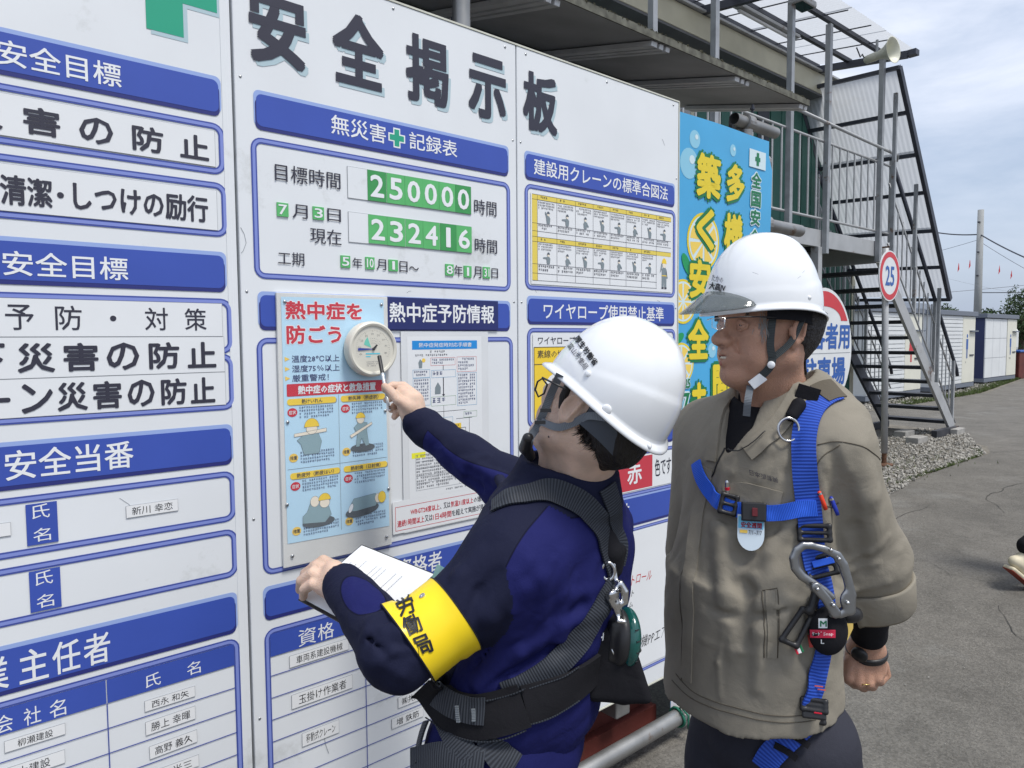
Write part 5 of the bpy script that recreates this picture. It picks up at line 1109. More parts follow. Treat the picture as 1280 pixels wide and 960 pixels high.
def head(S, c, f, u, l, sc=1.0, kind=0):
    c = np.asarray(c, float)
    def L(a, b, d): return c + (f * a + u * b + l * d) * sc
    A = [f, u, l]
    S.ell(L(-.012, .035, 0), np.array([.098, .098, .078]) * sc, A); S.ell(L(.034, -.028, 0), np.array([.062, .085, .062]) * sc, A, k=.03)
    for d in (-1, 1):
        S.cap(L(.0, -.058, .052 * d), L(.066, -.098, .016 * d), .020 * sc, .017 * sc, .03); S.ell(L(.058, -.022, .044 * d), np.array([.026, .022, .022]) * sc, A, .02)
        S.cap(L(.084, .020, .036 * d), L(.094, .018, .010 * d), .010 * sc, .009 * sc, .014)
    S.ell(L(.078, -.100, 0), np.array([.019, .018, .022]) * sc, A, .018); S.ell(L(.083, -.062, 0), np.array([.021, .024, .030]) * sc, A, .015)
    for d in (-1, 1): S.ell(L(.097, -.002, .033 * d), np.array([.016, .011, .017]) * sc, A, .012, 's')
    for d in (-1, 1): S.ell(L(.080, -.003, .032 * d), np.array([.0135, .0125, .015]) * sc, A, .004); S.cap(L(.094, -.002, .022 * d), L(.090, -.004, .043 * d), .0016 * sc, .0014 * sc, .002, 's')
    S.chain([L(.092, .010, 0), L(.104, -.014, 0), L(.116, -.032, 0)], [.008 * sc, .009 * sc, .0125 * sc], .010); S.ell(L(.103, -.036, .012), np.array([.013, .009, .009]) * sc, A, .009); S.ell(L(.103, -.036, -.012), np.array([.013, .009, .009]) * sc, A, .009)
    S.ell(L(.109, -.044, .007), np.array([.006, .004, .004]) * sc, A, .003, 's'); S.ell(L(.109, -.044, -.007), np.array([.006, .004, .004]) * sc, A, .003, 's')
    op = .006 if kind == 2 else 0
    for d in (-1, 1):
        S.cap(L(.101, -.058, 0), L(.086, -.058, .024 * d), .006 * sc, .0035 * sc, .006); S.cap(L(.099, -.071 - op, 0), L(.085, -.062 - op * .3, .023 * d), .0065 * sc, .0035 * sc, .006)
        S.cap(L(.106, -.0645 - op / 2, 0), L(.088, -.060, .023 * d), (.0016 + op * .5) * sc, .001 * sc, .003, 's')
        S.cap(L(.090, -.040, .022 * d), L(.078, -.066, .034 * d), .0005 * sc, .0003 * sc, .016, 's')
        if kind == 2:
             S.ell(L(.05, -.06, .045 * d), np.array([.03, .022, .016]) * sc, A, .02)
        e = L(-.008, -.004, .078 * d); ea = [_n(f * .95 + l * d * .3 + u * .15), _n(u - f * .12), _n(l * d - f * .35)]
        S.ell(e, np.array([.019, .032, .0075]) * sc, ea, .006); S.ell(e + l * d * .007 * sc + f * .002 * sc - u * .002 * sc, np.array([.0105, .019, .006]) * sc, ea, .004, 's')
        S.ell(e + l * d * .003 * sc - f * .010 * sc + u * .003 * sc, np.array([.0035, .026, .0045]) * sc, ea, .003)
        S.ell(L(.0, -.033, .075 * d), np.array([.008, .010, .006]) * sc, A, .004); S.cap(L(.010, -.004, .078 * d), L(.008, -.014, .078 * d), .0045 * sc, .0045 * sc, .004)
    return L
def in_helmet(S, c, f, u, l, af, ab, b, h, lo=-.004):
    """keep whatever sits above the rim inside the shell"""
    c = np.asarray(c)
    def fn(P):
        Q = P - c; x = Q @ f; y = Q @ l; z = Q @ u; a = np.where(x > 0, af, ab) * .93; e = (np.sqrt((x / a) ** 2 + (y / (b * .93)) ** 2 + (np.maximum(z, 0) / (h * .93)) ** 2) - 1) * .09
        return np.minimum(e, z - lo)
    S.ops.append(('i', fn, c - 9, c + 9, .004))
def helmet(c, f, u, l, af, ab, b, h, m, parent, brim=.012, brimf=.02, ridge=1, tilt=0):
    """glossy shell: af/ab front/back half length, b half width, h height"""
    c = Vector(c); f, u, l = Vector(f), Vector(u), Vector(l); NU, NV = 96, 40; V = []; F = []
    def pt(th, v):
        cf, sf = math.cos(th), math.sin(th); a = af if cf > 0 else ab
        if v >= 0:
            ph = v * math.pi / 2; r = math.cos(ph) ** .86; z = h * math.sin(ph) ** 1.02; x = a * cf * r; y = b * sf * r
            if ridge:
                # raised crown panel and back band
                q = 1 / (1 + math.exp(-(abs(y) - .046) * 900)); z += .0035 * (1 - q) * min(1, v * 3) * (1 if v < .97 else 1)
                e = z - (.030 + .040 * max(0, -cf)); s = 1 / (1 + math.exp(e * 700)); k = 1 + .028 * s * (.35 + .65 * max(0, -cf)); x *= k; y *= k
            zr = -.010 * (cf * cf) * (1 - v) ** 2 + (.006 * sf * sf) * (1 - v) ** 2
            return c + f * x + l * y + u * (z + zr)
        w_ = -v; o = brim + (brimf - brim) * max(0, cf) ** 3
        return None
    for j in range(NV + 1):
        v = j / NV
        for i in range(NU): V.append(pt(2 * math.pi * i / NU, min(v, .9995)))
    rings = []
    for (o_, z_) in ((.25, -.001), (.8, -.004), (1.0, -.0075), (.95, -.010), (.55, -.0085), (.0, -.004), (-.25, .004)):
        row = []
        for i in range(NU):
            th = 2 * math.pi * i / NU; cf, sf = math.cos(th), math.sin(th); p = V[i]; o = brim + (brimf - brim) * max(0, cf) ** 3 + .006 * max(0, -cf) ** 4
            d = (f * cf * (1.0) + l * sf).normalized(); row.append(p + d * o * o_ + u * (z_ - o * .25 * max(0, o_)))
        rings.append(row)
    inner = []
    for j in range(0, 13):
        v = j / 12
        inner.append([c + (pt(2 * math.pi * i / NU, min(v, .999)) - c) * .965 for i in range(NU)])
    allr = [[V[j * NU + i] for i in range(NU)] for j in range(NV, -1, -1)] + rings + inner
    VV = [p for r in allr for p in r]; n = len(allr)
    for j in range(n - 1):
        for i in range(NU): F.append((j * NU + i, j * NU + (i + 1) % NU, (j + 1) * NU + (i + 1) % NU, (j + 1) * NU + i))
    o = mkmesh('helmet', [tuple(p) for p in VV], [q[::-1] for q in F], m, parent, smooth=True)
    me = o.data; bm = bmesh.new(); bm.from_mesh(me); bmesh.ops.recalc_face_normals(bm, faces=bm.faces); bm.to_mesh(me); bm.free(); me.shade_smooth()
    return o, Surf([tuple(p) for p in VV], F), pt
def cloth_mat(name, c1, c2=None, rough=.85, bump=.25, weave=700, seam=True, var=.06, vs=5):
    """cloth with a crisp two-colour split driven by the 'panel' attribute (fabric panels sewn together)"""
    m = mat(name, c1, rough, var=var, vscale=vs, bump=0, sheen=.0, spec=.16); n = m.node_tree; b = n.nodes['Principled BSDF']
    src = b.inputs['Base Color'].links[0].from_socket if b.inputs['Base Color'].links else None
    if c2 is not None:
        at = n.nodes.new('ShaderNodeAttribute'); at.attribute_name = 'panel'
        th = n.nodes.new('ShaderNodeMapRange'); th.inputs[1].default_value = -.0006; th.inputs[2].default_value = .0006; n.links.new(at.outputs['Fac'], th.inputs[0])
        mx2 = n.nodes.new('ShaderNodeMix'); mx2.data_type = 'RGBA'; n.links.new(th.outputs[0], mx2.inputs[0])
        n.links.new(src, mx2.inputs[6]); mx2.inputs[7].default_value = (*c2, 1)
        ab_ = n.nodes.new('ShaderNodeMath'); ab_.operation = 'ABSOLUTE'; n.links.new(at.outputs['Fac'], ab_.inputs[0]); st2 = n.nodes.new('ShaderNodeMapRange'); st2.inputs[1].default_value = .0006; st2.inputs[2].default_value = .0018; st2.inputs[3].default_value = .35; st2.inputs[4].default_value = 1.0; n.links.new(ab_.outputs[0], st2.inputs[0])
        mx3 = n.nodes.new('ShaderNodeMix'); mx3.data_type = 'RGBA'; mx3.blend_type = 'MULTIPLY'; mx3.inputs[0].default_value = 1; n.links.new(mx2.outputs[2], mx3.inputs[6]); n.links.new(st2.outputs[0], mx3.inputs[7]); n.links.new(mx3.outputs[2], b.inputs['Base Color'])
    t = n.nodes.new('ShaderNodeTexCoord'); no = n.nodes.new('ShaderNodeTexNoise'); no.inputs['Scale'].default_value = weave; no.inputs['Detail'].default_value = 2; n.links.new(t.outputs['Object'], no.inputs['Vector'])
    n2 = n.nodes.new('ShaderNodeTexNoise'); n2.inputs['Scale'].default_value = 15; n2.inputs['Detail'].default_value = 6; n2.inputs['Distortion'].default_value = .5; n.links.new(t.outputs['Object'], n2.inputs['Vector'])
    b1 = n.nodes.new('ShaderNodeBump'); b1.inputs['Strength'].default_value = bump; b1.inputs['Distance'].default_value = .002; n.links.new(no.outputs[0], b1.inputs['Height'])
    b2 = n.nodes.new('ShaderNodeBump'); b2.inputs['Strength'].default_value = .6; b2.inputs['Distance'].default_value = .008; n.links.new(n2.outputs[0], b2.inputs['Height']); n.links.new(b1.outputs[0], b2.inputs['Normal']); n.links.new(b2.outputs[0], b.inputs['Normal'])
    return m
def web_mat(name, c1, c2, pitch=.0045, rough=.6):
    m = mat(name, c1, rough, spec=.3); n = m.node_tree; b = n.nodes['Principled BSDF']; at = n.nodes.new('ShaderNodeAttribute'); at.attribute_name = 'run'
    w_ = n.nodes.new('ShaderNodeMath'); w_.operation = 'MULTIPLY'; w_.inputs[1].default_value = 2 * math.pi / pitch; n.links.new(at.outputs['Fac'], w_.inputs[0])
    sn = n.nodes.new('ShaderNodeMath'); sn.operation = 'SINE'; n.links.new(w_.outputs[0], sn.inputs[0])
    mr_ = n.nodes.new('ShaderNodeMapRange'); mr_.inputs[1].default_value = -1; n.links.new(sn.outputs[0], mr_.inputs[0])
    x = n.nodes.new('ShaderNodeMix'); x.data_type = 'RGBA'; n.links.new(mr_.outputs[0], x.inputs[0]); x.inputs[6].default_value = (*c1, 1); x.inputs[7].default_value = (*c2, 1); n.links.new(x.outputs[2], b.inputs['Base Color'])
    bp = n.nodes.new('ShaderNodeBump'); bp.inputs['Strength'].default_value = .5; bp.inputs['Distance'].default_value = .001; n.links.new(mr_.outputs[0], bp.inputs['Height']); n.links.new(bp.outputs[0], b.inputs['Normal']); return m
def skin_mat(name, c, red):
    m = mat(name, c, .50, var=.16, vscale=26, bump=.30, bscale=420, spec=.38, detail=7); b = m.node_tree.nodes['Principled BSDF']
    b.inputs['Subsurface Weight'].default_value = .12; b.inputs['Subsurface Radius'].default_value = (.008, .003, .0015); b.inputs['Subsurface Scale'].default_value = 1.0
    return m
M_helm = mat('helmet_white', (.80, .82, .84), .16, coat=.5, var=.015, vscale=5, bump=.01, bscale=12)
M_met = mat('polished_metal', (.62, .62, .62), .18, 1.0); M_met2 = mat('brushed_steel', (.33, .335, .34), .38, 1.0, var=.1, vscale=20)
M_blkp = mat('black_plastic', (.018, .018, .020), .38, spec=.5); M_blkc = cloth_mat('black_cloth', (.013, .013, .016))
M_hair = mat('hair_black', (.012, .010, .009), .5, bump=.8, bscale=140, stretch=(1, 1, .15)); M_hairg = mat('hair_grey', (.10, .095, .09), .6, bump=.8, bscale=140)
M_strapg = web_mat('strap_grey', (.13, .15, .17), (.19, .21, .235), .003)
def folds(S, surf, L, amp=1.0):
    """raised and sunk cloth folds through seen points: (list of px points, radius, height); negative height sinks"""
    for pts, r, hgt in L:
        Q = []
        for p in pts:
            h, n = surf.hit(*p)
            if h is None: continue
            Q.append(np.array(h + n * (hgt * amp - r if hgt > 0 else r + hgt * amp)))
        if len(Q) < 2: continue
        rs = [r * (.55 if i in (0, len(Q) - 1) else 1) for i in range(len(Q))]
        for i in range(len(Q) - 1):
            S.cap(Q[i], Q[i + 1], rs[i], rs[i + 1], r * 1.1, 'u' if hgt > 0 else 's')
# ------------------------------------------------------------------ person in the navy and blue uniform, pointing at the gauge
UPV = np.array([0, 0, 1.0])
p1 = thing('person', 'person in navy and blue workwear pointing a pen at the gauge, clipboard in left hand', 'person', tuple(onG(632, 1700)[:2]) + (0,))
p1.location = (0, 0, 0)
F1 = cdir(-.88, 0, .47); F1[2] = 0; F1 = _n(F1); R1 = np.cross(F1, UPV); L1 = -R1            # facing, right, left
AX = [R1, F1, UPV]
def W_(*a): return np.array(W(*a))
sk1 = skin_mat('skin_tan', (.62, .44, .34), 0); sk1h = sk1
# head frame
th = math.radians(30); Fh = cdir(-.74, 0, .67); Fh[2] = 0; Fh = _n(Fh)
hf = _n(Fh * math.cos(th) + UPV * math.sin(th)); hu = _n(UPV * math.cos(th) - Fh * math.sin(th)); hf = cdir(-.54, -.52, .65); hu = cdir(.531, -.803, -.255); hf, hu, hl = axes(hf, hu)
HC = W_(750, 514, 1.235); HRC = W_(764, 499, 1.225)
B = Sdf(); head(B, HC, hf, hu, hl, 1.04)
neckb = W_(712, 640, 1.33)
B.cap(HC - hu * .055 - hf * .02, neckb, .054, .062, .03); B.cap(HC - hu * .06 + hf * .035, neckb + F1 * .04, .033, .046, .03)
in_helmet(B, HRC, hf, hu, hl, .126, .114, .106, .144); hv, hq = B.mesh(.0024)
# hands
def hand_mesh(parts, vox=.0018):
    S = Sdf()
    for pts, rs, k in parts: S.chain([W_(*p) for p in pts], rs, k)
    return S.mesh(vox, .01)
rh = [([(540, 548, 1.765), (520, 527, 1.785)], [.027, .027], .02), ([(520, 527, 1.785), (513, 507, 1.79)], [.027, .029], .02), ([(520, 522, 1.775), (520, 500, 1.79)], [.022, .019], .018), ([(513, 512, 1.78), (503, 492, 1.785)], [.026, .020], .018),
      ([(519, 495, 1.80), (504, 483, 1.81), (491, 482, 1.80), (481, 487, 1.79)], [.0145, .0125, .0105, .0085], .006),
      ([(512, 510, 1.76), (498, 500, 1.75), (488, 489, 1.765), (481, 483, 1.775)], [.0165, .0135, .0115, .009], .008),
      ([(516, 500, 1.81), (500, 494, 1.83), (489, 497, 1.82), (483, 500, 1.805)], [.013, .0115, .0105, .0085], .005),
      ([(512, 512, 1.80), (501, 504, 1.825), (493, 508, 1.81), (489, 512, 1.795)], [.013, .0115, .010, .0085], .005),
      ([(511, 520, 1.79), (503, 513, 1.80), (496, 517, 1.795), (493, 521, 1.785)], [.0115, .010, .009, .008], .005)]
lh = [([(455, 762, 1.27), (434, 735, 1.325)], [.026, .027], .02), ([(434, 735, 1.325), (416, 722, 1.355)], [.028, .024], .02), ([(432, 728, 1.34), (417, 712, 1.37)], [.023, .018], .016), ([(426, 742, 1.32), (405, 733, 1.345)], [.023, .018], .016),
      ([(420, 711, 1.375), (404, 701, 1.385), (392, 708, 1.395), (386, 716, 1.405)], [.0135, .0115, .010, .0085], .005),
      ([(413, 717, 1.365), (396, 708, 1.375), (382, 717, 1.385), (378, 727, 1.40)], [.014, .012, .0105, .009], .005),
      ([(408, 726, 1.35), (391, 717, 1.36), (377, 726, 1.37), (375, 737, 1.39)], [.0135, .012, .0105, .0088], .005),
      ([(406, 736, 1.335), (391, 730, 1.345), (380, 737, 1.355), (379, 746, 1.375)], [.012, .0105, .0092, .008], .005),
      ([(440, 737, 1.29), (450, 731, 1.275), (461, 733, 1.275), (473, 741, 1.285)], [.0165, .0135, .0115, .009], .008)]
a, b = hand_mesh(rh); c_, d_ = hand_mesh(lh)
# hidden part of the body under the clothes
SHL, SHR = W_(642, 702, 1.19), W_(742, 655, 1.47); ELL, ELR = W_(497, 817, 1.11), W_(632, 604, 1.64); WRL, WRR = W_(432, 732, 1.29), W_(522, 528, 1.78)
HIP = W_(634, 915, 1.30); CH = W_(688, 700, 1.335); MID = W_(664, 800, 1.325)
fl_ = HIP.copy(); 
def foot(side, fwd): return np.array([HIP[0], HIP[1], 0]) + R1 * side * .11 + F1 * fwd
KL, KR = np.array([HIP[0], HIP[1], .47]) - R1 * .10 + F1 * .06, np.array([HIP[0], HIP[1], .47]) + R1 * .10 + F1 * .06
B2 = Sdf(); B2.chain([neckb, CH, MID, HIP], [.06, .12, .11, .12], .05).cap(CH, SHL, .06, .05, .03).cap(CH, SHR, .06, .05, .03).chain([SHL, ELL, WRL], [.045, .036, .026], .02).chain([SHR, ELR, WRR], [.045, .036, .026], .02)
B2.chain([HIP - R1 * .09, KL, foot(-1, 0) + UPV * .1], [.08, .055, .04], .03).chain([HIP + R1 * .09, KR, foot(1, 0) + UPV * .1], [.08, .055, .04], .03)
e_, f__ = B2.mesh(.012)
def joinm(ms):
    V = []; F = []; k = 0
    for v, q in ms: V.append(v); F.append(q + k); k += len(v)
    return np.vstack(V), np.vstack(F)
Vb, Fb = joinm([(hv, hq), (a, b), (c_, d_), (e_, f__)])
mkmesh('body', Vb, Fb, sk1, p1, smooth=True)
S_head1 = Surf(hv, hq)
# jacket ------------------------------------------------------------
ca0 = _n(UPV * .95 + _n(HC - neckb) * .3 - F1 * .10)
def jacket1(fine, pre=None):
    J = Sdf()
    J.ell(CH, (.190, .132, .19), AX, .05); J.ell(MID, (.172, .132, .19), AX, .06); J.ell(W_(646, 862, 1.32), (.172, .138, .12), AX, .05)
    J.ell(W_(722, 700, 1.335), (.14, .080, .15), AX, .05)                # rounded upper back
    J.cap(W_(690, 655, 1.27), SHL, .070, .070, .05); J.cap(W_(710, 650, 1.38), SHR, .07, .066, .05)
    # near arm
    J.chain([SHL + np.array([0, 0, -.005]), SHL * .5 + ELL * .5 + L1 * .0, ELL], [.077, .060, .053], .035)
    J.chain([ELL, ELL * .5 + WRL * .5, WRL + (WRL - ELL) * .02], [.053, .045, .034], .02)
    # far arm
    J.chain([SHR, SHR * .5 + ELR * .5, ELR], [.072, .066, .062], .03); J.chain([ELR, ELR * .55 + WRR * .45, WRR + (WRR - ELR) * -.04], [.058, .052, .040], .025)
    # stand collar
    ca = _n(UPV * .95 + _n(HC - neckb) * .3 - F1 * .10); J.ring(W_(706, 600, 1.295), ca, .092, .075, .030, .010, .010, el=(1.06, .98), u=F1); J.chain([W_(652, 612, 1.26), W_(632, 625, 1.25), W_(616, 640, 1.26)], [.018, .018, .012], .008)
    if pre is not None:
        folds(J, pre, pre_f)
    if fine:
        # cuffs
        for e, w_, r in ((ELL, WRL, .0355), (ELR, WRR, .042)): d = _n(w_ - e); J.cap(w_ - d * .040, w_ - d * .004, r, r, .004)
        wf = wsum(3, 24, cdir(.62, .72, .1)); wg = wsum(8, 60, cdir(.5, .8, .2)); wm = wsum(17, 40, cdir(.7, .6, .1)); J.disp(lambda P: wf(P) * .0050 + wm(P) * .0022 + wg(P) * .0013, CH - .6, CH + .5)
        # hollow cuffs and collar
        for e, w_ in ((ELL, WRL), (ELR, WRR)): d = _n(w_ - e); J.cap(w_ - d * .012, w_ + d * .08, .031 if e is ELL else .034, .032, .004, 's')
        J.cap(neckb + ca * .0, neckb + ca * .14 + F1 * -.0, .067, .080, .006, 's')
    return J
pre_f = []
jv, jq = jacket1(False).mesh(.01); PJ = Surf(jv, jq)
pre_f = [([(660, 700), (640, 760), (618, 830)], .007, .005), ([(690, 700), (672, 770), (640, 835)], .007, .005), ([(720, 720), (705, 780), (670, 835)], .007, .006), ([(745, 740), (730, 790), (700, 830)], .007, .005), ([(455, 800), (480, 790), (502, 775)], .006, .005), ([(440, 782), (462, 792), (488, 784)], .006, .005), ([(470, 830), (492, 815), (515, 812)], .006, .005), ([(560, 588), (578, 582), (594, 572)], .006, .005), ([(590, 612), (606, 600), (622, 586)], .006, .005), ([(668, 668), (676, 720), (680, 780), (676, 830)], .010, .004), ([(640, 720), (612, 770), (592, 820)], .012, .004), ([(655, 735), (640, 790), (600, 850)], .012, .008), ([(700, 690), (704, 740), (700, 790), (690, 830)], .012, .005),
         ([(750, 760), (700, 780), (650, 815), (600, 860)], .011, .012), ([(760, 730), (715, 745), (670, 790)], .012, .007), ([(625, 715), (600, 740), (580, 780)], .010, -.006), ([(645, 745), (622, 800), (590, 840)], .009, -.006),
         ([(740, 790), (690, 815), (630, 850)], .009, -.006), ([(600, 690), (575, 720), (560, 745)], .012, .006), ([(570, 680), (590, 720)], .010, -.005), ([(470, 800), (500, 790), (520, 770)], .010, .005), ([(455, 790), (480, 815)], .009, -.005),
         ([(440, 770), (465, 780), (480, 770)], .008, .005), ([(600, 585), (625, 600), (640, 625)], .014, .014), ([(575, 590), (600, 610), (620, 640)], .009, -.006), ([(555, 560), (580, 590)], .009, .006), ([(540, 570), (575, 605)], .007, -.004),
         ([(610, 570), (590, 578), (575, 575)], .008, .006), ([(690, 830), (640, 850), (600, 870)], .010, .007), ([(480, 830), (505, 845)], .010, .006), ([(745, 700), (735, 740), (742, 790)], .010, .005)]
jv, jq = jacket1(True, PJ).mesh(.0045)
S_j1 = Surf(jv, jq)
# sewn panels: navy yoke, sleeve tops and collar over royal blue
h0, n0 = S_j1.hit(638, 690); ha, _ = S_j1.hit(566, 795); hb_, _ = S_j1.hit(694, 630)
nv_ = _n(np.cross(_n(np.array(hb_ - ha)), np.array(n0))); pn = -((jv - np.array(h0)) @ nv_)
if ((np.array(S_j1.hit(610, 690)[0]) - np.array(h0)) @ nv_) < 0: nv_ = -nv_
pn = (jv - np.array(h0)) @ nv_
# curve the seam a little
pn = pn + .010 * np.sin((jv @ UPV) * 22)
tor = (jv - SHL); isfar = ((jv - W_(680, 640, 1.42)) @ cdir(-.45, -.1, .88)) > 0; 
ax_ = _n(WRR - SHR); dtop = cdir(.55, -.83, 0); far_v = (jv - (SHR * .5 + ELR * .5)) @ _n(dtop - ax_ * (dtop @ ax_)) - .004 + .012 * np.sin((jv @ ax_) * 18)
dfar = np.minimum.reduce([np.linalg.norm(jv - (SHR + (ELR - SHR) * t), axis=1) for t in np.linspace(0.25, 1, 8)] + [np.linalg.norm(jv - (ELR + (WRR - ELR) * t), axis=1) for t in np.linspace(0, 1, 12)])
dnear = np.minimum.reduce([np.linalg.norm(jv - (ELL + (WRL - ELL) * t), axis=1) for t in np.linspace(0.0, 1, 12)] + [np.linalg.norm(jv - (SHL + (ELL - SHL) * t), axis=1) for t in np.linspace(.25, 1, 8)])
panel = -pn                                        # >0: royal blue
m1 = dfar < .085; panel[m1] = -far_v[m1]
cuffd = (jv - WRR) @ _n(ELR - WRR); m2 = (dfar < .085) & (cuffd < .11); panel[m2] = np.minimum(panel[m2], cuffd[m2] - .068)
patch_c = np.array(S_j1.hit(452, 742)[0]); pa = _n(ELL - WRL); m3 = dnear < .083; lp = jv - patch_c
al = lp @ pa; pe = np.linalg.norm(lp - al[:, None] * pa, axis=1); panel[m3] = (.031 - np.sqrt((al * .42) ** 2 + pe ** 2))[m3]
cl_ = (jv - W_(706, 600, 1.295)) @ ca0; m4 = (cl_ > -.05) & (np.linalg.norm((jv - W_(706, 600, 1.295)) - cl_[:, None] * ca0, axis=1) < .115) & ~m1; panel[m4] = np.minimum(panel[m4], -(cl_[m4] + .028))
NAVY, ROYAL = lin(27, 30, 52), lin(28, 31, 84)
M_j1 = cloth_mat('workwear_navy_blue', NAVY, ROYAL, .8)
jk = mkmesh('jacket', jv, jq, M_j1, p1, smooth=True, attrs={'panel': panel})
# trousers
T = Sdf(); T.ell(W_(636, 915, 1.31), (.165, .135, .13), AX, .05); T.chain([HIP - R1 * .075 - UPV * .02, KL, foot(-1, .0) + UPV * .09], [.105, .078, .068], .03); T.chain([HIP + R1 * .075 - UPV * .02, KR, foot(1, 0) + UPV * .09], [.105, .078, .068], .03)
wf2 = wsum(9, 20, UPV); T.disp(lambda P: wf2(P) * .005, HIP - 1.2, HIP + .3)
tv, tq = T.mesh(.008); mkmesh('trousers', tv, tq, cloth_mat('workwear_blue', ROYAL, None, .8), p1, smooth=True); S_t1 = Surf(tv, tq)
for sd in (-1, 1):
    Bt = Sdf(); fo = foot(sd, 0); Bt.chain([fo + UPV * .12, fo + UPV * .05, fo + F1 * .14 + UPV * .035], [.055, .05, .042], .03); Bt.box(fo + F1 * .06 + UPV * .012, (.05, .15, .012), AX, .008, .01); v, q = Bt.mesh(.008); mkmesh('boot', v, q, M_blkp, p1, smooth=True)
# hair
H = Sdf(); H.ell(HC - hf * .016 + hu * .030, (.099, .100, .0805), [hf, hu, hl]); H.cap(HC - hf * .07 - hu * .03, HC - hf * .058 - hu * .062, .038, .020, .03)
H.cap(HC + hf * .018 + hu * .0 + hl * .066, HC + hf * .012 - hu * .022 + hl * .068, .010, .006, .008)
# clear the face and the ears
H.box(HC + hf * .115 - hu * .02, (.10, .13, .12), [hf, hu, hl], .01, .01, 's'); H.ell(HC + hf * .002 - hu * .004 + hl * .085, (.019, .036, .022), [hf, hu, hl], .004, 's'); H.ell(HC - hf * .006 - hu * .004 - hl * .085, (.024, .036, .022), [hf, hu, hl], .006, 's'); H.box(HC + hf * .045 - hu * .075, (.075, .05, .12), [hf, hu, hl], .01, .008, 's')
H.chain([HC + hf * .030 + hu * .020 + hl * .072, HC + hf * .026 - hu * .004 + hl * .073, HC + hf * .021 - hu * .022 + hl * .072], [.009, .008, .004], .004); in_helmet(H, HRC, hf, hu, hl, .126, .114, .106, .144); wh = wsum(5, 90); H.disp(lambda P: wh(P) * .0015, HC - .3, HC + .3)
v, q = H.mesh(.003); hr = mkmesh('hair', v, q, M_hair, p1, smooth=True); S_h1 = Surf(v, q)
# loose strands over the nape and behind the ear
R_ = random.Random(3); mb = MB()
for k in range(420):
    t = R_.random(); st_ = Vector(W(733 + 38 * t + R_.uniform(-6, 6), 532 + 40 * t + R_.uniform(-14, 6), 1.16)); q_, n_ = S_head1.lay(st_, 0)
    if n_.dot(Vector(CC) - q_) < 0: n_ = -n_
    d = Vector(-hu * .75 + hf * R_.uniform(.05, .75) ); d = (d - n_ * d.dot(n_)).normalized(); ln_ = R_.uniform(.012, .034); pts_ = []
    for j in range(4):
        w_, n2 = S_head1.near(q_ + d * ln_ * j / 3); n2 = n2 if n2.dot(n_) > 0 else -n2; pts_.append(w_ + n2 * (.0022 - .0015 * j / 3))
    mb.tube(pts_, [.0009, .0008, .0006, .0002], 3, caps=False)
o = mb.build('nape_hair', M_hair, p1); o['kind'] = 'stuff'
# helmet
ht_ = math.radians(45); 
Hh = cdir(-.80, 0, .60); Hh[2] = 0; Hh = _n(Hh); kf = _n(Hh * math.cos(ht_) + UPV * math.sin(ht_)); ku = _n(UPV * math.cos(ht_) - Hh * math.sin(ht_)); kf, ku, kl = hf, hu, hl
hm1, S_hm1, hpt = helmet(HRC, kf, ku, kl, .126, .114, .106, .144, M_helm, p1, .008, .020)
for (px, py, r) in ((735, 467, .0055), (758, 512, .0085), (811, 557, .0055), (726, 440, .005)):
    h, n = S_hm1.hit(px, py)
    if h: m_ = MB(); m_.lathe([(r, -.001), (r, .0015), (r * .8, .003), (r * .35, .0036), (0, .0036)], h, n, 16); m_.build('rivet', M_helm, hm1, smooth=True)
dtext('厚生労働省', S_hm1, [(717, 424), (743, 459), (749, 453), (724, 418)], M_inkb, hm1, .03, .0012)
dtext('富山労働局', S_hm1, [(709, 433), (730, 463), (737, 458), (715, 428)], M_ink, hm1, .0, .0012)
# headband hanging below the shell at the back
M_band = mat('headband_slate', (.055, .066, .085), .5, var=.06, vscale=8)
V = []; F = []; n = 26
for i in range(n + 1):
    t = math.radians(108 + 144 * i / n); dn_ = .036 + .022 * math.exp(-((i - n / 2) / 7.0) ** 2); c0 = HRC + kf * math.cos(t) * .108 + kl * math.sin(t) * .090 - ku * .002; c1 = HRC + kf * math.cos(t) * .099 + kl * math.sin(t) * .082 - ku * (.012 + dn_) - kf * .0
    for p in (c0, c1, c1 * .97 + HRC * .03 - 0, c0 * .97 + HRC * .03): V.append(tuple(p))
for i in range(n):
    for j in range(4): a_ = i * 4; F.append((a_ + j, a_ + (j + 1) % 4, a_ + 4 + (j + 1) % 4, a_ + 4 + j))
o = mkmesh('headband', V, F, M_band, hm1); autosmooth(o, 40)
# chin straps
path_z = 1.2
def hug(S, px, py, Z, off=.006, tol=.09):
    h, n_ = S.hit(px, py)
    if h is None: return W_(px, py, Z)
    d = float((np.array(h) - CC) @ RM[:, 2]) - off
    return W_(px, py, d if abs(d - Z) < tol else Z)
def freeband(name, pts, w_, m, parent, nrm, n=8, thick=.0015): return ribbon(name, None, [tuple(Vector(p)) for p in pts], w_, m, parent, 0, thick, n, 2, fixn=nrm)
path_z = 1.2
toc = tuple(-_n(W_(700, 520, 1.2) - CC))
freeband('chin_strap', [W_(700, 468, 1.16), hug(S_head1, 690, 490, 1.160, .012), hug(S_head1, 682, 510, 1.165, .012), hug(S_head1, 675, 526, 1.172, .012)], .0135, M_strapg, hm1, toc)
freeband('chin_strap', [hug(S_head1, 757, 522, 1.150, .012), hug(S_head1, 735, 520, 1.150, .012), hug(S_head1, 716, 529, 1.153, .010), hug(S_head1, 697, 534, 1.158, .010), hug(S_head1, 676, 527, 1.168, .013)], .0125, M_strapg, hm1, toc)
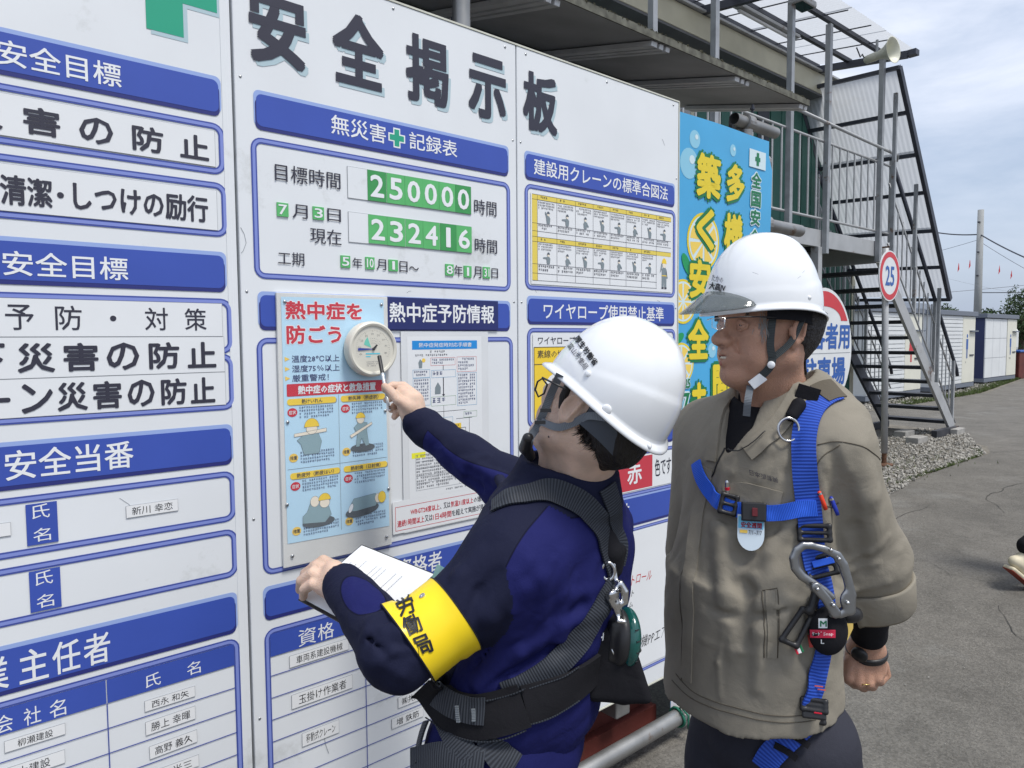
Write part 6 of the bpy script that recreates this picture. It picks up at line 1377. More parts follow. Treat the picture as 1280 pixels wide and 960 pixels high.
freeband('chin_strap', [hug(S_head1, 676, 526, 1.168, .012), hug(S_head1, 670, 536, 1.185, .012), W_(662, 549, 1.21), W_(660, 562, 1.235)], .0135, M_strapg, hm1, toc)
m_ = MB(); 
for px, py in ((675, 528), (682, 513)): c = Vector(W(px, py, 1.158)); m_.add([tuple(c + Vector(v)) for v in [tuple(cdir(1, 0, 0) * a + cdir(0, 1, 0) * b + cdir(0, 0, 1) * d) for a in (-.009, .009) for b in (-.003, .003) for d in (-.003, .002)]], [(0, 1, 3, 2), (4, 6, 7, 5), (0, 4, 5, 1), (2, 3, 7, 6), (0, 2, 6, 4), (1, 5, 7, 3)])
m_.build('strap_buckle', M_blkp, hm1)
S = Sdf(); S.chain([W_(660, 548, 1.215), W_(657, 560, 1.235), W_(663, 570, 1.25)], [.010, .012, .009], .006); v, q = S.mesh(.0025, .01); mkmesh('chin_cup', v, q, M_blkp, hm1, smooth=True)
# glasses
m_ = MB(); m_.tube([W_(706, 486, 1.150), W_(690, 478, 1.16), W_(678, 472, 1.19)], .0018, 6)
ge_ = [W_(678, 473, 1.19), W_(672, 477, 1.20), W_(669, 487, 1.205), W_(673, 496, 1.20), W_(680, 492, 1.195), W_(684, 481, 1.19)]; m_.tube(ge_, .0017, 6, closed=True); m_.build('glasses', M_blkp, p1, smooth=True)
M_lens = mat('lens', (.85, .9, .95), .02, alpha=.10, spec=.7); mkmesh('lens', [tuple(g) for g in ge_], [tuple(range(6))], M_lens, p1)
# mole
h, n = S_head1.hit(686, 546)
if h: m_ = MB(); m_.lathe([(.0022, 0), (.0015, .0012), (0, .0015)], h, n, 8); m_.build('mole', mat('mole', (.05, .025, .02), .6), p1)
# armband
ua = _n(ELL - SHL); M_ab = mat('armband_yellow', lin(246, 214, 34), .32, var=.03, vscale=9, bump=.04, bscale=14)
V = []; F = []; nr, ns = 48, 10; a0, a1 = .125, .212; uax = _n(np.cross(ua, UPV)); vax = np.cross(ua, uax)
for j in range(ns + 1):
    s_ = a0 + (a1 - a0) * j / ns; c = SHL + ua * s_
    for i in range(nr):
        t = 2 * math.pi * i / nr; d = uax * math.cos(t) + vax * math.sin(t); h = S_j1.t.ray_cast(Vector(c + d * .16), Vector(-d), .15); r = .075
        if h[0] is not None: r = min(max(float((np.array(h[0]) - c) @ d), .050), .078)
        V.append((c, d, r))
RR = np.array([v[2] for v in V]).reshape(ns + 1, nr)
for _ in range(6): RR = np.maximum(RR, (np.roll(RR, 1, 1) + np.roll(RR, -1, 1)) / 2); 
RR = np.maximum(RR, RR.mean(0)[None]); RR = (RR + np.roll(RR, 1, 1) + np.roll(RR, -1, 1)) / 3
VV = [tuple(V[k][0] + V[k][1] * (RR.ravel()[k] + .0025)) for k in range(len(V))] + [tuple(V[k][0] + V[k][1] * (RR.ravel()[k] + .0005)) for k in range(len(V))]; o_ = len(V)
for j in range(ns):
    for i in range(nr): q_ = (j * nr + i, j * nr + (i + 1) % nr, (j + 1) * nr + (i + 1) % nr, (j + 1) * nr + i); F.append(q_[::-1]); F.append(tuple(k + o_ for k in q_))
for j, fl2 in ((0, 0), (ns, 1)):
    for i in range(nr): q_ = (j * nr + i, j * nr + (i + 1) % nr, o_ + j * nr + (i + 1) % nr, o_ + j * nr + i); F.append(q_ if not fl2 else q_[::-1])
ab = mkmesh('armband', VV, F, M_ab, p1); autosmooth(ab, 50); S_ab = Surf(VV, F)
m_ = MB(); 
for j in (0, ns): m_.tube([VV[j * nr + i] for i in range(nr)], .0012, 5, closed=True)
m_.build('edge_binding', M_inkb, ab)
for ch, cx, cy in (('労', 507, 757), ('働', 515, 781), ('局', 528, 806)):
    # the letters run down the sleeve
    X, Y = np.array([.93, -.37]) * 11.5, np.array([-.40, -.92]) * 12; c = np.array([cx, cy]); dtext(ch, S_ab, [c - X - Y, c + X - Y, c + X + Y, c - X + Y], M_inkb, ab, .03, .0014)
h, n = S_ab.hit(528, 745)
if h: m_ = MB(); m_.lathe([(.005, 0), (.005, .0015), (.0025, .0018), (.0022, .0005), (0, .0005)], h, n, 14); m_.build('eyelet', M_met, ab)
# harness ------------------------------------------------------------
M_web = web_mat('webbing_charcoal', (.014, .016, .022), (.045, .052, .065), .0045)
hz1 = MB(); ribbon('shoulder_strap', S_j1, [(617, 634), (650, 619), (690, 615), (725, 628), (748, 655), (760, 690), (767, 715)], .041, M_web, p1, .004, .0025, 8, 6, relax=1)
ribbon('shoulder_strap', S_j1, [(758, 608), (768, 640), (773, 672), (772, 705)], .038, M_web, p1, .004, .0025, 8, 4, relax=1)
ribbon('back_strap', S_j1, [(768, 722), (754, 752), (735, 785), (704, 822), (668, 850), (632, 868)], .042, M_web, p1, .004, .0025, 8, 6, relax=1)
h, n = S_j1.hit(628, 629)
if h: dq = Sdf(); P2, F2 = text2d('///', 0, 1, 0, 1); 
# waist pad and belt
def jp(px, py, lift=0.0):
    h, n = S_j1.hit(px, py)
    if h is None: h, n = S_t1.hit(px, py)
    return np.array(h + n * lift)
S_jt = Surf(*joinm([(jv, jq), (tv, tq)]))
ribbon('waist_pad', S_jt, [(532, 862), (556, 878), (585, 893), (618, 893), (655, 880)], .068, M_blkc, p1, .004, .012, 8, 6, relax=1)
ribbon('waist_belt', S_jt, [(655, 880), (690, 868), (720, 850), (742, 832)], .060, M_blkc, p1, .006, .006, 8, 4, relax=1)
ribbon('waist_belt', S_jt, [(548, 862), (562, 872), (583, 882), (610, 886)], .042, M_web, p1, .018, .002, 8, 4, relax=1)
for dy_ in (-.029, .029):
    ribbon('belt_stitching', S_jt, [(540, 868 + dy_ * 900), (560, 880 + dy_ * 900), (588, 893 + dy_ * 900), (620, 893 + dy_ * 900), (655, 880 + dy_ * 900)], .0018, M_web, p1, .0165, .0008, 8, 1, relax=1)
for dy_ in (-.024, .024):
    ribbon('belt_stitching', S_jt, [(660, 879 + dy_ * 900), (690, 868 + dy_ * 900), (718, 851 + dy_ * 900)], .0018, M_web, p1, .0125, .0008, 8, 1, relax=1)
for pts in ([(579, 878), (581, 897)], [(597, 879), (599, 899)]): ribbon('belt_loop', S_jt, pts, .006, M_strapg, p1, .021, .002, 6, 1, relax=1)
S = Sdf(); bx_c = W_(754, 822, 1.262); S.box(bx_c, (.056, .038, .066), [cdir(.94, -.3, .1), cdir(.1, 0, 1), UPV], .015, .01); S.box(W_(772, 852, 1.27), (.028, .03, .030), AX, .015, .02); v, q = S.mesh(.004); mkmesh('tool_pouch', v, q, M_blkc, p1, smooth=True); S_tp = Surf(v, q)
dtext('MH', S_tp, [(743, 804), (754, 800), (755, 791), (744, 795)], M_wtx, p1, .05)
for pts, w_ in (([(548, 850), (556, 880), (566, 912), (590, 950)], .04), ([(612, 880), (607, 905), (620, 940), (640, 958)], .045), ([(540, 905), (532, 930), (524, 958)], .035), ([(520, 955), (560, 948), (606, 955)], .05)):
    try: ribbon('leg_strap', S_t1, pts, w_, M_web, p1, .012, .0025, 8, 4, relax=1)
    except Exception as ex: print('strap', ex)
# back D-ring pad, hook and lanyard reel
S = Sdf(); S.chain([W_(757, 668, 1.24), W_(764, 690, 1.235), W_(768, 712, 1.24)], [.016, .022, .014], .01); S.chain([W_(752, 700, 1.235), W_(757, 725, 1.235), W_(764, 735, 1.24)], [.009, .011, .008], .008); S.chain([W_(775, 688, 1.25), W_(772, 705, 1.25)], [.012, .010], .01); v, q = S.mesh(.003); mkmesh('back_pad', v, q, M_blkc, p1, smooth=True)
m_ = MB(); m_.tube([W_(760 + 8 * math.cos(t), 714 + 11 * math.sin(t), 1.215) for t in np.linspace(0, 6.28, 17)[:-1]], .0035, 8, closed=True); m_.build('dee_ring', M_met, p1, smooth=True)
S = Sdf(); S.chain([W_(767, 706, 1.22), W_(770, 730, 1.215), W_(768, 748, 1.21)], [.004, .005, .008], .006); S.chain([W_(768, 738, 1.21), W_(775, 730, 1.21), W_(781, 740, 1.21), W_(781, 752, 1.21), W_(774, 756, 1.21)], [.006, .007, .007, .006, .006], .004)
S.chain([W_(763, 745, 1.205), W_(768, 755, 1.205), W_(772, 766, 1.21)], [.010, .009, .006], .006); S.chain([W_(772, 766, 1.21), W_(773, 776, 1.20), W_(781, 777, 1.20)], [.0045, .004, .0035], .004); S.ell(W_(767, 742, 1.2), (.012, .006, .008), None, .004)
v, q = S.mesh(.0017, .01); hk = mkmesh('snap_hook', v, q, M_met, p1, smooth=True)
for px, py, r in ((762, 744, .003), (769, 752, .003), (775, 738, .0028)): m_ = MB(); c = Vector(W(px, py, 1.197)); m_.lathe([(r, -.004), (r, 0), (0, .0015)], c, -Vector(cdir(0, 0, 1)), 10); m_.build('rivet', M_blkp, hk)
M_reel = mat('reel_green', (.006, .075, .065), .18, alpha=1, coat=.6); rx = cdir(1, .1, .25)
rc = W_(783, 797, 1.25); S = Sdf(); S.ell(rc, (.020, .043, .052), [rx, cdir(-.2, 0, 1), UPV], .01); v, q = S.mesh(.0025); rl = mkmesh('lanyard_reel', v, q, M_reel, p1, smooth=True)
S = Sdf(); S.ell(rc - rx * .016, (.020, .040, .050), [rx, cdir(-.2, 0, 1), UPV], .01); S.box(rc - rx * .03, (.010, .02, .035), [rx, cdir(-.2, 0, 1), UPV], .006, .01); v, q = S.mesh(.003); mkmesh('reel_case', v, q, M_blkp, rl, smooth=True)
m_ = MB()
for z in (-.03, -.012, .008, .026): m_.tube([tuple(rc + rx * (.021 * math.sqrt(max(0, 1 - (z / .052) ** 2)) * math.cos(t) + .001) + cdir(-.2, 0, 1) * (.044 * math.sqrt(1 - (z / .052) ** 2)) * math.sin(t) + UPV * z) for t in np.linspace(-1.5, 1.5, 12)], .0012, 5)
m_.build('reel_rib', M_blkp, rl)
m_ = MB(); m_.tube([W_(763, 806, 1.225), W_(766, 815, 1.22), W_(771, 824, 1.222)], .0022, 6); m_.build('steel_clip', M_met, p1, smooth=True)
# ring on the finger, badge on the sleeve
h = Vector(W(383, 721, 1.372)); m_ = MB(); m_.tube([h + Vector(cdir(.35, 1, 0)) * .0 + Vector(cdir(.6, -.8, 0.1)) * .0115 * math.cos(t) + Vector(cdir(.1, .1, 1)) * .0115 * math.sin(t) for t in np.linspace(0, 6.28, 15)[:-1]], .0011, 5, closed=True); m_.build('ring', M_met, p1, smooth=True)
# pen (held)
pt0, pt1 = W_(486, 510, 1.785), W_(474, 445, 1.855); pen = thing('pen', 'clear pen with black cap pointed at the round gauge', 'pen', tuple(pt0)); v = Vector(pt1 - pt0)
M_clr = mat('clear_plastic', (.62, .66, .70), .12, alpha=.8, spec=.8)
m_ = MB(); m_.lathe([(.0038, 0), (.0042, .004), (.0042, v.length * .66), (.0040, v.length * .68)], (0, 0, 0), v, 12); m_.build('barrel', M_clr, pen, smooth=True)
m_ = MB(); m_.lathe([(.0015, .002), (.0015, v.length * .7)], (0, 0, 0), v, 8); m_.build('ink', M_inkb, pen)
m_ = MB(); m_.lathe([(.0052, v.length * .66), (.0054, v.length * .99), (.0046, v.length * 1.0)], (0, 0, 0), v, 12); o = m_.build('cap', M_blkp, pen, smooth=False); m_ = MB(); m_.lathe([(.0045, -.006), (.0050, .0), (.0045, .004)], (0, 0, 0), v, 10); m_.build('end_plug', M_met, pen)
# clipboard (held)
A_, B_, D_ = W_(452, 681, 1.49), W_(542, 717, 1.33), W_(376, 744, 1.40); e1 = B_ - A_; e2 = D_ - A_; e2 = e2 - e1 * (e1 @ e2) / (e1 @ e1); nn = _n(np.cross(e1, e2)); nn = nn if nn @ (CC - A_) > 0 else -nn
clip = thing('clipboard', 'black clipboard with white printed sheets held against the chest in the left hand', 'clipboard', tuple(A_)); e1v, e2v, nnv = Vector(e1), Vector(e2), Vector(nn)
def quadb(a0, a1, b0, b1, z0, z1): return MB().add([e1v * a + e2v * b + nnv * z for z in (z0, z1) for b in (b0, b1) for a in (a0, a1)], [(0, 2, 3, 1), (4, 5, 7, 6), (0, 1, 5, 4), (2, 6, 7, 3), (0, 4, 6, 2), (1, 3, 7, 5)])
quadb(-.02, 1.03, -.02, 1.06, -.006, -.0025).build('backing_board', M_blkp, clip, bevel=.001)
for k in range(4): quadb(.0 + .003 * k, 1.0 + .002 * k, 0 + .004 * k, 1.02 - .003 * k, -.0022 + .0006 * k, -.0017 + .0006 * k).build('paper_sheet', M_paper, clip)
m_ = MB(); R_ = random.Random(8)
def pl(a, b, wd, hgt): m_.add([e1v * aa + e2v * bb + nnv * .0005 for aa, bb in ((a, b), (a + hgt, b), (a + hgt, b + wd), (a, b + wd))], [(0, 1, 2, 3)])
for row, (a, b0, b1) in enumerate(((.10, .30, .62), (.17, .30, .75), (.24, .20, .45), (.40, .2, .8), (.46, .2, .8), (.52, .2, .7), (.66, .2, .8), (.74, .2, .6))):
    b = b0
    while b < b1: wd = R_.uniform(.008, .02); pl(a, b, wd, .016 if row == 1 else .010); b += wd + .008
m_.build('small_print', M_line, clip)
cp = Vector(W(543, 722, 1.31) - A_); m_ = MB(); m_.add([cp + Vector(cdir(*d)) * s_ for d, s_ in (((-.6, 1, .1), .03), ((.2, -1, 0), .026), ((.8, -.8, 0), .026), ((.2, 1, .1), .026))], [(0, 1, 2, 3)]); o = m_.build('clear_tab', mat('tab_aqua', (.35, .62, .62), .1, alpha=.7, spec=.8), clip); o.modifiers.new('t', 'SOLIDIFY').thickness = .001
# ------------------------------------------------------------------ older person in the khaki jacket and blue harness
p2 = thing('person', 'older person in khaki jacket, blue harness and white visor helmet watching the pointing colleague', 'person', (0, 0, 0))
F2 = cdir(-.80, 0, -.60); F2[2] = 0; F2 = _n(F2); R2 = np.cross(F2, UPV); L2 = -R2; AX2 = [R2, F2, UPV]
sk2 = skin_mat('skin_ruddy', (.44, .25, .175), 1)
Fh2 = cdir(-.95, 0, -.31); Fh2[2] = 0; Fh2 = _n(Fh2); t2 = math.radians(5); gf, gu, gl = axes(Fh2 * math.cos(t2) + UPV * math.sin(t2), UPV - Fh2 * math.sin(t2))
HC2 = W_(961, 410, 1.42); HR2 = W_(953, 387, 1.42)
B = Sdf(); head(B, HC2, gf, gu, gl, 1.0, 2)
nb2 = W_(975, 535, 1.50); B.cap(HC2 - gu * .06 - gf * .015, nb2, .056, .064, .03); B.cap(HC2 - gu * .065 + gf * .025, nb2 + F2 * .035, .036, .045, .03); B.cap(HC2 - gu * .10 + gf * .045, HC2 - gu * .105, .022, .03, .03)
in_helmet(B, HR2, gf, gu, gl, .120, .112, .108, .148, .004); hv2, hq2 = B.mesh(.0024); S_head2 = Surf(hv2, hq2)
lh2 = [([(1086, 792, 1.53), (1083, 812, 1.56)], [.030, .029], .02), ([(1083, 812, 1.56), (1080, 836, 1.565)], [.033, .034], .02), ([(1076, 815, 1.56), (1066, 838, 1.56)], [.026, .022], .02), ([(1090, 815, 1.56), (1094, 836, 1.565)], [.024, .022], .02),
       ([(1064, 828, 1.55), (1060, 846, 1.545), (1068, 854, 1.565), (1074, 846, 1.585)], [.015, .0145, .012, .010], .005), ([(1072, 835, 1.545), (1072, 852, 1.54), (1079, 858, 1.56), (1083, 850, 1.58)], [.015, .0142, .012, .010], .005),
       ([(1081, 836, 1.545), (1084, 853, 1.54), (1090, 857, 1.56), (1093, 849, 1.58)], [.0145, .0138, .0115, .010], .005), ([(1090, 834, 1.55), (1095, 848, 1.545), (1099, 851, 1.565), (1101, 843, 1.585)], [.013, .012, .0105, .009], .005),
       ([(1094, 820, 1.56), (1103, 832, 1.575), (1106, 843, 1.58), (1100, 851, 1.57)], [.015, .0135, .0125, .010], .006)]
a, b = hand_mesh(lh2)
CH2 = W_(958, 610, 1.50); BE2 = W_(940, 740, 1.50); HE2 = W_(945, 850, 1.50); HIP2 = W_(965, 900, 1.50); SL2 = W_(1038, 567, 1.39); SR2 = W_(893, 545, 1.62); EL2 = W_(1081, 704, 1.45); WL2 = W_(1086, 795, 1.54)
def foot2(sd, fw): return np.array([HIP2[0], HIP2[1], 0]) + R2 * sd * .12 + F2 * fw
K2 = [np.array([HIP2[0], HIP2[1], .50]) + R2 * s_ * .115 + F2 * .03 for s_ in (-1, 1)]
Bb = Sdf(); Bb.chain([nb2, CH2, BE2, HIP2], [.055, .11, .11, .10], .05).cap(CH2, SL2, .07, .05, .03).cap(CH2, SR2, .07, .05, .03).chain([SL2, EL2, WL2], [.05, .042, .028], .02)
for s_, k_ in ((-1, K2[0]), (1, K2[1])): Bb.chain([HIP2 + R2 * s_ * .08, k_, foot2(s_, 0) + UPV * .1], [.07, .055, .042], .03)
rh2 = EL2 * 0 + SR2 + R2 * .07 - UPV * .29 - F2 * .04; rw2 = HIP2 + R2 * .10 - F2 * .17 + UPV * .06; Bb.chain([SR2, rh2, rw2], [.05, .04, .028], .02)
S = Sdf(); pd = _n(rw2 - rh2); S.chain([rw2 - pd * .02, rw2 + pd * .07], [.028, .033], .02)
for k in range(4): o_ = UPV * (-.03 + .021 * k) ; S.chain([rw2 + pd * .07 + o_, rw2 + pd * .105 + o_ - F2 * .008, rw2 + pd * .115 + o_ + F2 * .02, rw2 + pd * .095 + o_ + F2 * .03], [.0125, .0118, .0105, .009], .005)
S.chain([rw2 + pd * .02 + UPV * .03, rw2 + pd * .06 + UPV * .055 + F2 * .01, rw2 + pd * .085 + UPV * .05 + F2 * .02], [.014, .012, .0105], .006)
c_, d_ = S.mesh(.003)
e_, f__ = Bb.mesh(.012); Vb, Fb = joinm([(hv2, hq2), (a, b), (c_, d_), (e_, f__)]); mkmesh('body', Vb, Fb, sk2, p2, smooth=True)
# T-shirt and black sleeve
Ts = Sdf(); Ts.ell(CH2 + UPV * .05, (.17, .125, .17), AX2, .04); Ts.cap(nb2 + UPV * .02 + F2 * .018, nb2 - UPV * .08 + F2 * .07, .076, .088, .03); Ts.cap(nb2 + UPV * .03 + F2 * .03, nb2 + UPV * .3 + F2 * .03, .071, .085, .006, 's'); v, q = Ts.mesh(.005); mkmesh('t_shirt', v, q, M_blkc, p2, smooth=True)
dw = _n(WL2 - EL2); Sl = Sdf(); Sl.chain([EL2, EL2 * .45 + WL2 * .55, WL2 - dw * .012], [.055, .045, .0375], .02); ws = wsum(4, 60, dw); Sl.disp(lambda P: ws(P) * .0015, EL2 - .2, WL2 + .2); v, q = Sl.mesh(.004); mkmesh('black_sleeve', v, q, M_blkc, p2, smooth=True)
# jacket ------------------------------------------------------------
pre2 = []; dwn = _n(W_(1093, 758, 1.47) - EL2); hp_ = W_(940, 800, 1.50)
def jacket2(fine, pre=None):
    J = Sdf(); J.ell(CH2, (.184, .138, .20), AX2, .05); J.ell(CH2 + UPV * .05, (.170, .122, .16), AX2, .05); J.ell(BE2, (.174, .156, .22), AX2, .07)
    J.cap(W_(992, 515, 1.46), SL2, .068, .074, .05); J.cap(W_(1010, 494, 1.47), W_(1044, 530, 1.42), .050, .058, .04); J.cap(W_(950, 535, 1.53), SR2, .075, .072, .05)
    # hanging hem: a slightly flared drum
    hp_ = W_(940, 800, 1.50); 
    def drum(P, c=hp_, h=.105):
        L = (P - c); z = L @ UPV; a = L @ R2 / (.178 + (-z) * .03); b_ = L @ F2 / (.162 + (-z) * .06); r = np.sqrt(a * a + b_ * b_); d = (r - 1) * .175; zz = -z - h - .018 * (L @ F2) / .18; return np.maximum(np.maximum(d, zz), z - .14)
    J.ops.append(('u', drum, hp_ - .30, hp_ + .30, .035))
    # near sleeve, wide, cuff turned up
    J.chain([SL2, SL2 * .5 + EL2 * .5 + L2 * .004, EL2 + cdir(-.05, -.1, 0) * .02], [.074, .076, .081], .03); J.chain([EL2, EL2 + dwn * .052], [.083, .070], .02)
    # far sleeve
    J.chain([SR2, rh2, rh2 * .45 + rw2 * .55], [.085, .075, .06], .03)
    if pre is not None: folds(J, pre, pre2)
    if fine:
        wf = wsum(21, 19, R2 * .9 + F2 * .55 + UPV * .12); J.disp(lambda P: wf(P) * .0050, CH2 - .6, CH2 + .5)
        wm2 = wsum(27, 38, R2 * .7 + F2 * .5 + UPV * .5); wf3 = wsum(12, 58, UPV * .5 + R2 * .6); J.disp(lambda P: wm2(P) * .0024 + wf3(P) * .0014, CH2 - .6, CH2 + .5)
        # open neck
        J.ring(nb2 + UPV * .045 + F2 * .022, _n(UPV - F2 * .28), .090, .082, .034, .009, .012, el=(1.0, 1.0)); J.cap(nb2 + F2 * .03 - UPV * .02, nb2 + UPV * .2 + F2 * .02, .070, .080, .008, 's'); J.chain([W_(914, 478, 1.45), W_(930, 500, 1.435), W_(924, 528, 1.42), W_(908, 556, 1.415), W_(897, 578, 1.42)], [.050, .040, .031, .017, .004], .005, 's')
        # sleeve end hollow
        J.cap(EL2 + dwn * .09, EL2 + dwn * .22, .066, .066, .006, 's')
        # under-hem hollow
        J.ell(hp_ - UPV * .12, (.18, .16, .05), AX2, .01, 's')
    return J
jv2, jq2 = jacket2(False).mesh(.011); PJ2 = Surf(jv2, jq2)
pre2 = [([(1030, 700), (1060, 712), (1098, 704)], .007, .006), ([(1028, 722), (1065, 738), (1108, 728)], .007, .006), ([(1040, 600), (1058, 625), (1064, 660)], .006, .005), ([(1030, 590), (1042, 620), (1046, 655)], .006, -.004), ([(890, 660), (930, 690), (985, 690)], .007, .005), ([(880, 800), (925, 815), (975, 805)], .007, .004), ([(1000, 720), (985, 750), (975, 790)], .007, .006), ([(925, 560), (915, 590), (900, 610)], .006, .004), ([(1060, 700), (1085, 690), (1110, 670)], .006, .005), ([(945, 860), (950, 830), (948, 790)], .006, .005), ([(900, 870), (898, 830), (903, 790)], .006, .005), ([(1040, 560), (1048, 620), (1052, 690)], .016, -.010), ([(1075, 560), (1085, 620), (1095, 680)], .018, .008), ([(1058, 600), (1066, 660), (1080, 715)], .014, -.007), ([(1120, 640), (1122, 690), (1110, 725)], .012, .006),
        ([(905, 590), (900, 660), (905, 740), (915, 820)], .014, .007), ([(960, 650), (965, 720), (950, 790), (945, 860)], .014, .008), ([(925, 680), (935, 740), (930, 800)], .012, -.006), ([(985, 700), (975, 760), (985, 830)], .013, .007),
        ([(1010, 760), (1005, 820), (1020, 870)], .012, -.006), ([(870, 640), (862, 720), (860, 800)], .012, .006), ([(890, 640), (940, 665), (1000, 660)], .012, -.005), ([(900, 700), (950, 725), (1000, 715)], .012, .006), ([(1000, 640), (960, 690), (920, 720)], .010, .006),
        ([(885, 760), (930, 775), (980, 760)], .010, -.004), ([(1030, 640), (1035, 700), (1030, 760)], .012, .006), ([(980, 520), (965, 560), (950, 600)], .012, .006), ([(1000, 540), (985, 590), (975, 620)], .010, -.004)]
jv2, jq2 = jacket2(True, PJ2).mesh(.0048); S_j2 = Surf(jv2, jq2)
M_kh = cloth_mat('khaki_cloth', lin(138, 132, 120), None, .82, var=.07, vs=4); M_khd = cloth_mat('khaki_stitch', lin(94, 88, 78), None, .85)
mkmesh('jacket', jv2, jq2, M_kh, p2, smooth=True)
# turned-up cuff edge, hem stitching, seams, pocket flap, zip
def seam(pts, r, m, nm, surf=None, lift=.0, n=8, parent=None):
    C = []
    for p in pts:
        h, nn_ = (surf or S_j2).hit(*p)
        if h is not None: C.append(h)
    if len(C) < 2: return
    C = catmull(C, n); Q = []
    for c in C: w_, nn_ = (surf or S_j2).near(c); Q.append(w_ + nn_ * lift)
    return MB().tube(Q, r, 6).build(nm, m, parent or p2, smooth=True)
cc = EL2 + dwn * .052; ex_ = _n(np.cross(dwn, UPV + F2 * .3)); ey_ = np.cross(dwn, ex_)
V = []; F = []; nr = 56
for j, (s_, r_) in enumerate(((-.004, .0), (-.008, .0065), (-.003, .0085), (.045, .0075), (.050, .004), (.044, .001))):
    for i in range(nr):
        t = 2 * math.pi * i / nr; d = ex_ * math.cos(t) + ey_ * math.sin(t); c = cc + dwn * (s_ * 1.25 - .012); h = S_j2.t.ray_cast(Vector(cc - dwn * .015 + d * .16), Vector(-d), .15); R_r = float((np.array(h[0]) - cc) @ d) if h[0] is not None else .085
        R_r = min(max(R_r, .062), .083); V.append(tuple(c + d * (R_r - (max(0, s_) * .16) + r_)))
for j in range(5):
    for i in range(nr): F.append((j * nr + i, j * nr + (i + 1) % nr, (j + 1) * nr + (i + 1) % nr, (j + 1) * nr + i)[::-1])
mkmesh('turned_cuff', V, F, M_kh, p2, smooth=True)
for pts in ([(1022, 556), (1045, 552), (1078, 558), (1100, 575)], [(1050, 556), (1022, 580), (1018, 640), (1020, 700)], [(868, 640), (858, 700), (853, 780), (852, 850)], [(840, 850), (870, 876), (920, 893), (975, 903), (1020, 899)], [(845, 842), (872, 868), (922, 885), (976, 895), (1020, 891)], [(953, 738), (955, 780), (955, 822)], [(972, 737), (974, 780), (972, 822)], [(953, 738), (972, 735)]):
    seam(pts, .0011, M_khd, 'seam', None, .0004)
fp = [(900, 604), (925, 600), (952, 608), (978, 615)]
ribbon('pocket_flap', S_j2, [(905, 618), (930, 616), (955, 622), (976, 628)], .040, M_kh, p2, .0015, .003, 8, 4, relax=1)
ribbon('pocket_welt', S_j2, [(963, 738), (965, 780), (965, 822)], .017, M_kh, p2, .0008, .002, 8, 2, relax=1)
ribbon('front_placket', S_j2, [(884, 585), (872, 640), (864, 700), (860, 770), (858, 850)], .03, M_kh, p2, .0008, .002, 8, 3, relax=1)
seam([(906, 560), (893, 590), (885, 600)], .0018, M_blkp, 'zip', None, .001)
# collar wings folded down over the chest
ribbon('collar', S_j2, [(1004, 482), (994, 500), (978, 525), (958, 548), (934, 566)], .036, M_kh, p2, .003, .004, 8, 5, relax=1)
ribbon('collar', S_j2, [(906, 500), (898, 525), (893, 550), (889, 576)], .026, M_kh, p2, .003, .004, 8, 4, relax=1)
seam([(914, 566), (935, 560), (958, 541)], .0012, M_blkp, 'zip', None, .012)
dtext('日本海建興', S_j2, [(937, 587), (972, 597), (973, 604), (938, 594)], M_ink, p2, .0, .002)
# trousers, shoes
T = Sdf(); T.ell(W_(960, 900, 1.50), (.152, .128, .13), AX2, .05)
for s_, k_ in ((-1, K2[0]), (1, K2[1])): T.chain([HIP2 + R2 * s_ * .085 - UPV * .02, k_, foot2(s_, 0) + UPV * .08], [.098, .085, .078], .025)
wf4 = wsum(31, 22, UPV); T.disp(lambda P: wf4(P) * .004, HIP2 - 1.2, HIP2 + .3); tv2, tq2 = T.mesh(.007); M_gr = cloth_mat('trousers_slate', lin(54, 55, 64), None, .85); mkmesh('trousers', tv2, tq2, M_gr, p2, smooth=True); S_t2 = Surf(tv2, tq2)
for sd in (-1, 1):
    Bt = Sdf(); fo = foot2(sd, 0); Bt.chain([fo + UPV * .10, fo + UPV * .05, fo + F2 * .14 + UPV * .035], [.06, .052, .044], .03); Bt.box(fo + F2 * .06 + UPV * .012, (.05, .16, .012), AX2, .008, .01); v, q = Bt.mesh(.008); mkmesh('boot', v, q, M_blkp, p2, smooth=True)
# hair: dark nape, grey temples
H = Sdf(); H.ell(HC2 - gf * .018 + gu * .030, np.array((.099, .100, .0805)) * 1.02, [gf, gu, gl]); H.cap(HC2 - gf * .072 - gu * .02, HC2 - gf * .060 - gu * .062, .030, .020, .03); H.box(HC2 + gf * .105, (.10, .16, .12), [gf, gu, gl], .01, .01, 's'); H.ell(HC2 + gl * .09 - gf * .006 - gu * .004, (.026, .040, .026), [gf, gu, gl], .006, 's'); H.box(HC2 + gf * .04 - gu * .085, (.08, .055, .12), [gf, gu, gl], .01, .008, 's')
in_helmet(H, HR2, gf, gu, gl, .120, .112, .108, .148, .0); wh2 = wsum(5, 95); H.disp(lambda P: wh2(P) * .0018, HC2 - .3, HC2 + .3); v, q = H.mesh(.003); mkmesh('hair', v, q, mat('hair_dark', (.022, .020, .022), .55, bump=.8, bscale=140), p2, smooth=True)
R_ = random.Random(5); mb = MB()
for k in range(90):
    h, n_ = S_head2.hit(R_.gauss(955, 3.5), R_.gauss(404, 7))
    if h is None: continue
    d = Vector(-gu + gf * R_.uniform(-.3, .3)); d = (d - n_ * d.dot(n_)).normalized(); mb.tube([h + n_ * .001, h + d * .006 + n_ * .002, h + d * .012 + n_ * .001], [.0006, .0005, .0002], 3, caps=False)
o = mb.build('temple_hair', mat('hair_silver', (.32, .31, .30), .5), p2); o['kind'] = 'stuff'
R_ = random.Random(6); mb = MB()
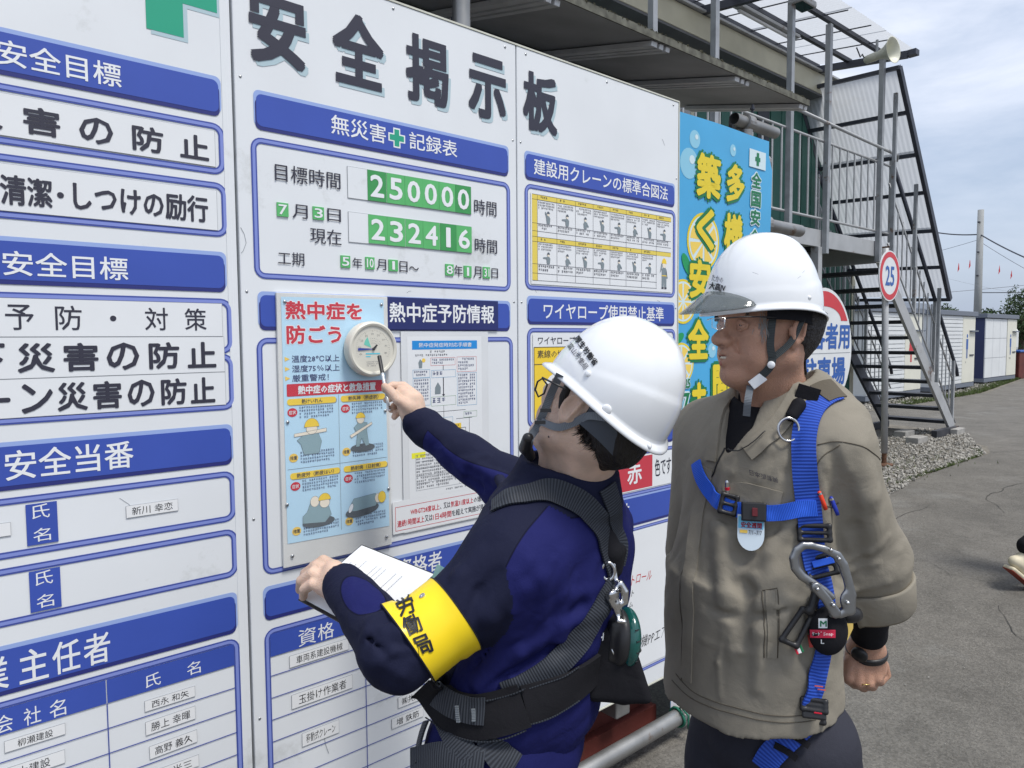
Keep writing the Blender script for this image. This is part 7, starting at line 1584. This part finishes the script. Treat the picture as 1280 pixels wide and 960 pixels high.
for k in range(300):
    st_ = Vector(W(1003 + R_.uniform(-14, 10), 428 + R_.uniform(-20, 30), 1.42)); q_, n_ = S_head2.near(st_); d = Vector(-gu); d = (d - n_ * d.dot(n_)).normalized(); ln_ = R_.uniform(.01, .025)
    mb.tube([q_ + n_ * .002, q_ + n_ * .004 + d * ln_ * .5, q_ + n_ * .001 + d * ln_], [.0009, .0007, .0002], 3, caps=False)
o = mb.build('nape_hair', M_hair, p2); o['kind'] = 'stuff'
# eyes, brows, lips tone
for sd in (-1, 1):
    c = HC2 + (gf * .0795 - gu * .0035 + gl * .032 * sd) * 1.0; m_ = MB(); m_.lathe([(.0125 * math.sin(t), -.0125 * math.cos(t)) for t in np.linspace(0, 3.14159, 13)], c, gf, 16, cap=False); m_.build('eye', mat('eye_white', (.55, .52, .50), .2), p2, smooth=True)
    m_ = MB(); m_.lathe([(.0055, .0112), (.0035, .0120), (0, .0126)], c, gf, 14); m_.build('iris', mat('iris', (.02, .012, .008), .1), p2)
    S = Sdf(); S.chain([c + (gu * .004 + gf * .008 - gl * .013 * sd), c + gu * .008 + gf * .0105, c + (gu * .002 + gf * .006 + gl * .015 * sd)], [.0038, .0046, .0036], .004).chain([c + (-gu * .005 + gf * .008 - gl * .012 * sd), c - gu * .009 + gf * .0085, c + (-gu * .004 + gf * .006 + gl * .014 * sd)], [.003, .0036, .003], .004); v, q = S.mesh(.0015, .006); mkmesh('eyelid', v, q, sk2, p2, smooth=True)
    mb = MB(); R_ = random.Random(9 + sd)
    for k in range(60): b_ = c + gl * R_.uniform(-.018, .02) * sd + gu * (.020 + R_.uniform(-.003, .003)) + gf * .010; mb.tube([b_, b_ + gl * .006 * sd - gf * .001 + gu * .002], [.0007, .0003], 3, caps=False)
    o = mb.build('eyebrow', mat('brow', (.05, .045, .04), .7), p2); o['kind'] = 'stuff'
S = Sdf(); 
for d in (-1, 1): S.cap(HC2 + (gf * .1005 - gu * .0775), HC2 + (gf * .086 - gu * .066 + gl * .024 * d), .0060, .0022, .004); S.cap(HC2 + (gf * .1030 - gu * .0590), HC2 + (gf * .086 - gu * .0605 + gl * .025 * d), .0046, .0022, .003)
v, q = S.mesh(.0015, .006); mkmesh('lips', v, q, mat('lip', (.34, .135, .10), .4), p2, smooth=True); S = Sdf(); S.ell(HC2 + gf * .0965 - gu * .0665, (.006, .0042, .013), [gf, gu, gl]); v, q = S.mesh(.0012, .006); mkmesh('teeth', v, q, mat('teeth', (.6, .55, .45), .3), p2, smooth=True)
# helmet with smoky visor
t3 = math.radians(3); Hh2 = Fh2; vf, vu, vl = axes(Hh2 * math.cos(t3) + UPV * math.sin(t3), UPV - Hh2 * math.sin(t3))
hm2, S_hm2, hpt2 = helmet(HR2, vf, vu, vl, .120, .112, .108, .148, M_helm, p2, .008, .002)
M_vis = mat('visor_smoke', (.10, .12, .12), .06, alpha=.58, spec=.9, coat=.5)
V = []; F = []; nn2 = 40
for i in range(nn2 + 1):
    t = math.radians(-50 + 100 * i / nn2); w_ = math.cos(t * 1.3) ** 1.0 if abs(t) < 1.2 else 0
    w_ = max(0, math.cos(t * 90 / 50)) ** .6
    for j in range(5):
        s_ = j / 4; r = 1.0 + .0 * s_; z = .030 * (1 - s_) * w_ + .004 - s_ * .016 * w_; ext = s_ * (.050 * w_ + .002)
        V.append(tuple(HR2 + vf * (math.cos(t) * (.123 + ext)) + vl * math.sin(t) * (.110 + ext * .55) + vu * (z - .008 * math.cos(t))))
for i in range(nn2):
    for j in range(4): F.append((i * 5 + j, (i + 1) * 5 + j, (i + 1) * 5 + j + 1, i * 5 + j + 1))
o = mkmesh('visor', V, F, M_vis, hm2, smooth=True); s_ = o.modifiers.new('thick', 'SOLIDIFY'); s_.thickness = .0025
for px, py, r in ((1012, 372, .004), (905, 384, .003)):
    h, n = S_hm2.hit(px, py)
    if h: MB().lathe([(r, -.001), (r, .001), (0, .002)], h, n, 12).build('rivet', M_helm, hm2, smooth=True)
dtext('たかの', S_hm2, [(890, 351), (904, 354), (905, 347), (891, 343)], M_ink, hm2, .0, .0014)
dtext('大高JV', S_hm2, [(886, 363), (907, 367), (908, 356), (888, 352)], M_inkb, hm2, .02, .0014)
for pts in ([(969, 316), (975, 313), (981, 312)], [(972, 319), (977, 317)], [(997, 348), (1001, 345)], [(1003, 341), (1006, 338)], [(940, 340), (948, 343)]):
    seam(pts, .0004, M_line, 'scuff', S_hm2, -.0002, parent=hm2)
# inner band and straps
V = []; F = []; n = 30
for i in range(n + 1):
    t = math.radians(60 + 240 * i / n); back = max(0, -math.cos(t)); 
    for k_, z in ((1.0, .0), (.985, -.024 - .012 * back), (.955, -.024 - .012 * back), (.97, .0)): V.append(tuple(HR2 + vf * math.cos(t) * .108 * k_ + vl * math.sin(t) * .099 * k_ + vu * z))
for i in range(n):
    for j in range(4): a_ = i * 4; F.append((a_ + j, a_ + (j + 1) % 4, a_ + 4 + (j + 1) % 4, a_ + 4 + j))
autosmooth(mkmesh('headband', V, F, M_blkc, hm2), 40)
M_strapd = web_mat('strap_dark_grey', (.035, .042, .045), (.06, .07, .072), .003)
fb2 = lambda pts, w_, m=M_strapd: freeband('chin_strap', pts, w_, m, hm2, toc2); toc2 = tuple(-_n(W_(970, 420, 1.3) - CC))
q2 = lambda a, b, z: hug(S_head2, a, b, z)
fb2([q2(968, 386, 1.315), q2(965, 405, 1.312), q2(963, 430, 1.315), q2(965, 446, 1.322)], .0135)
fb2([W_(1006, 388, 1.345), q2(1000, 405, 1.338), q2(988, 428, 1.328), q2(968, 446, 1.320)], .012)
fb2([q2(966, 444, 1.320), q2(963, 458, 1.325), q2(952, 470, 1.335), q2(940, 480, 1.345)], .0145)
fb2([q2(938, 482, 1.345), W_(935, 500, 1.355), W_(933, 520, 1.365)], .0135, M_strapg)
m_ = MB(); m_.lathe([(.0072, 0), (.0072, .004), (.005, .0055), (0, .006)], hug(S_head2, 964, 456, 1.316, .008), toc2, 16); m_.build('strap_button', M_helm, hm2, smooth=True)
def pbox(name, c, px_dir, w_, h_, d_, m, par, bev=.001):
    """small block facing the viewer side; px_dir is its long direction in the image"""
    c = np.asarray(c); a = cdir(px_dir[0], px_dir[1], 0); n_ = _n(CC - c); b_ = _n(np.cross(n_, a)); a = np.cross(b_, n_); V = [tuple(c + a * x + b_ * y + n_ * z) for z in (-d_ / 2, d_ / 2) for y in (-h_ / 2, h_ / 2) for x in (-w_ / 2, w_ / 2)]
    o = mkmesh(name, V, [(0, 2, 3, 1), (4, 5, 7, 6), (0, 1, 5, 4), (2, 6, 7, 3), (0, 4, 6, 2), (1, 3, 7, 5)], m, par); 
    bm = bmesh.new(); bm.from_mesh(o.data); bmesh.ops.recalc_face_normals(bm, faces=bm.faces); bm.to_mesh(o.data); bm.free()
    if bev: b2 = o.modifiers.new('bevel', 'BEVEL'); b2.width = bev; b2.segments = 2
    return o
pbox('strap_buckle', hug(S_head2, 947, 476, 1.34, .010), (1, -.75), .030, .019, .006, M_helm, hm2); pbox('buckle_slot', hug(S_head2, 949, 479, 1.336, .014), (1, -.75), .014, .004, .003, M_blkp, hm2)
# spectacles
m_ = MB(); m_.tube([W_(975, 397, 1.325), W_(950, 396, 1.318), W_(925, 396, 1.315), W_(906, 398, 1.315)], .0013, 6); m_.build('temple_arm', M_blkp, p2, smooth=True)
gl_ = [W_(906, 397, 1.314), W_(906, 409, 1.316), W_(899, 413, 1.320), W_(890, 409, 1.327), W_(890, 398, 1.327)]; m_ = MB(); m_.tube([gl_[0], gl_[1]], .0014, 6); m_.tube(gl_[1:] + [gl_[0]], .0007, 5); m_.tube([gl_[4], W_(884, 400, 1.36)], .001, 5); m_.build('spectacle_frame', M_met, p2, smooth=True); mkmesh('lens', [tuple(g) for g in gl_], [tuple(range(5))], M_lens, p2)
# harness ------------------------------------------------------------
M_bw2 = web_mat('webbing_blue', lin(30, 60, 150), lin(52, 92, 196), .0062); M_bw3 = web_mat('webbing_bright_blue', lin(44, 92, 214), lin(56, 110, 232), .003)
ribbon('shoulder_strap', S_j2, [(1043, 492), (1030, 498), (1015, 514), (1006, 545), (1006, 590), (1011, 640), (1014, 680), (1018, 710)], .044, M_bw2, p2, .004, .0025, 8, 6, relax=1)
ribbon('shoulder_pad', S_j2, [(1046, 488), (1036, 490), (1024, 496)], .050, M_khd, p2, .006, .0025, 8, 4, relax=1)
ribbon('chest_strap', S_j2, [(873, 578), (880, 600), (893, 618), (908, 632), (930, 638), (965, 641), (1000, 636), (1020, 634)], .030, M_bw3, p2, .0065, .0025, 8, 4, relax=1)
ribbon('side_strap', S_j2, [(1014, 690), (1026, 730), (1034, 770)], .042, M_bw2, p2, .002, .0025, 8, 4, relax=1)
ribbon('thigh_strap', S_j2, [(1028, 795), (1023, 830), (1015, 862), (1010, 880)], .036, M_bw2, p2, .008, .0025, 8, 4, relax=1)
def sp(px, py, lift, surf=None):
    h, n = (surf or S_j2).hit(px, py); return np.array(h + n * lift) if h is not None else W_(px, py, 1.30)
pbox('strap_keeper', sp(1008, 497, .012), (1, .3), .042, .030, .006, M_blkc, p2); 
S = Sdf(); S.chain([sp(998, 510, .012), sp(991, 524, .014)], [.014, .012], .006); v, q = S.mesh(.003, .01); mkmesh('ring_loop', v, q, M_blkc, p2, smooth=True)
def ring3(name, c, rx_, ry_, r, m, par, tilt=0, n=28):
    c = np.asarray(c); n_ = _n(CC - c); a = _n(np.cross(UPV, n_)); b_ = np.cross(n_, a); n2 = _n(n_ * math.cos(tilt) + a * math.sin(tilt)); a2 = _n(np.cross(b_, n2)); return MB().tube([c + a2 * rx_ * math.cos(t) + b_ * ry_ * math.sin(t) for t in np.linspace(0, 2 * math.pi, n + 1)[:-1]], r, 8, closed=True).build(name, m, par, smooth=True)
ring3('dee_ring', sp(988, 540, .014), .0195, .022, .0026, M_met, p2, .3)
def buckle(px, py, w_, h_, d, surf=None, lift=.011, name='buckle'):
    c = sp(px, py, lift, surf); r = .0045; a = cdir(*d, 0); n_ = _n(CC - c); b_ = _n(np.cross(n_, a)); a = np.cross(b_, n_); P = [c + a * x * w_ / 2 + b_ * y * h_ / 2 for x, y in ((-1, -1), (1, -1), (1, 1), (-1, 1))]; S = Sdf()
    for i in range(4): S.cap(P[i], P[(i + 1) % 4], r, r, .003)
    S.cap((P[0] + P[3]) / 2, (P[1] + P[2]) / 2, r * .8, r * .8, .003); v, q = S.mesh(.0022, .008); return mkmesh(name, v, q, M_blkp, p2, smooth=True)
buckle(912, 630, .028, .034, (1, .25)); pbox('buckle_body', sp(944, 639, .014), (1, .05), .045, .036, .012, M_blkp, p2, .003); pbox('buckle_release', sp(946, 639, .022), (1, .05), .010, .016, .003, mat('button_dark_red', (.12, .01, .015), .4), p2)
pbox('buckle_bar', sp(931, 638, .014), (0, 1), .036, .006, .006, M_blkp, p2)
buckle(1015, 664, .052, .026, (1, .02)); buckle(1021, 706, .050, .034, (1, -.25)); pbox('inner_webbing', sp(1022, 700, .016), (1, -.25), .038, .012, .006, M_bw3, p2)
# badge on the chest strap
c = sp(940, 666, .022); n_ = _n(CC - c); a = _n(np.cross(UPV, n_)); b_ = np.cross(n_, a); ol = [(-.0245, .034), (.0245, .034)] + [(.0245 * math.cos(t), -.004 - .0245 * math.sin(t) * 1.2) for t in np.linspace(0, math.pi, 14)]
bd = MB().add([tuple(c + a * x + b_ * y) for x, y in ol], [tuple(range(len(ol)))[::-1]]).build('badge', mat('badge_white', (.62, .72, .80), .3), p2); bd.modifiers.new('t', 'SOLIDIFY').thickness = .001
def onbd(x0, x1, y0, y1, m, l=.0008, txt=None, bold=.03, name='badge_print'):
    q = MB()
    if txt: P, F = text2d(txt, x0, x1, y0, y1, bold, 1)
    else: P, F = np.array([(x0, y0), (x1, y0), (x1, y1), (x0, y1)]), [(0, 1, 2, 3)]
    return q.add([tuple(c + a * p[0] + b_ * p[1] + n_ * l) for p in P], F).build(name, m, bd)
onbd(-.023, .023, .008, .030, mat('badge_blue', lin(110, 190, 226), .3)); onbd(-.018, .002, .022, .032, M_red, .0013, '全国'); onbd(-.018, .020, .009, .020, M_red, .0013, '安全週間'); onbd(-.020, -.006, -.001, .005, M_or, .0011); onbd(-.004, .020, -.003, .005, M_ink, .0013, '7/1~7/7', .0)
pn_ = thing('pocket_pen', 'silver pen with red tip clipped at the chest strap', 'pen', tuple(sp(911, 610, .012))); m_ = MB(); m_.lathe([(.004, -.014), (.004, .012), (.002, .016)], (0, 0, 0), UPV + F2 * .1, 10); m_.build('barrel', M_met, pn_); m_ = MB(); m_.lathe([(.0045, -.004), (.0045, .002)], (0, 0, 0), UPV + F2 * .1, 10); m_.build('band', M_red, pn_)
for px, py, mm, nm_, lb in ((1026, 622, mat('pen_orange', lin(226, 66, 36), .4), 'sleeve_pen', 'orange-red pen tucked in the sleeve pocket'), (1038, 630, mat('pen_blue', lin(40, 60, 170), .3), 'sleeve_pen', 'blue pen clipped in the sleeve pocket')):
    o = thing(nm_, lb, 'pen', tuple(sp(px, py, .006))); m_ = MB(); m_.lathe([(.0035, -.022), (.004, -.01), (.004, .012), (.002, .015)], (0, 0, 0), cdir(-.35, -.9, 0), 10); m_.build('barrel', mm, o, smooth=True)
    m_ = MB(); m_.lathe([(.0045, .008), (.0045, .012)], (0, 0, 0), cdir(-.35, -.9, 0), 10); m_.build('clip', M_met, o)
seam([(1030, 632), (1040, 634), (1048, 628)], .0012, M_khd, 'sleeve_pocket_edge', None, .001)
# big snap hook
def zc(px, py, l=.022): return sp(px, py, l)
Zh = 1.285
def hkp(px, py): return W_(px, py, Zh)
S = Sdf(); S.chain([hkp(1014, 682), hkp(1004, 682), hkp(996, 688), hkp(992, 698), hkp(994, 710), hkp(1002, 720), hkp(1016, 729), hkp(1030, 738), hkp(1040, 746)], [.006, .0072, .0078, .0082, .0082, .008, .0075, .007, .006], .004)
S.chain([hkp(1014, 682), hkp(1030, 686), hkp(1046, 694), hkp(1054, 706), hkp(1060, 726), hkp(1064, 744), hkp(1062, 762)], [.006, .007, .0085, .0085, .008, .009, .010], .004)
S.chain([hkp(1062, 762), hkp(1050, 768), hkp(1040, 768)], [.009, .007, .006], .004); S.ell(hkp(1058, 750), (.014, .010, .018), None, .006)
S.box(hkp(1030, 725), (.12, .12, .0058), [cdir(1, 0, 0), cdir(0, 1, 0), cdir(0, 0, 1)], .001, .003, 'i'); v, q = S.mesh(.0020, .01); hk2 = mkmesh('snap_hook', v, q, M_met2, p2, smooth=True)
S = Sdf(); S.chain([W_(1020, 734, Zh - .012), W_(1032, 748, Zh - .012), W_(1044, 766, Zh - .012)], [.0095, .0085, .010], .004); S.box(W_(1032, 750, Zh - .012), (.06, .06, .0045), [cdir(1, 0, 0), cdir(0, 1, 0), cdir(0, 0, 1)], .001, .002, 'i'); v, q = S.mesh(.0022, .01); mkmesh('hook_gate', v, q, M_met2, hk2, smooth=True)
for px, py in ((1039, 688), (1049, 699), (1022, 737), (1042, 757), (1060, 754)): m_ = MB(); m_.lathe([(.0035, -.006), (.0035, 0), (.002, .0015), (0, .0016)], W_(px, py, Zh - .022 if px < 1045 and py > 730 else Zh - .010), toc2, 12); m_.build('rivet', M_met, hk2, smooth=True)
# shock absorber pouch with its labels, plastic hook holder, yellow tag
S = Sdf(); pc = sp(1026, 785, .018); S.ell(pc, (.036, .018, .045), [cdir(1, 0, 0), cdir(0, 0, 1), UPV], .01); v, q = S.mesh(.003); po2 = mkmesh('absorber_pouch', v, q, M_blkc, p2, smooth=True); S_po = Surf(v, q)
def dsq(x0, x1, y0, y1, m, nm, l=.0012): return decal(nm, S_po, np.array([(0, 0), (1, 0), (1, 1), (0, 1)]), [(0, 1, 2, 3)], [(x0, y1), (x1, y1), (x1, y0), (x0, y0)], m, po2, l, .3)
dsq(1023, 1034, 773, 785, M_wtx, 'label'); dtext('M', S_po, [(1025, 783), (1033, 783), (1033, 776), (1025, 776)], M_bg, po2, .05, .002); dsq(1013, 1044, 787, 797, mat('label_crimson', lin(200, 40, 72), .5), 'label', .0014); dtext('ﾘｰﾄﾞSnap', S_po, [(1016, 795), (1041, 795), (1041, 789), (1016, 789)], M_wtx, po2, .0, .0022); dtext('L', S_po, [(1026, 804), (1030, 804), (1030, 799), (1026, 799)], M_wtx, po2, .04, .0016)
S = Sdf(); A1, A2, A3, A4 = [sp(*p_, .012) for p_ in ((1000, 758), (1012, 764), (991, 804), (978, 796))]
for i, j in ((A1, A2), (A2, A3), (A3, A4), (A4, A1)): S.cap(i, j, .0052, .0052, .003)
S.chain([sp(1006, 760, .013), sp(1014, 745, .016), sp(1018, 738, .02)], [.008, .009, .006], .006); v, q = S.mesh(.0025, .01); mkmesh('hook_holder', v, q, M_blkp, p2, smooth=True)
pbox('striped_tag', sp(994, 808, .010), (.45, 1), .016, .006, .002, M_wtx, p2); pbox('striped_tag', sp(991, 809, .011), (.45, 1), .016, .004, .002, M_red, p2); pbox('striped_tag', sp(997, 806, .011), (.45, 1), .016, .004, .002, M_bg, p2)
pbox('red_cord', sp(1007, 798, .012), (.15, 1), .022, .007, .003, mat('cord_red', lin(170, 50, 40), .6), p2)
V = [W_(1056, 770, 1.36), W_(1066, 772, 1.36), W_(1066, 785, 1.36), W_(1059, 800, 1.36), W_(1056, 786, 1.36)]; o = mkmesh('yellow_tag', [tuple(x) for x in V], [tuple(range(5))], mat('tag_yellow', lin(226, 196, 110), .6), p2); o.modifiers.new('t', 'SOLIDIFY').thickness = .0015
m_ = MB(); m_.lathe([(.012, -.02), (.016, -.008), (.016, .008), (.012, .02)], W_(1062, 768, 1.33), cdir(1, .1, .3), 16); m_.build('hook_swivel', M_blkp, p2, smooth=True)
for k in range(2): pbox('stitch_bar', sp(1017 - k, 853 + 6 * k, .0125), (1, .12), .024, .0022, .001, mat('stitch_orange', lin(196, 90, 80), .7), p2, 0)
buckle(1012, 876, .040, .018, (1, .15), None, .014, 'leg_buckle'); pbox('leg_buckle_body', sp(1011, 886, .016), (1, .12), .042, .022, .012, M_blkp, p2, .003); pbox('buckle_release', sp(1012, 882, .024), (1, .12), .014, .006, .003, M_red, p2); buckle(1009, 901, .044, .018, (1, .1), S_t2, .03, 'leg_buckle'); pbox('inner_webbing', sp(1009, 901, .034, S_t2), (1, .1), .034, .010, .006, M_bw3, p2)
ribbon('thigh_strap', S_t2, [(1004, 906), (985, 922), (965, 942), (955, 958)], .045, M_bw2, p2, .008, .0025, 8, 4, relax=1)
for a_, b2_ in ((983, 915), (969, 929)): ribbon('elastic_keeper', S_t2, [(a_, b2_), (a_ + 16, b2_ + 9), (a_ + 28, b2_ + 18)], .012, M_blkc, p2, .0125, .002, 6, 2, relax=1)
# wrist: watch and chain bracelet
wc = W_(1083, 813, 1.56); wd_ = _n(W_(1081, 836, 1.565) - WL2); ea_ = _n(np.cross(wd_, UPV + F2)); eb_ = np.cross(wd_, ea_)
m_ = MB(); m_.tube([wc + ea_ * .0375 * math.cos(t) + eb_ * .0385 * math.sin(t) for t in np.linspace(0, 6.283, 33)[:-1]], .0055, 8, closed=True); m_.tube([wc + wd_ * .006 + ea_ * .0375 * math.cos(t) + eb_ * .0385 * math.sin(t) for t in np.linspace(0, 6.283, 33)[:-1]], .0045, 8, closed=True); o = m_.build('watch_strap', M_blkp, p2, smooth=True)
fc = np.array(S_head2.hit(0, 0)[0]) if False else W_(1074, 819, 1.505); MB().lathe([(.016, -.006), (.017, 0), (.015, .004), (.0, .0045)], fc, _n(_n(CC - fc) + cdir(-.3, .5, 0)), 22).build('watch_case', M_blkp, p2, smooth=True)
q = MB(); 
for t in np.linspace(-1.2, 1.9, 22): q.lathe([(.0, -.002), (.0026, -.001), (.0026, .001), (0, .002)], wc + wd_ * .016 * math.cos(t) + ea_ * .036 * math.cos(t) + eb_ * .037 * math.sin(t), ea_, 6)
o = q.build('chain_bracelet', M_met, p2, smooth=True); o['kind'] = 'stuff'
m_ = MB(); rc_ = W_(1080, 855, 1.535); m_.tube([rc_ + cdir(1, 0, 0) * .012 * math.cos(t) + cdir(0, .3, 1) * .012 * math.sin(t) for t in np.linspace(0, 6.28, 15)[:-1]], .0013, 6, closed=True); m_.build('ring', mat('gold', (.7, .5, .2), .25, 1.0), p2, smooth=True)
# ------------------------------------------------------------------ third person, walking at the right edge (only one shoe is in the frame)
g0 = onG(1255, 739); p3 = thing('person', 'passer-by at the right edge, only a pale sports shoe and dark trouser leg showing', 'person', tuple(g0)); FW = np.array([.85, .45, 0]); FW = _n(np.array([RM[0][0] * .97, RM[1][0] * .97, 0]) + np.array([.1, .1, 0])); RS = np.cross(FW, UPV); AX3 = [RS, FW, UPV]
q0 = np.zeros(3); hip3 = FW * .66 + UPV * .86; ank = FW * .16 + UPV * .26; kn = FW * .50 + UPV * .47; kn2 = hip3 + FW * .14 - UPV * .40 + RS * .0; an2 = kn2 - UPV * .40 + FW * .02
Bp = Sdf(); Bp.chain([hip3, hip3 + UPV * .25, hip3 + UPV * .5], [.13, .13, .15], .05).chain([hip3 + UPV * .5, hip3 + UPV * .62], [.06, .055], .03); Bp.ell(hip3 + UPV * .74 + FW * .02, (.075, .095, .12), AX3, .02)
for s_ in (-1, 1): Bp.chain([hip3 + UPV * .48 + RS * s_ * .17, hip3 + UPV * .2 + RS * s_ * .22 + FW * s_ * .08, hip3 + RS * s_ * .2 + FW * (s_ * .18 + .05)], [.06, .045, .035], .02); Bp.ell(hip3 - UPV * .06 + RS * s_ * .2 + FW * (s_ * .22 + .06), (.02, .04, .05), AX3, .02)
Bp.chain([hip3, kn, ank], [.08, .055, .04], .02).chain([hip3, kn2, an2], [.08, .055, .04], .02); v, q = Bp.mesh(.012); mkmesh('body', v, q, sk1, p3, smooth=True)
Cp = Sdf(); Cp.chain([hip3 + UPV * .03, hip3 + UPV * .28, hip3 + UPV * .46], [.16, .15, .17], .06)
for s_ in (-1, 1): Cp.chain([hip3 + UPV * .48 + RS * s_ * .17, hip3 + UPV * .2 + RS * s_ * .22 + FW * s_ * .08, hip3 + UPV * .02 + RS * s_ * .2 + FW * (s_ * .16 + .05)], [.075, .06, .05], .03)
v, q = Cp.mesh(.012); mkmesh('jacket', v, q, M_gr, p3, smooth=True)
Tp = Sdf(); Tp.ell(hip3, (.17, .13, .12), AX3, .04); Tp.chain([hip3 - RS * .07, kn, ank + UPV * .02], [.10, .075, .062], .03).chain([hip3 + RS * .07, kn2, an2 + UPV * .04], [.10, .075, .065], .03); v, q = Tp.mesh(.008); mkmesh('trousers', v, q, M_blkc, p3, smooth=True)
M_shoe = mat('shoe_cream', lin(206, 196, 170), .6, var=.06, vscale=30); M_sole = mat('sole_red', lin(150, 66, 50), .6)
for base, rot in ((np.zeros(3), math.radians(38)), (an2 * np.array([1, 1, 0]) , 0)):
    fx = _n(FW * math.cos(rot) - UPV * math.sin(rot)); ux = _n(UPV * math.cos(rot) + FW * math.sin(rot)); toe = base + FW * .20 + UPV * .02 if rot else base + FW * .2 + UPV * .03; heel = toe - fx * .21
    S = Sdf(); S.chain([heel + ux * .05, heel + fx * .04 + ux * .055, heel + fx * .12 + ux * .035, toe + ux * .012], [.034, .036, .036, .030], .02); S.cap(heel + ux * .055 + fx * .03, heel + ux * .095 + fx * .035, .040, .040, .02); v, q = S.mesh(.005); sh_ = mkmesh('shoe', v, q, M_shoe, p3, smooth=True); S_sh = Surf(v + g0, q)
    S = Sdf(); S.box((heel + toe) / 2 + fx * .008 + ux * -.002, (.042, .125, .014), [np.cross(fx, ux), fx, ux], .012, .01); v, q = S.mesh(.005); mkmesh('sole', v, q, M_shoe, sh_, smooth=True); S = Sdf(); S.box((heel + toe) / 2 + fx * .008 + ux * -.014, (.041, .122, .004), [np.cross(fx, ux), fx, ux], .005, .01); v, q = S.mesh(.004); mkmesh('outsole', v, q, M_sole, sh_, smooth=True)
    sdv = _n(CC - g0) ; sd3 = np.cross(fx, ux); sd3 = sd3 if sd3 @ (CC - g0) > 0 else -sd3
    for a_, b2_ in (((.06, .085), (.10, .03)), ((.085, .085), (.075, .025)), ((.05, .06), (.12, .055)), ((.06, .045), (.13, .04))):
        pA, pB = heel + fx * a_[0] + ux * a_[1] + sd3 * .034, heel + fx * b2_[0] + ux * b2_[1] + sd3 * .038; MB().tube([pA, (pA + pB) / 2 + sd3 * .004, pB], .0035, 6).build('side_stripe', M_blkp, sh_)
print('script %.1fs' % (time.time() - T0))
